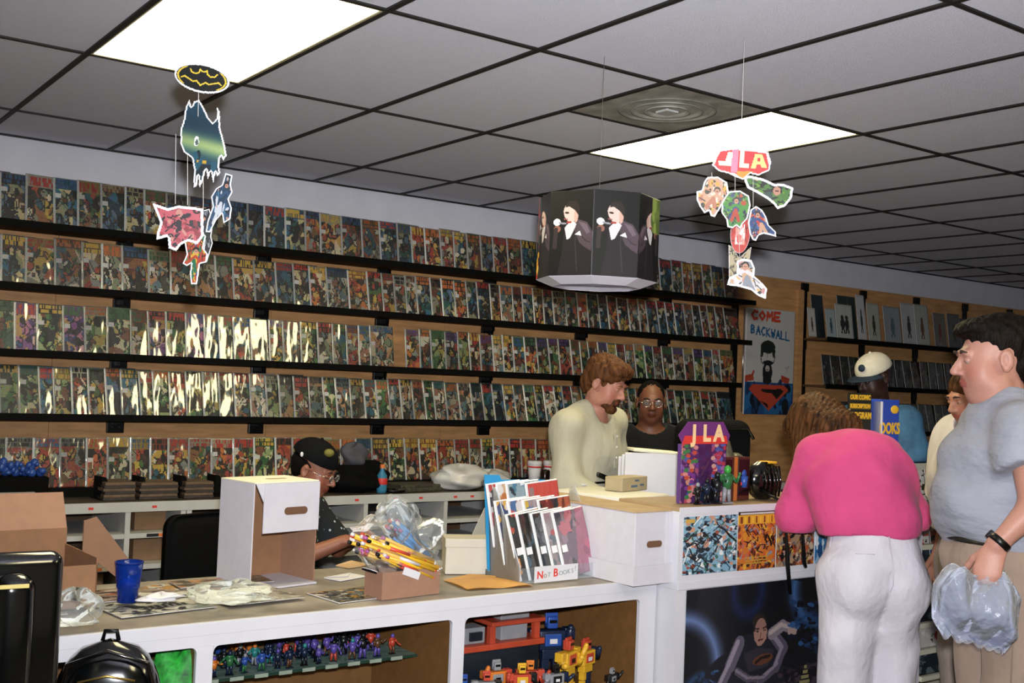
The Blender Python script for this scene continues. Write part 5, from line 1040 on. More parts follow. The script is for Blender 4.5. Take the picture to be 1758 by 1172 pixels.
figc('mobile_figure', 'green figure card with blue cape in the middle of the right mobile', (1236, 324, 1286, 390), [(.10, .20), (.24, .04), (.60, .0), (.92, .12), (1, .36), (.94, .70), (.78, .86), (.70, 1), (.56, .92), (.44, 1), (.26, .98), (.20, .78), (.02, .62), (.0, .36)], ['#3f8a3a', '#27457c', '#b04030', '#6aa040', '#1c3058', '#23304a'], 13, dd=-.04)
figc('mobile_figure', 'blue and red caped flying figure card of the right mobile', (1282, 352, 1332, 412), [(.06, .12), (.24, .0), (.46, .10), (.62, .30), (.72, .52), (.98, .70), (1, .84), (.74, .80), (.56, .78), (.40, .84), (.32, 1), (.20, .98), (.08, .80), (.0, .5)], ['#27457c', '#b83a34', '#c99a80', '#1c2a50', '#c8503a', '#3a6aa0'], 14)
figc('mobile_ring', 'red oval ring card with pale centre on the right mobile', (1251, 364, 1286, 434), ringpts(.5, .5, .48, .49, 26), ['#c33c34', '#c33c34', '#d04a3e'], 15, dd=.03, border=.0)
t = [o for o in COL.objects if o.name.startswith('mobile_ring')][-1]
bl = onD(1261, 412, DJ+.02); link('ring_centre', raster_mesh('ring_centre', .032, .07, art(12, 24, '#d8a8a0', ['#e8e0dc', '#c0504a', '#d88a80'], 5, 14, .1, .3, 2), thick=.001), t, M_print, Matrix.Translation((.018, -.003, .03)))
figc('mobile_figure', 'pale crouching figure card with blond top, lowest on the right mobile', (1247, 440, 1316, 508), [(.20, .10), (.34, .02), (.56, .04), (.66, .24), (.66, .44), (.84, .58), (1, .74), (.98, 1), (.80, .94), (.60, .80), (.30, .74), (.0, .72), (.04, .52), (.22, .42)], ['#d8d2d4', '#c9a080', '#8a8f9a', '#c08a8a', '#3a3a44', '#d8b070', '#e6e0e2'], 16)
figc('mobile_strip', 'tan edged backing strip behind the lowest card of the right mobile', (1247, 420, 1286, 480), [(0, 0), (.16, .05), (.5, .35), (1, 0), (.9, 1), (.12, 1)], ['#b5a888', '#a0906a', '#55503c'], 17, dd=.06, border=.0)
C2 = onD(1272, 250, DJ)
strings('mobile_thread', 'thin white threads joining the pieces of the right mobile', [(Vector((C2.x, C2.y, CZ-.002)), onD(1272, 250, DJ)), (onD(1262, 300, DJ), onD(1262, 330, DJ)), (onD(1222, 296, DJ), onD(1222, 306, DJ)), (onD(1293, 300, DJ), onD(1293, 356, DJ)), (onD(1268, 388, DJ), onD(1270, 446, DJ))], M_str)
# drum ----------------------------------------------------------------
DR = 3.95; c = onD(1026, 410, DR); RR = .215; HH = .29; NS = 8
t = thing('hanging_photo_drum', 'hanging eight sided drum of dark concert photographs with white inside', 'hanging display', (c.x, c.y, c.z-HH/2-.005), -YAW-.153)
def singer(flip=False, warm='#c99a8a', seed=0, mode=0):
    nx, ny = 92, 168; im = canvas(nx, ny, '#07080a'); A = ny/nx; rs_ = np.random.default_rng(seed)
    im += .015*rs_.random((ny, nx, 1))
    s = lambda x: x
    poly(im, [(.34, .44), (.52, .36), (.84, .38), (.98, .52), (1., .80), (.95, 1), (.2, 1), (.30, .7)], '#1e191c'); poly(im, [(.50, .36), (.62, .34), (.86, .38), (1, .50), (.98, .72), (.84, .68), (.70, .62), (.60, .5)], '#4a3d44'); poly(im, [(.66, .37), (.84, .40), (.94, .50), (.86, .52)], '#675760'); stroke(im, [(.70, .52), (.84, .60), (.95, .62)], .012, '#2e262a', A); stroke(im, [(.62, .42), (.60, .62), (.66, .95)], .010, '#3a3036', A)
    poly(im, [(.34, .44), (.50, .34), (.62, .40), (.48, .56), (.40, .58)], '#cfc8c8'); poly(im, [(.58, .52), (.70, .48), (.74, .54)], '#d8d2d2')
    ell(im, .46, .27, .155, .10, '#d9b8ac', .3); ell(im, .60, .30, .05, .08, '#c9a090'); poly(im, [(.34, .20), (.40, .13), (.58, .12), (.68, .20), (.66, .30), (.58, .24), (.44, .19)], '#241c1a')
    stroke(im, [(.36, .26), (.42, .265)], .02, '#2a201c', A); stroke(im, [(.33, .335), (.40, .34)], .014, '#8a4a44', A)
    ell(im, .16, .37, .085, .042, '#e0dcd8'); stroke(im, [(.22, .38), (.36, .39)], .02, '#8a8a90', A); ell(im, .17, .45, .08, .04, '#8a5a4a'); stroke(im, [(.14, .46), (.12, .66)], .05, '#2e2526', A)
    ell(im, .44, .375, .06, .014, '#9a3a34')
    if mode == 1: rect(im, .0, .0, .18, .55, '#6d4a50'); blobs(im, rs_, 8, [hx('#7a2f3a'), hx('#2a3a3a'), hx('#4a3a3a')], 0, 0, .2, .6, .06, .12); blobs(im, rs_, 6, [hx('#c9952f'), hx('#b03a2a'), hx('#e0c060')], 0, .7, .22, .98, .04, .1)
    if mode == 2:
        im = im[:, ::-1].copy(); rect(im, .62, 0, 1, .42, '#6f7f3a'); blobs(im, rs_, 6, [hx('#8fa04a'), hx('#55682c')], .62, 0, 1, .4, .06, .14)
    return im
for k in range(NS):
    a0, a1 = 2*math.pi*k/NS, 2*math.pi*(k+1)/NS; pa = Vector((RR*math.cos(a0), RR*math.sin(a0), 0)); pb_ = Vector((RR*math.cos(a1), RR*math.sin(a1), 0)); w = (pb_-pa).length
    ang = math.atan2(pb_.y-pa.y, pb_.x-pa.x)
    o = link('photo_panel', raster_mesh('photo_panel', w, HH, singer(mode=[0, 1, 2, 0, 0, 0, 0, 2][k] if k not in (4, 5, 6) else {4: 1, 5: 0, 6: 0}[k], seed=k), thick=.0015, back=(.9, .9, .93)), t, M_print, Matrix.Translation(pa) @ Matrix.Rotation(ang, 4, 'Z'))
    q = MB(); q.grid(lambda u, v: (pa.lerp(pb_, u))*(1-.10*v)*.985+Vector((0, 0, -.0+.03*v)), 1, 1, False)
    MB().prism([(0, 0), (w, 0), (w, .285), (0, .285)], .001, Matrix.Translation(pa*.985) @ Matrix.Rotation(ang, 4, 'Z')).build('white_lining', M_boxw, t)
    q.bm.free()
    MB().prism([(0, 0), (w, 0), (w*.86, .058), (w*.14, .058)], .001, Matrix.Translation(pa*.99) @ Matrix.Rotation(ang, 4, 'Z') @ Matrix.Rotation(-1.98, 4, 'X')).build('bottom_flap', M_boxw, t)
cc = Vector((c.x, c.y, 0)); strings('drum_thread', 'thin dark thread from the ceiling to the photo drum', [(Vector((c.x, c.y, CZ-.002)), Vector((c.x, c.y, c.z+HH/2-.01))), (Vector((c.x-.18, c.y, c.z+HH/2-.012)), Vector((c.x+.18, c.y, c.z+HH/2-.012)))], pm('dark_thread', '#6a665f', .6), .0009)
# ================================================================== PEOPLE: one continuous surface grown from a smooth distance field
class Field:
    def __init__(s): s.P = []
    def ell(s, c, r, R=None, k=.02, sub=False): s.P.append(('e', np.array(c, float), np.array(r, float), None if R is None else np.array(R)[:3, :3], k, sub)); return s
    def cap(s, a, b, ra, rb, n=None, f=1.0, k=.02, sub=False, flat=0): s.P.append(('c', np.array(a, float), np.array(b, float), ra, rb, None if n is None else np.array(n, float), f, k, sub, flat)); return s
    def mesh(s, vox, cuts=(), post=None):
        lo = np.full(3, 1e9); hi = -lo
        for p in s.P:
            if p[-1 if p[0] == 'e' else 8] is True: continue
            if p[0] == 'e': m = p[2].max(); lo = np.minimum(lo, p[1]-m); hi = np.maximum(hi, p[1]+m)
            else:
                m = max(p[3], p[4])*max(1, 1)+.001; lo = np.minimum(lo, np.minimum(p[1], p[2])-m); hi = np.maximum(hi, np.maximum(p[1], p[2])+m)
        lo -= 3*vox+.02; hi += 3*vox+.02; n = np.ceil((hi-lo)/vox).astype(int)+1
        ax = [(lo[i]+vox*np.arange(n[i])).astype(np.float32) for i in range(3)]; F = np.full(n, .5, np.float32)
        for p in s.P:
            if p[0] == 'e': _, c, r, R, k, sub = p; m = r.max()+k*1.6+2*vox+.004; a0, a1 = c-m, c+m
            else: _, a, b, ra, rb, nn, f, k, sub, flat = p; m = max(ra, rb)+k*1.6+2*vox+.004; a0, a1 = np.minimum(a, b)-m, np.maximum(a, b)+m
            i0 = np.maximum(0, np.floor((a0-lo)/vox).astype(int)); i1 = np.minimum(n, np.ceil((a1-lo)/vox).astype(int)+1)
            if (i1 <= i0).any(): continue
            sl = tuple(slice(i0[q], i1[q]) for q in range(3)); X, Y, Z = np.meshgrid(*[ax[q][sl[q]] for q in range(3)], indexing='ij', sparse=False)
            if p[0] == 'e':
                d = np.stack([X-c[0], Y-c[1], Z-c[2]], -1).astype(np.float32)
                if R is not None: d = d @ R.astype(np.float32)
                k0 = np.sqrt(((d/r.astype(np.float32))**2).sum(-1)); k1 = np.sqrt(((d/(r**2).astype(np.float32))**2).sum(-1))+1e-9; v = k0*(k0-1)/k1
            else:
                ba = b-a; L2 = ba@ba+1e-12; q = np.stack([X-a[0], Y-a[1], Z-a[2]], -1).astype(np.float32); h0 = (q@ba.astype(np.float32))/L2; h = np.clip(h0, 0, 1)
                w = q-h[..., None]*ba.astype(np.float32)
                if nn is not None:
                    wn = w@nn.astype(np.float32); l2 = (w**2).sum(-1)-wn**2+(wn/f)**2; v = (np.sqrt(np.maximum(l2, 0))-(ra+(rb-ra)*h))*min(1.0, f if f < 1 else 1.0)
                else: v = np.sqrt((w**2).sum(-1))-(ra+(rb-ra)*h)
                if flat:
                    Ln = math.sqrt(L2); v = np.maximum(v, (h0-1)*Ln)
                    if flat > 1: v = np.maximum(v, -h0*Ln)
            G = F[sl]
            if sub:
                v = -v; h = np.clip(.5-.5*(v-G)/-k if False else .5+.5*(v-G)/k, 0, 1); F[sl] = G*(1-h)+v*h+k*h*(1-h)
            else:
                h = np.clip(.5+.5*(G-v)/k, 0, 1); F[sl] = G*(1-h)+v*h-k*h*(1-h)
        X, Y, Z = np.meshgrid(*ax, indexing='ij', sparse=True)
        for (pt, nm) in cuts:
            pt = np.array(pt, float); nm = np.array(nm, float); nm = nm/np.linalg.norm(nm)
            F = np.maximum(F, ((X-pt[0])*nm[0]+(Y-pt[1])*nm[1]+(Z-pt[2])*nm[2]).astype(np.float32))
        if post: F = post(F, X, Y, Z)
        return nets(F, lo, vox)
def nets(F, lo, vox):
    neg = F < 0; c = [neg[i:F.shape[0]-1+i, j:F.shape[1]-1+j, k:F.shape[2]-1+k] for i in (0, 1) for j in (0, 1) for k in (0, 1)]
    s = sum(x.astype(np.int8) for x in c); act = (s > 0) & (s < 8); idx = np.full(act.shape, -1, np.int64); ids = np.argwhere(act); idx[act] = np.arange(len(ids))
    co = [(i, j, k) for i in (0, 1) for j in (0, 1) for k in (0, 1)]; val = {q: F[ids[:, 0]+q[0], ids[:, 1]+q[1], ids[:, 2]+q[2]] for q in co}
    acc = np.zeros((len(ids), 3)); cnt = np.zeros(len(ids))
    for q in co:
        for a in range(3):
            if q[a] == 0:
                q2 = list(q); q2[a] = 1; v0, v1 = val[q], val[tuple(q2)]; m = (v0 < 0) != (v1 < 0); t = np.where(m, v0/np.where(m, v0-v1, 1), 0)
                p = np.array(q, float)[None].repeat(len(ids), 0); p[:, a] += t; acc[m] += p[m]; cnt[m] += 1
    V = lo+vox*(ids+acc/cnt[:, None]); faces = []
    for a in range(3):
        b, c_ = (a+1) % 3, (a+2) % 3; sl0 = [slice(1, -1)]*3; sl0[a] = slice(0, -1); sl1 = [slice(1, -1)]*3; sl1[a] = slice(1, None)
        n0, n1 = neg[tuple(sl0)], neg[tuple(sl1)]
        for flip, m in ((False, n0 & ~n1), (True, ~n0 & n1)):
            e = np.argwhere(m); off = np.ones(3, int); off[a] = 0; e = e+off
            def g(db, dc): q = e.copy(); q[:, b] -= db; q[:, c_] -= dc; return idx[q[:, 0], q[:, 1], q[:, 2]]
            f = np.stack([g(1, 1), g(0, 1), g(0, 0), g(1, 0)], 1)
            if flip: f = f[:, ::-1]
            faces.append(f)
    return V, np.concatenate(faces)
def relax(V, Fc, it=2, w=.5):
    for _ in range(it):
        S_ = np.zeros_like(V); n = np.zeros(len(V))
        for k in range(4):
            a, b = Fc[:, k], Fc[:, (k+1) % 4]; np.add.at(S_, a, V[b]); np.add.at(n, a, 1); np.add.at(S_, b, V[a]); np.add.at(n, b, 1)
        V = V*(1-w)+w*S_/n[:, None]
    return V
def fmesh(name, VF, mat, parent, colf=None, it=2):
    V, Fc = VF; V = relax(V, Fc, it); me = D.meshes.new(name)
    me.vertices.add(len(V)); me.vertices.foreach_set('co', V.astype(np.float32).ravel()); me.loops.add(Fc.size); me.loops.foreach_set('vertex_index', Fc.astype(np.int32).ravel())
    me.polygons.add(len(Fc)); me.polygons.foreach_set('loop_start', np.arange(0, Fc.size, 4, dtype=np.int32)); me.polygons.foreach_set('loop_total', np.full(len(Fc), 4, np.int32)); me.update(calc_edges=True); me.shade_smooth()
    if colf is not None:
        ca = me.color_attributes.new('Col', 'FLOAT_COLOR', 'POINT'); C = np.concatenate([larr(np.clip(colf(V), 0, 1)), np.ones((len(V), 1))], 1); ca.data.foreach_set('color', C.astype(np.float32).ravel())
    return link(name, me, parent, mat)
def skin_mat(name):
    if name in MATS: return MATS[name]
    m = pprint(name, .5, 0.0, spec=.4); b = m.node_tree.nodes['Principled BSDF']; b.inputs['Subsurface Weight'].default_value = .12; b.inputs['Subsurface Radius'].default_value = (.02, .008, .004); b.inputs['Subsurface Scale'].default_value = .5; return m
M_skin = skin_mat('skin')
def v3(*a): return np.array(a, float)
def unit(a): return a/(np.linalg.norm(a)+1e-9)
def hand(F, w, d, n, side, curl=.5, s=1.0, spread=.12, thumb=.7):
    """w wrist, d direction to the fingers, n palm normal (the way the fingers curl), side = unit vector toward the thumb"""
    d, n = unit(d), unit(n); sd = unit(side-np.dot(side, d)*d); n = unit(n-np.dot(n, d)*d-np.dot(n, sd)*sd)
    F.cap(w, w+d*.085*s, .034*s, .041*s, n, .42, .012)
    F.cap(w+sd*.012*s+d*.02*s+n*.006*s, w+sd*.022*s+d*.05*s+n*.008*s, .017*s, .016*s, None, 1, .012)
    for i, (off, L) in enumerate(((.030, .95), (.010, 1.05), (-.011, .98), (-.031, .78))):
        p = w+d*(.088-.004*abs(i-1))*s+sd*off*s; dd = unit(d+sd*(spread*(1.2-i*.8))); F.cap(w+d*.05*s+sd*off*.85*s, p, .0105*s, .0105*s, None, 1, .006)
        a = 0
        for q, l in enumerate((.043, .026, .021)):
            a += curl*(.9 if q == 0 else 1.15); e = p+(dd*math.cos(a)+n*math.sin(a))*l*L*s; F.cap(p, e, (.0098-.0008*q)*s, (.0092-.001*q)*s, None, 1, .004); p = e
    p = w+d*.028*s+sd*.028*s+n*.006*s
    for q, l in enumerate((.042, .032, .026)):
        a = .35+curl*.35*q; dd = unit(d*math.cos(.75-.25*q)*1.0+sd*math.sin(.75-.3*q)*thumb+n*math.sin(a)*.8); e = p+dd*l*s; F.cap(p, e, (.0135-.0016*q)*s, (.0118-.0016*q)*s, None, 1, .006); p = e
def head_R(yaw, pitch, roll): return np.array((Matrix.Rotation(yaw, 3, 'Z') @ Matrix.Rotation(pitch, 3, 'X') @ Matrix.Rotation(roll, 3, 'Y')))
def head(F, c, R, s=1.0, fat=0.0, nose=1.0):
    T = lambda x, y, z: c+R@(np.array((x, y, z))*s)
    def E(x, y, z, a, b, d, k=.02, sub=False): F.ell(T(x, y, z), np.array((a, b, d))*s, R, k*s, sub)
    E(0, .018, .035, .074, .092, .082); E(0, -.030, -.030, .058+fat, .064, .080+fat, .03); E(0, -.052, -.090, .030+fat, .030, .026+fat*.5, .025)
    for x in (-1, 1): E(x*.038, -.045, -.045, .026+fat, .034, .040+fat, .02); E(x*.050, -.010, -.075, .018+fat, .035, .026+fat, .02)
    F.cap(T(-.034, -.082, .024), T(.034, -.082, .024), .012*s, .012*s, None, 1, .012*s)
    for x in (-1, 1): E(x*.033, -.097, .004, .0165, .012, .011, .010, True)
    F.cap(T(0, -.090, .010), T(0, -.112*(.6+.4*nose)-.004*(nose-1), -.026), .008*s, .0125*s, None, 1, .008*s)
    for x in (-1, 1): E(x*.012, -.098, -.032, .009, .010, .008, .006)
    E(0, -.088, -.055, .022, .012, .006, .006); E(0, -.086, -.066, .019, .012, .007, .006); F.cap(T(-.02, -.099, -.0605), T(.02, -.099, -.0605), .0022*s, .0022*s, None, 1, .003*s, True)
    for x in (-1, 1):
        E(x*.079, .012, -.004, .010, .020, .031, .006); E(x*.086, .006, -.002, .006, .010, .018, .005, True); E(x*.080, .008, -.028, .008, .010, .011, .006)
    if fat: E(0, -.02, -.105, .055+fat, .05, .03+fat, .02)
    return T
def face_parts(t, T, R, s, iris='#3a2a1c', closed=.4, brow='#3a2418', glasses=None, skin='#c99'):
    c0 = T(0, 0, 0)
    for x in (-1, 1):
        m = MB(); m.ball(Vector(T(x*.031, -.0785, .004)), .0106*s, seg=14); e = m.build('eye', pm('eye_white', '#9c948c', .35, spec=.2), t)
        dr = R@v3(0, -1, -.25*closed-.05); m = MB(); m.ball(Vector(T(x*.031, -.0785, .004)+unit(dr)*.0069*s), .0052*s, seg=12); m.build('iris', pm('iris_'+iris[1:], iris, .15), e)
        # lid
        me = []
        def lid(u, v, x=x):
            a = (u-.5)*3.7; b = .15+v*1.25*(.55+.45*(1-closed)) if False else (1.45-v*(.75+1.3*closed)); r = .0118
            return Vector(T(x*.031+r*math.sin(a)*math.cos(b-.2), -.0785-r*math.cos(a)*math.cos(b-.2), .004+r*math.sin(b-.2)))
        MB().grid(lid, 10, 6).build('eyelid', M_lid[skin], t)
        MB().path([Vector(T(x*.015, -.093, .026)), Vector(T(x*.032, -.097, .031)), Vector(T(x*.05, -.086, .026))], [.0032*s, .0045*s, .002*s]).build('eyebrow', pm('brow_'+brow[1:], brow, .9), t)
    if glasses:
        g = MB()
        for x in (-1, 1):
            g.path([Vector(T(x*.033+.022*math.cos(a), -.108, .002+.018*math.sin(a))) for a in [k*2*math.pi/16 for k in range(17)]], .0013*s, 6)
            g.path([Vector(T(x*.055, -.106, .006)), Vector(T(x*.078, -.06, .008)), Vector(T(x*.084, .01, .008))], .0014*s, 6)
        g.path([Vector(T(-.011, -.109, .006)), Vector(T(0, -.112, .008)), Vector(T(.011, -.109, .006))], .0012*s, 6)
        gl = g.build('glasses', glasses, t); m = MB()
        for x in (-1, 1): MB().grid(lambda u, v, x=x: Vector(T(x*.033+.021*v*math.cos(u*6.2832), -.108-.002*(1-v*v), .002+.017*v*math.sin(u*6.2832))), 16, 3).build('lens', pclear('lens_glass', '#eef4f8', .02, .03), gl)
SK = {'pale': '#b28070', 'ruddy': '#ae7866', 'dark': '#6a402c', 'mid': '#8f5a44', 'vdark': '#38221a', 'olive': '#a8745c'}
M_lid = {k: pm('eyelid_'+k, '#%02x%02x%02x' % tuple(int(v*255*.92) for v in hx(c)), .5, .03) for k, c in SK.items()}
def skin_col(key, T, R, s, c, beard=None, bl=.5):
    base = hx(SK[key]); Ri = np.linalg.inv(R)
    def f(V):
        C = np.repeat(base[None], len(V), 0); L = (V-c)@Ri.T/s
        near = (np.abs(L) < .2).all(1)
        lip = near & (np.abs(L[:, 0]) < .024) & (L[:, 1] < -.078) & (np.abs(L[:, 2]+.0605) < .012); C[lip] = base*[.86, .66, .66]
        ch = np.exp(-(((np.abs(L[:, 0])-.045)/.022)**2+((L[:, 2]+.03)/.025)**2))*near*(L[:, 1] < -.02); C *= (1-.10*ch[:, None]*np.array([0, 1, 1]))
        if beard:
            b = near & (L[:, 1] < .01) & (L[:, 2] < -.045) & ~lip; C[b] = C[b]*(1-bl)+hx(beard)*bl
        return C
    return f
def cloth(name, hexc, bump=.6, sc=9, stretch=(1, 1, .5), fine=.0, rough=.85, var=.06):
    bump *= 2.2; sc *= 1.2
    m = pm(name, hexc, rough, var, 6, bump, sc, stretch=stretch, sheen=.08, spec=.15); return m
def strands(seed, amp=.006, fz=70, fx=20):
    def post(F, X, Y, Z):
        n = np.sin(X*fx*7+3*np.sin(Z*18+seed))*np.sin(Y*fx*6+2.5*np.sin(Z*21+seed*2))+.5*np.sin(X*fx*14+Z*30+seed)*np.sin(Y*fx*13-Z*25); return F+(amp*n).astype(np.float32)
    return post
def folds(seed, amp=.004, fx=16, fz=9, zmax=9):
    def post(F, X, Y, Z):
        n = np.sin(X*fx+2.2*np.sin(Z*fz+seed)+Y*7)*np.cos(Y*fx*.9+1.7*np.sin(Z*fz*.8+seed*1.3))+.6*np.sin(Z*fz*2.4+3*np.sin(X*9+Y*8+seed)); return F+(amp*n).astype(np.float32)
    return post
def person(label, loc, face, pose, skin, build, head_s=1.0, vox=.007, group=None, fatface=0, nose=1.0):
    """pose: dict of joints in local metres, figure faces -Y"""
    t = thing('person', label, 'person', loc, face+math.pi/2, group); J = pose; F = Field(); g = build
    fn = v3(0, -1, 0)
    sh = (J['shL']+J['shR'])/2
    F.cap(J['pelvis'], J['waist'], .150*g, .125*g, fn, .72, .04); F.cap(J['waist'], J['chest'], .125*g, .155*g, fn, .68, .04); F.cap(J['chest'], sh, .150*g, .10*g, fn, .62, .04)
    F.cap(J['shL'], J['shR'], .055*g, .055*g, None, 1, .04); F.cap(sh+v3(0, 0, .0), J['neck'], .062, .054, None, 1, .03)
    R = head_R(*J['hrot']); c = J['head']; F.cap(J['neck'], c+R@v3(0, .02, -.05)*head_s, .054+fatface*.8, .055+fatface*.8, None, 1, .025)
    T = head(F, c, R, head_s, fatface, nose)
    for S_ in 'LR':
        F.cap(J['sh'+S_], J['el'+S_], .050*(.6+.4*g), .041*(.6+.4*g), None, 1, .03); F.cap(J['el'+S_], J['wr'+S_], .042*(.6+.4*g), .026, None, 1, .02)
        h = J.get('hand'+S_); el, wr = J['el'+S_], J['wr'+S_]
        if h is None: d = unit(wr-el); x = 1 if S_ == 'L' else -1; h = (d, v3(-x, 0, 0) if abs(d[2]) > .6 else v3(0, 0, -1), v3(0, -1, 0) if abs(d[2]) > .6 else v3(-x, 0, 0), .35)
        hand(F, wr+unit(h[0])*.005, h[0], h[1], h[2], h[3])
        F.cap(J['hip'+S_], J['kn'+S_], .082*g, .055*(.7+.3*g), None, 1, .03); F.cap(J['kn'+S_], J['an'+S_], .054*(.7+.3*g), .038, None, 1, .03); F.cap(J['an'+S_], J['toe'+S_], .036, .028, None, 1, .02)
    o = fmesh('body', F.mesh(vox), M_skin, t, skin_col(skin, T, R, head_s, c, J.get('beard'), J.get('bl', .5)), 1)
    return t, T, R, c
def stand(H=1.75, w=.19, lean=0.0):
    k = H/1.75; J = dict(pelvis=v3(0, 0, .90*k), waist=v3(0, 0, 1.05*k), chest=v3(0, -.01, 1.26*k), neck=v3(0, .0, 1.50*k), head=v3(0, -.02, 1.635*k), hrot=(0, 0, 0))
    for S_, x in (('L', 1), ('R', -1)):
        J['sh'+S_] = v3(x*w*k*.95, .01, 1.42*k); J['el'+S_] = v3(x*(w+.05)*k, .02, 1.14*k); J['wr'+S_] = v3(x*(w+.05)*k, -.04, .90*k)
        J['hip'+S_] = v3(x*.09*k, 0, .88*k); J['kn'+S_] = v3(x*.10*k, -.01, .48*k); J['an'+S_] = v3(x*.105*k, .02, .085*k); J['toe'+S_] = v3(x*.125*k, -.12, .03)
    return J
def shirt(t, J, g, mat, hem, sleeve=1.0, extra=.018, post=None, neck=.072, vox=.009, name='shirt', add=None, cuffs=None, srad=.062):
    F = Field(); fn = v3(0, -1, 0); sh = (J['shL']+J['shR'])/2
    F.cap(J['pelvis'], J['waist'], .155*g+extra, .135*g+extra, fn, .74, .05); F.cap(J['waist'], J['chest'], .135*g+extra, .160*g+extra, fn, .70, .05); F.cap(J['chest'], sh+v3(0, 0, -.01), .155*g+extra, .105*g+extra, fn, .66, .05)
    F.cap(J['shL'], J['shR'], .060*g+extra*.6, .060*g+extra*.6, None, 1, .05)
    if add: add(F)
    for S_ in 'LR':
        a, b, c = J['sh'+S_], J['el'+S_], J['wr'+S_]
        if sleeve <= 1: F.cap(a, a+(b-a)*sleeve, srad*(.6+.4*g)+extra*.4, (srad-.002)*(.6+.4*g)+extra*.6, None, 1, .03, False, 1)
        else: F.cap(a, b, srad*(.6+.4*g)+extra*.4, (srad-.008)*(.6+.4*g)+extra*.5, None, 1, .03); F.cap(b, b+(c-b)*(sleeve-1), (srad-.008)*(.6+.4*g)+extra*.5, .040+extra*.5, None, 1, .02, False, 1)
    F.cap(J['neck']+unit(J['neck']-sh)*.0-v3(0, 0, .035), J['neck']+unit(J['neck']-sh)*.2, neck, neck+.02, None, 1, .012, True)
    return fmesh(name, F.mesh(vox, [hem], post), mat, t, None, 2)
def trousers(t, J, g, mat, waist, extra=.02, post=None, vox=.010, flare=0, name='trousers', seat=None, bottom=.09):
    F = Field(); fn = v3(0, -1, 0)
    F.cap(J['pelvis']+v3(0, 0, -.03), J['waist']+v3(0, 0, .03), .158*g+extra*.6, .140*g+extra*.6, fn, .80, .05)
    if seat: seat(F)
    for S_ in 'LR':
        k_, a_ = J['kn'+S_], J['an'+S_]; F.cap(J['hip'+S_], k_, .092*g+extra, .062*(.7+.3*g)+extra+flare*.5, None, 1, .035); F.cap(k_, a_+v3(0, 0, -.03), .062*(.7+.3*g)+extra+flare*.5, .052+extra+flare, None, 1, .03)
    return fmesh(name, F.mesh(vox, [waist, ((0, 0, bottom-.03), (0, 0, -1))], post), mat, t, None, 2)
def shoes(t, J, mat):
    for S_ in 'LR':
        a, b = J['an'+S_], J['toe'+S_]; F = Field(); F.cap(v3(a[0], a[1]+.02, .045), v3(b[0], b[1]-.02, .038), .048, .044, None, 1, .02).cap(a+v3(0, 0, -.02), v3(a[0], a[1], .05), .05, .05, None, 1, .02)
        fmesh('shoe', F.mesh(.010, [((0, 0, .004), (0, 0, -1))]), mat, t)
def hair_cap(t, c, R, s, mat, prims, cuts=(), post=None, name='hair', vox=.005, it=1, face=True, subs=()):
    F = Field(); T = lambda x, y, z: c+R@(np.array((x, y, z))*s)
    for (p, r, k) in prims: F.ell(T(*p), np.array(r)*s, R, k)
    if face: F.ell(T(0, -.098, -.035), np.array((.068, .065, .088))*s, R, .010, True)
    for (p, r) in subs: F.ell(T(*p), np.array(r)*s, R, .008, True)
    cc = [(T(*p), R@np.array(n, float)) for p, n in cuts]
    return fmesh(name, F.mesh(vox, cc, post), mat, t, None, it)
def cap_hat(t, c, R, s, mat, brimmat, brim_dir=(0, -1, 0), brim=True, badge=None, zlow=.045, back=False):
    F = Field(); T = lambda x, y, z: c+R@(np.array((x, y, z))*s); F.ell(T(0, .018, .052), np.array((.088, .108, .085))*s, R, .01)
    h = fmesh('cap_crown', F.mesh(.005, [(T(0, 0, zlow), R@v3(0, .12, -1))]), mat, t, None, 2)
    m = MB(); m.ball(Vector(T(0, .018, .137)), .008*s); m.build('cap_button', mat, h)
    if brim:
        b = np.array(brim_dir, float)
        def fn(u, v):
            a = (u-.5)*2.2; r = .088+.075*v*math.cos(a*.9); x = math.sin(a)*r*.92; y = -math.cos(a)*(.085+.085*v*max(0, math.cos(a*1.1)))
            return Vector(T(x, y*(1 if b[1] < 0 else -1)+(.018 if b[1] < 0 else .02), zlow+.004-.014*v+.012*(1-(math.sin(a))**2)*(1) - .012))
        m = MB().grid(fn, 18, 5); o = m.build('cap_brim', brimmat, t, normals=True); md = o.modifiers.new('s', 'SOLIDIFY'); md.thickness = .003
    return T

SCLOTH = {}
# ---------------------------------------------------------------- cashier
def place(px, py, dep, z=0): q = onD(px, py, dep); return Vector((q.x, q.y, z))
def deg(a): return math.radians(a)
J = stand(1.72, .20); J['head'] = v3(.0, -.085, 1.575); J['neck'] = v3(0, -.035, 1.455); J['hrot'] = (0.10, deg(24), 0)
for S_, x in (('L', 1), ('R', -1)):
    J['sh'+S_] = v3(x*.185, -.005, 1.375); J['el'+S_] = v3(x*.235, -.03, 1.10); J['wr'+S_] = v3(x*.15, -.24, 1.02)
J['handL'] = (v3(-.3, -1, -.2), v3(0, 0, -1), v3(-1, 0, 0), .4); J['handR'] = (v3(.3, -1, -.2), v3(0, 0, -1), v3(1, 0, 0), .4)
p = place(1014, 660, 5.3); CASH = p; FA = math.atan2(-.97, .30)
t, T, R, c = person('bearded red haired cashier in a cream collarless shirt looking down', (p.x, p.y, 0), FA, J, 'ruddy', 1.03, .98, .006)
face_parts(t, T, R, .98, '#3a4a3a', 1.0, '#6a3a20', None, 'ruddy')
M_shc = cloth('cream_shirt_cloth', '#a9a592', 1.4, 6)
o = shirt(t, J, 1.08, M_shc, ((0, 0, .86), (0, 0, -1)), 1.85, .022, folds(1.0, .008, 18, 10))
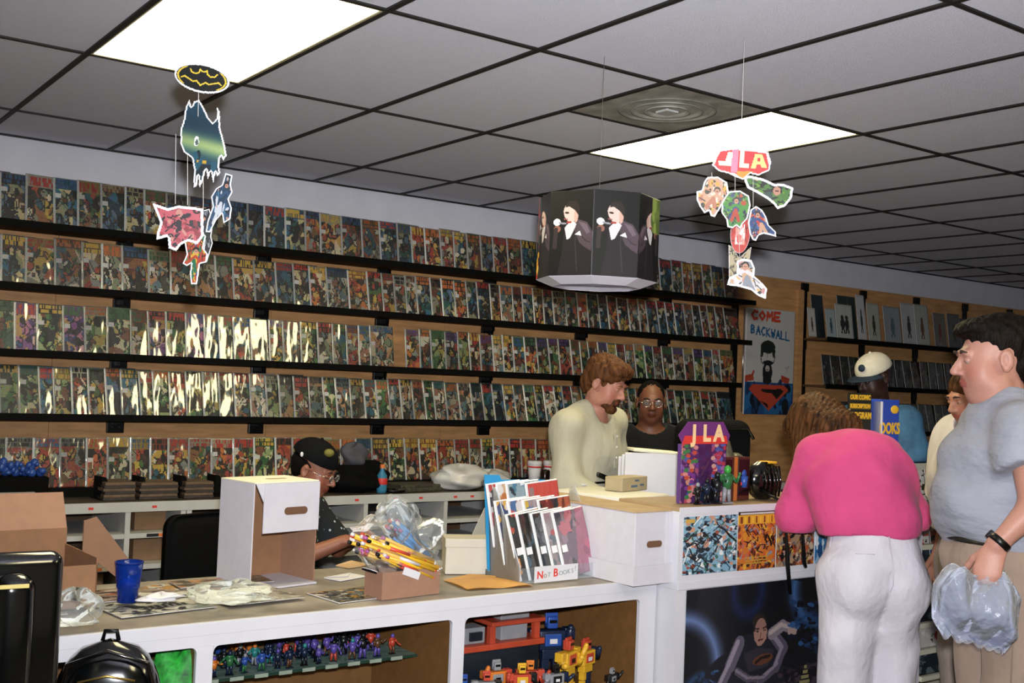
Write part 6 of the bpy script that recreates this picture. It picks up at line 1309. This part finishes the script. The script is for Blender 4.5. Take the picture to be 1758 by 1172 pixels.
def col_ring(T0, r, h, z0, mat, name, par, tilt=.2):
    MB().grid(lambda u, v: Vector(T0)+Vector((math.sin(u*6.2832)*r, math.cos(u*6.2832)*r*.95, v*h+math.cos(u*6.2832)*tilt*r+z0)), 24, 3).build(name, mat, par)
m = MB()
m.box(-.012, .012, -.155, -.150, 1.18, 1.36, .002); m.build('placket', M_shc, o)
for z in (1.33, 1.28, 1.23): MB().ball((0, -.158, z), .006, (1, .4, 1)).build('button', M_paper, o)
trousers(t, J, 1.0, cloth('dark_slacks', '#22242c'), ((0, 0, 1.03), (0, 0, 1))); shoes(t, J, M_blackp)
M_rh = pm('red_brown_hair', '#5e3b22', .55, .35, 60, .8, 90, dark='#2e1a0e', stretch=(1, 1, .25))
hair_cap(t, c, R, .98, M_rh, [((0, .024, .048), (.088, .104, .092), .02), ((0, -.045, .095), (.072, .055, .035), .02), ((.05, -.04, .08), (.04, .05, .035), .02), ((-.05, -.03, .075), (.04, .05, .045), .02), ((0, .07, -.02), (.078, .055, .07), .02), ((.075, .02, .03), (.022, .045, .06), .015), ((-.075, .02, .03), (.022, .045, .06), .015)], post=strands(1, .004), subs=[((.085, -.0, -.012), (.02, .03, .035)), ((-.085, -.0, -.012), (.02, .03, .035)), ((0, -.13, .03), (.056, .05, .05))])
hair_cap(t, c, R, .98, M_rh, [((0, -.075, -.098), (.034, .032, .026), .012), ((.032, -.05, -.085), (.022, .03, .02), .012), ((-.032, -.05, -.085), (.022, .03, .02), .012), ((0, -.096, -.047), (.024, .010, .005), .006), ((.025, -.088, -.062), (.006, .012, .018), .006), ((-.025, -.088, -.062), (.006, .012, .018), .006)], post=strands(2, .0015), name='beard', face=False, vox=.0035)
# ---------------------------------------------------------------- man in black behind
J = stand(1.62, .19); J['hrot'] = (.0, deg(6), 0); J['head'] = v3(0, -.03, 1.485); J['neck'] = v3(0, -.01, 1.355)
for S_, x in (('L', 1), ('R', -1)): J['sh'+S_] = v3(x*.185, .0, 1.275); J['el'+S_] = v3(x*.24, .02, 1.02); J['wr'+S_] = v3(x*.20, -.12, .84)
p = place(1117, 690, 6.15); d_ = math.atan2(-p.y, -p.x)
t, T, R, c = person('man with glasses in a black open collar shirt standing behind the cashier', (p.x, p.y, 0), d_+.08, J, 'dark', 1.0, .98, .007)
face_parts(t, T, R, .98, '#14100c', .2, '#120c08', M_chrome, 'dark')
o = shirt(t, J, 1.03, cloth('black_shirt', '#0a0a0d', .8), ((0, 0, .82), (0, 0, -1)), .95, .018, folds(2, .003), neck=.085)
trousers(t, J, 1.0, cloth('dark_slacks', '#22242c'), ((0, 0, .96), (0, 0, 1))); shoes(t, J, M_blackp)
hair_cap(t, c, R, .98, pm('black_short_hair', '#0c0908', .8, .2, 80, .5, 200, spec=.15), [((0, .024, .038), (.0765, .094, .082), .02), ((0, .06, -.02), (.07, .05, .05), .02)], [((0, -.040, .06), (0, -1, -.35))], strands(3, .0008, 90, 40), subs=[((0, -.09, .045), (.06, .04, .06))])
# ---------------------------------------------------------------- boy in cap, seated, writing
J = dict(pelvis=v3(0, .05, .50), waist=v3(0, .02, .64), chest=v3(0, -.05, .84), neck=v3(0, -.11, 1.03), head=v3(0, -.175, 1.155), hrot=(.05, deg(20), 0))
for S_, x in (('L', 1), ('R', -1)):
    J['sh'+S_] = v3(x*.155, -.08, .965); J['el'+S_] = v3(x*.215, -.20, .80); J['wr'+S_] = v3(x*.10, -.385, .885); J['hip'+S_] = v3(x*.09, .03, .50); J['kn'+S_] = v3(x*.11, -.30, .50); J['an'+S_] = v3(x*.11, -.26, .09); J['toe'+S_] = v3(x*.12, -.38, .03)
J['handL'] = (v3(-.5, -1, -.25), v3(0, 0, -1), v3(-1, 0, 0), .55); J['handR'] = (v3(.4, -1, -.15), v3(0, 0, -1), v3(1, 0, 0), .5)
p = onD(540, 800, 4.75); fa = math.atan2(-.80, .60); off = Matrix.Rotation(fa+math.pi/2, 3, 'Z') @ Vector((0, -.175, 0))
t, T, R, c = person('boy in a black cap and dark speckled shirt writing behind the counter', (p.x-off.x, p.y-off.y, 0.0), fa, J, 'mid', .86, .92, .006)
BOY = t; face_parts(t, T, R, .92, '#14100c', 1.0, '#1a100a', M_chrome, 'mid')
M_dot = D.materials.new('speckled_shirt'); M_dot.use_nodes = True; nt = M_dot.node_tree; b = nt.nodes['Principled BSDF']; b.inputs['Roughness'].default_value = .85
vo = nt.nodes.new('ShaderNodeTexVoronoi'); vo.inputs['Scale'].default_value = 34; tc = nt.nodes.new('ShaderNodeTexCoord'); nt.links.new(tc.outputs['Object'], vo.inputs['Vector']); rp = nt.nodes.new('ShaderNodeValToRGB'); rp.color_ramp.elements[0].position = .16; rp.color_ramp.elements[1].position = .22
rp.color_ramp.elements[0].color = (*lin('#aeb8b8'), 1); rp.color_ramp.elements[1].color = (*lin('#0b1116'), 1); nt.links.new(vo.outputs['Distance'], rp.inputs[0]); nt.links.new(rp.outputs[0], b.inputs['Base Color'])
o = shirt(t, J, .95, M_dot, ((0, 0, .50), (0, 0, -1)), .98, .024, folds(3, .003), neck=.066, srad=.066)
e_ = J['shL']+(J['elL']-J['shL'])*.6+v3(.075, .0, 0); MB().lathe([(.012, 0), (.02, .004), (.028, 0)], seg=18, M=Matrix.Translation(e_) @ Matrix.Rotation(math.pi/2, 4, 'Y') @ Matrix.Diagonal((1.5, 1, 1, 1))).build('yellow_emblem', M_yel, o)
trousers(t, J, .86, cloth('dark_slacks', '#22242c'), ((0, 0, .66), (0, 0, 1)), bottom=.09); shoes(t, J, M_blackp)
cap_hat(t, c, R, .98, pm('black_cap_cloth', '#0c0d10', .85, .15, 40, .3, 150, spec=.15), M_blackm, zlow=.045, brim=False)
MB().ball(Vector(c+R@v3(-.045, -.052, .105)*.98), .022, (1, 1, .8)).build('yellow_patch', pm('olive_patch', '#6a6424', .8), t); MB().ball(Vector(c+R@v3(-.088, .045, .06)*.98), .009, (.5, .8, 1.2)).build('cap_logo', M_paper, t)
hair_cap(t, c, R, .92, pm('black_short_hair', '#0c0908'), [((0, .035, .02), (.081, .088, .06), .02), ((0, .06, -.02), (.07, .045, .045), .02)], [((0, 0, .05), (0, 0, 1))], strands(4, .0008, 90, 40))
q = tag(MB().box(-.22, .22, -.02, .36, .0, .012).box(-.20, .20, 0, .34, .30, .40, .03).box(-.2, -.17, 0, .03, .012, .31).box(.17, .2, 0, .03, .012, .31).box(-.2, -.17, .31, .34, .012, .31).box(.17, .2, .31, .34, .012, .31).build('stool', M_blackm, None, t.matrix_basis @ Matrix.Translation((0, -.09, .001))), 'low dark padded stool the boy sits on', 'stool')
w = t.matrix_basis @ Vector((0, 0, 0)); o = thing('paper_slip', 'tan paper slip under the hand of the boy', 'paper', (onZ(598, 968, CT).x-.05, onZ(598, 968, CT).y-.10, CT+.002), .3)
MB().box(0, .12, 0, .07, 0, .004).build('sheet', pm('tan_slip', '#c4a27a', .6), o); MB().prism([(0, 0), (.12, 0), (.1, .02)], .001, Matrix.Translation((0, .07, .004)) @ Matrix.Rotation(-1.3, 4, 'X')).build('fold', pm('tan_slip', '#c4a27a'), o)
# black chair behind the boy
ch = onD(350, 940, 4.9); t = thing('office_chair', 'black rounded office chair back left of the standing box', 'chair', (ch.x+.03, ch.y, 0), .3)
MB().box(-.21, .21, 0, .07, .52, .93, .06, seg=5).build('backrest', M_blackm, t); MB().box(-.23, .23, .06, .48, .42, .50, .03, seg=3).build('seat', M_blackm, t); MB().tube((0, .26, .06), (0, .26, .42), .03).build('stem', M_blackp, t); MB().box(-.03, .03, .03, .09, .44, .56).build('back_bracket', M_blackp, t)
for k in range(5):
    a = k*2*math.pi/5; MB().tube((0, .26, .08), (.26*math.cos(a), .26+.26*math.sin(a), .045), .02, .016).ball((.26*math.cos(a), .26+.26*math.sin(a), .027), .027).build('foot_spoke', M_blackp, t)
# ---------------------------------------------------------------- woman in pink
J = stand(1.68, .17); J['pelvis'] = v3(0, .03, .90); J['waist'] = v3(0, .00, 1.05); J['chest'] = v3(0, -.07, 1.22); J['neck'] = v3(.0, -.235, 1.365); J['head'] = v3(.055, -.385, 1.412); J['hrot'] = (.25, deg(48), 0)
for S_, x in (('L', 1), ('R', -1)):
    J['sh'+S_] = v3(x*.130, -.17, 1.305); J['el'+S_] = v3(x*.200, -.22, 1.085); J['wr'+S_] = v3(x*.13, -.40, 1.155); J['hip'+S_] = v3(x*.09, .03, .89); J['kn'+S_] = v3(x*.095, .01, .48); J['an'+S_] = v3(x*.10, .05, .085); J['toe'+S_] = v3(x*.11, -.09, .03)
J['elR'] = v3(-.25, -.17, 1.09); J['wrR'] = v3(-.16, -.40, 1.15)
J['handL'] = (v3(-.5, -1, 0), v3(0, 0, -1), v3(-1, 0, 0), .35); J['handR'] = (v3(.5, -1, 0), v3(0, 0, -1), v3(1, 0, 0), .35)
wp_ = onD(1490, 1000, 4.25); fa = deg(63)
t, T, R, c = person('woman in pink sweater and white trousers leaning over the counter', (wp_.x, wp_.y, 0), fa, J, 'pale', 1.04, 1.0, .007)
WOM = t
def addw(F): F.ell(v3(0, -.01, 1.11), v3(.188, .160, .12), None, .05); F.ell(v3(.0, -.04, 1.22), v3(.175, .14, .10), None, .05)
o = shirt(t, J, 1.08, cloth('pink_sweater', '#c94a7b', 1.0, 6, (1, 1, 1), rough=.9), ((0, 0, 1.035), (-.04, .06, -1)), 1.55, .030, folds(5, .0075, 15, 8), neck=.075, add=addw, srad=.078)
o.name = 'sweater'
def seatw(F):
    for x in (-1, 1): F.ell(v3(x*.085, .10, .87), v3(.105, .09, .13), None, .035)
    F.ell(v3(0, .02, .95), v3(.172, .15, .14), None, .05)
def pfold(F, X, Y, Z):
    F = folds(6, .008, 13, 10)(F, X, Y, Z); seam = .010*np.exp(-(X/.012)**2)*(Y > .0)*(Z < .93)*(Z > .70); return F+seam.astype(np.float32)
M_wt = cloth('white_trouser_cloth', '#c9c5ce', 1.6, 5, (1, 1, .7))
tr_ = trousers(t, J, 1.02, M_wt, ((0, 0, 1.07), (0, 0, 1)), .022, pfold, flare=.018, seat=seatw)
MB().path([(.0, .155, 1.05), (.0, .19, .97), (.0, .195, .88), (0, .12, .79)], .0022).build('centre_seam', M_wt, tr_)
for x in (-1, 1): MB().path([(x*.06, .168, .985), (x*.125, .145, .985)], .0022).path([(x*.16, .02, 1.04), (x*.19, .01, .80), (x*.15, .02, .5)], .002).build('pocket_seam', M_wt, tr_)
shoes(t, J, M_paper)
M_bh = pm('brown_hair', '#5a3a20', .5, .4, 50, .9, 70, dark='#21140c', stretch=(1, 1, .2))
hair_cap(t, c, R, 1.0, M_bh, [((0, .024, .047), (.102, .120, .102), .02), ((.0, -.05, .08), (.088, .07, .055), .02), ((0, .09, -.03), (.108, .07, .10), .03), ((0, .135, -.09), (.09, .05, .05), .03), ((.07, .0, -.03), (.034, .07, .09), .02), ((-.07, .0, -.03), (.034, .07, .09), .02), ((0, .115, -.085), (.095, .045, .055), .03), ((.05, .12, -.12), (.05, .035, .035), .02), ((-.045, .125, -.115), (.045, .035, .04), .02), ((.082, -.035, -.07), (.028, .055, .085), .02), ((-.082, -.035, -.07), (.028, .055, .085), .02), ((.07, .05, -.11), (.05, .05, .06), .02), ((-.07, .05, -.11), (.05, .05, .06), .02)], post=strands(5, .0045, 60, 34), vox=.0045)
# ---------------------------------------------------------------- man in grey t-shirt
J = stand(1.84, .20); J['pelvis'] = v3(0, .02, .98); J['waist'] = v3(0, .0, 1.12); J['chest'] = v3(0, .01, 1.35); J['neck'] = v3(0, .0, 1.555); J['head'] = v3(0, -.045, 1.70); J['hrot'] = (-.06, deg(6), 0)
for S_, x in (('L', 1), ('R', -1)): J['sh'+S_] = v3(x*.215, .02, 1.475); J['el'+S_] = v3(x*.295, .10, 1.20); J['wr'+S_] = v3(x*.285, -.01, 1.02); J['hip'+S_] = v3(x*.10, .02, .94)
J['elR'] = v3(-.25, .15, 1.20); J['wrR'] = v3(-.15, .20, .98); J['shL'] = v3(.215, -.03, 1.475); J['elL'] = v3(.30, -.02, 1.25); J['wrL'] = v3(.29, -.13, 1.125)
mp_ = onD(1706, 600, 3.72); off = 0
fa = math.atan2(.62, -.78); off = Matrix.Rotation(fa+math.pi/2, 3, 'Z') @ Vector((0, -.045, 0))
J['handL'] = (v3(.0, -.35, -1), v3(-.6, .7, 0), v3(-.45, -.9, 0), .75); J['handR'] = (v3(.2, -.6, -1), v3(1, 0, 0), v3(0, -1, 0), .4)
t, T, R, c = person('heavy man in grey t-shirt and khaki trousers holding a white plastic bag', (mp_.x-off.x, mp_.y-off.y, 0), fa, J, 'pale', 1.35, 1.16, .006, fatface=.009)
MAN = t; face_parts(t, T, R, 1.16, '#3a4a5a', .7, '#3a2418', None, 'pale')
def addm(F): F.ell(v3(0, -.045, 1.22), v3(.215, .195, .17), None, .04); F.ell(v3(0, -.04, 1.37), v3(.20, .165, .12), None, .04); F.ell(v3(0, .10, 1.40), v3(.19, .11, .16), None, .05); F.ell(v3(0, .06, 1.18), v3(.22, .16, .16), None, .05)
o = shirt(t, J, 1.35, cloth('grey_tshirt', '#8e909c', 1.0, 7, (1, 1, 2)), ((0, -.25, 1.105), (0, -.20, -1)), .52, .014, folds(7, .0065, 12, 10), neck=.080, add=addm, srad=.078); o.name = 't_shirt'
def seatm(F): F.ell(v3(0, -.01, 1.05), v3(.215, .19, .13), None, .05); F.ell(v3(0, .11, .93), v3(.19, .10, .14), None, .05)
M_kh = cloth('khaki_cloth', '#8d7a6e', 1.4, 5, (1, 1, .6))
tr_ = trousers(t, J, 1.22, M_kh, ((0, 0, 1.138), (0, 0, 1)), .012, folds(8, .007, 12, 7), flare=.02, seat=seatm)
FB = Field(); fn = v3(0, -1, 0); FB.cap(J['pelvis']+v3(0, 0, -.03), J['waist']+v3(0, 0, .03), .158*1.22+.030*.6+.005, .140*1.22+.030*.6+.005, fn, .80, .05); FB.ell(v3(0, -.01, 1.05), v3(.220, .195, .135), None, .05); fmesh('belt', FB.mesh(.008, [((0, 0, 1.135), (0, 0, 1)), ((0, 0, 1.100), (0, 0, -1))]), pm('black_belt', '#14110f', .4), t, None, 0)
MB().path([(.20, -.05, 1.08), (.235, -.05, .95), (.21, -.05, .6)], .002).build('side_seam', M_kh, tr_); shoes(t, J, pm('brown_shoe', '#3a2a1e', .4))
# watch
wr = J['wrL']-unit(J['wrL']-J['elL'])*.01; dW = Vector(unit(J['wrL']-J['elL']))
Mw = Matrix.Translation(wr) @ dW.to_track_quat('Z', 'Y').to_matrix().to_4x4(); w_ = MB(); w_.lathe([(.032, -.011), (.035, -.009), (.035, .009), (.032, .011)], seg=24, M=Mw).build('watch', M_blackp, t)
MB().box(.03, .042, -.016, .016, -.014, .014, .003, M=Mw @ Matrix.Rotation(2.4, 4, 'Z')).build('watch_face', M_blackg, t)
hair_cap(t, c, R, 1.16, pm('dark_brown_hair', '#17100c', .6, .3, 60, .8, 110, dark='#080605', stretch=(1, 1, .4)), [((0, .028, .055), (.081, .099, .080), .02), ((0, -.035, .096), (.064, .058, .030), .02), ((0, -.078, .088), (.045, .026, .016), .015), ((0, .075, -.01), (.072, .045, .065), .02)], post=strands(9, .0035), subs=[((.085, .0, -.01), (.022, .034, .038)), ((-.085, .0, -.01), (.022, .034, .038)), ((0, -.115, .035), (.07, .055, .045)), ((.085, -.05, .02), (.03, .045, .06)), ((-.085, -.05, .02), (.03, .045, .06))])
# plastic bag he holds
M_tb = pclear('thin_white_bag', '#e4e8f2', .20, .22, .012); hb_ = t.matrix_basis @ Matrix.Translation(J['wrL']+v3(.0, -.045, -.105)) @ Matrix.Rotation(0, 4, 'Z')
def bagf(u, v):
    a = u*2*math.pi; w = .012+.155*min(1, (v/.42))**.9; w *= 1 if v < .75 else (1-(v-.75)*1.2); w *= .76; z = -.20*v+(-.02*math.cos(a)*v)
    y = math.cos(a)*w; x = math.sin(a)*(.010+.045*math.sin(min(1, v*1.1)*math.pi))*(1+.3*math.sin(5*a+6*v))
    return Vector((x+.012*math.sin(9*v+2*a), y*(1+.06*math.sin(7*a+5*v))-.02*v, z+.10*math.exp(-((abs(math.cos(a))-.8)/.25)**2)*math.exp(-((v-.3)/.2)**2)*.9+.010*math.sin(8*a)*v))
bg = MB().grid(bagf, 48, 26).build('carrier_bag', M_tb, None, hb_, normals=False); tag(bg, 'thin white plastic bag held in the fist of the man in grey', 'plastic bag', 'carried bags')
M2 = MB().grid(lambda u, v: bagf(u, .25+.72*v)*.93+Vector((0, 0, -.012)), 36, 12).build('inner_wrap', pclear('bag_inner', '#aeb4cc', .30, .3, .01), bg)
# ---------------------------------------------------------------- person in white shirt behind the man
J = stand(1.70, .18); J['head'] = v3(0, -.045, 1.575); J['neck'] = v3(0, -.01, 1.44); J['hrot'] = (.1, deg(18), 0)
q = onD(1682, 672, 4.85); d_ = math.atan2(-q.y, -q.x)
t, T, R, c = person('brown haired person in a loose white shirt half hidden behind the man in grey', (q.x, q.y, 0), d_-1.0, J, 'olive', 1.0, 1.0, .008)
face_parts(t, T, R, 1.0, '#1a120c', .8, '#20140c', None, 'olive')
shirt(t, J, 1.2, cloth('white_shirt_cloth', '#c8c0ba', 1.2, 6), ((0, 0, 1.0), (0, 0, -1)), .95, .05, folds(10, .005), neck=.07, srad=.09)
trousers(t, J, 1.1, cloth('tan_slacks', '#a5968c'), ((0, 0, 1.0), (0, 0, 1))); shoes(t, J, M_blackp)
hair_cap(t, c, R, 1.0, M_bh, [((0, .024, .045), (.088, .104, .088), .02), ((0, .08, -.04), (.08, .05, .09), .02), ((.07, .02, -.03), (.022, .05, .08), .02), ((-.07, .02, -.03), (.022, .05, .08), .02)], post=strands(6, .004), vox=.006)
# ---------------------------------------------------------------- man in white cap and blue shirt
J = stand(1.78, .20); J['hrot'] = (.15, deg(20), 0); J['head'] = v3(0, -.05, 1.665); J['neck'] = v3(0, -.01, 1.535)
for S_, x in (('L', 1), ('R', -1)): J['sh'+S_] = v3(x*.20, .0, 1.425); J['el'+S_] = v3(x*.27, .02, 1.15); J['wr'+S_] = v3(x*.22, -.16, 1.0)
q = onD(1512, 645, 6.3); d_ = math.atan2(-q.y, -q.x); off = 0
t, T, R, c = person('dark skinned man in white cap and blue t-shirt turned toward the wall shelves', (q.x, q.y, 0), d_-.9, J, 'vdark', 1.05, 1.02, .008)
face_parts(t, T, R, 1.02, '#0c0806', .9, '#0c0806', None, 'vdark')
shirt(t, J, 1.2, pm('blue_tshirt', '#3f6f94', .85, .28, 9, 1, 9, dark='#2a4d6c'), ((0, 0, .86), (0, 0, -1)), .80, .03, folds(11, .004), neck=.075, srad=.085)
trousers(t, J, 1.1, cloth('black_jeans', '#0d0d10'), ((0, 0, 1.0), (0, 0, 1))); shoes(t, J, M_blackp)
cap_hat(t, c, R, 1.06, pm('white_cap_cloth', '#cfc9b8', .8, .05, 30, .3, 150), pm('navy_brim', '#16283c', .8), zlow=.038)
MB().ball(Vector(c+R@v3(.02, -.085, .085)*1.06), .026, (1, .5, .8)).build('cap_logo', pm('navy_badge', '#1d2c44', .8), t)
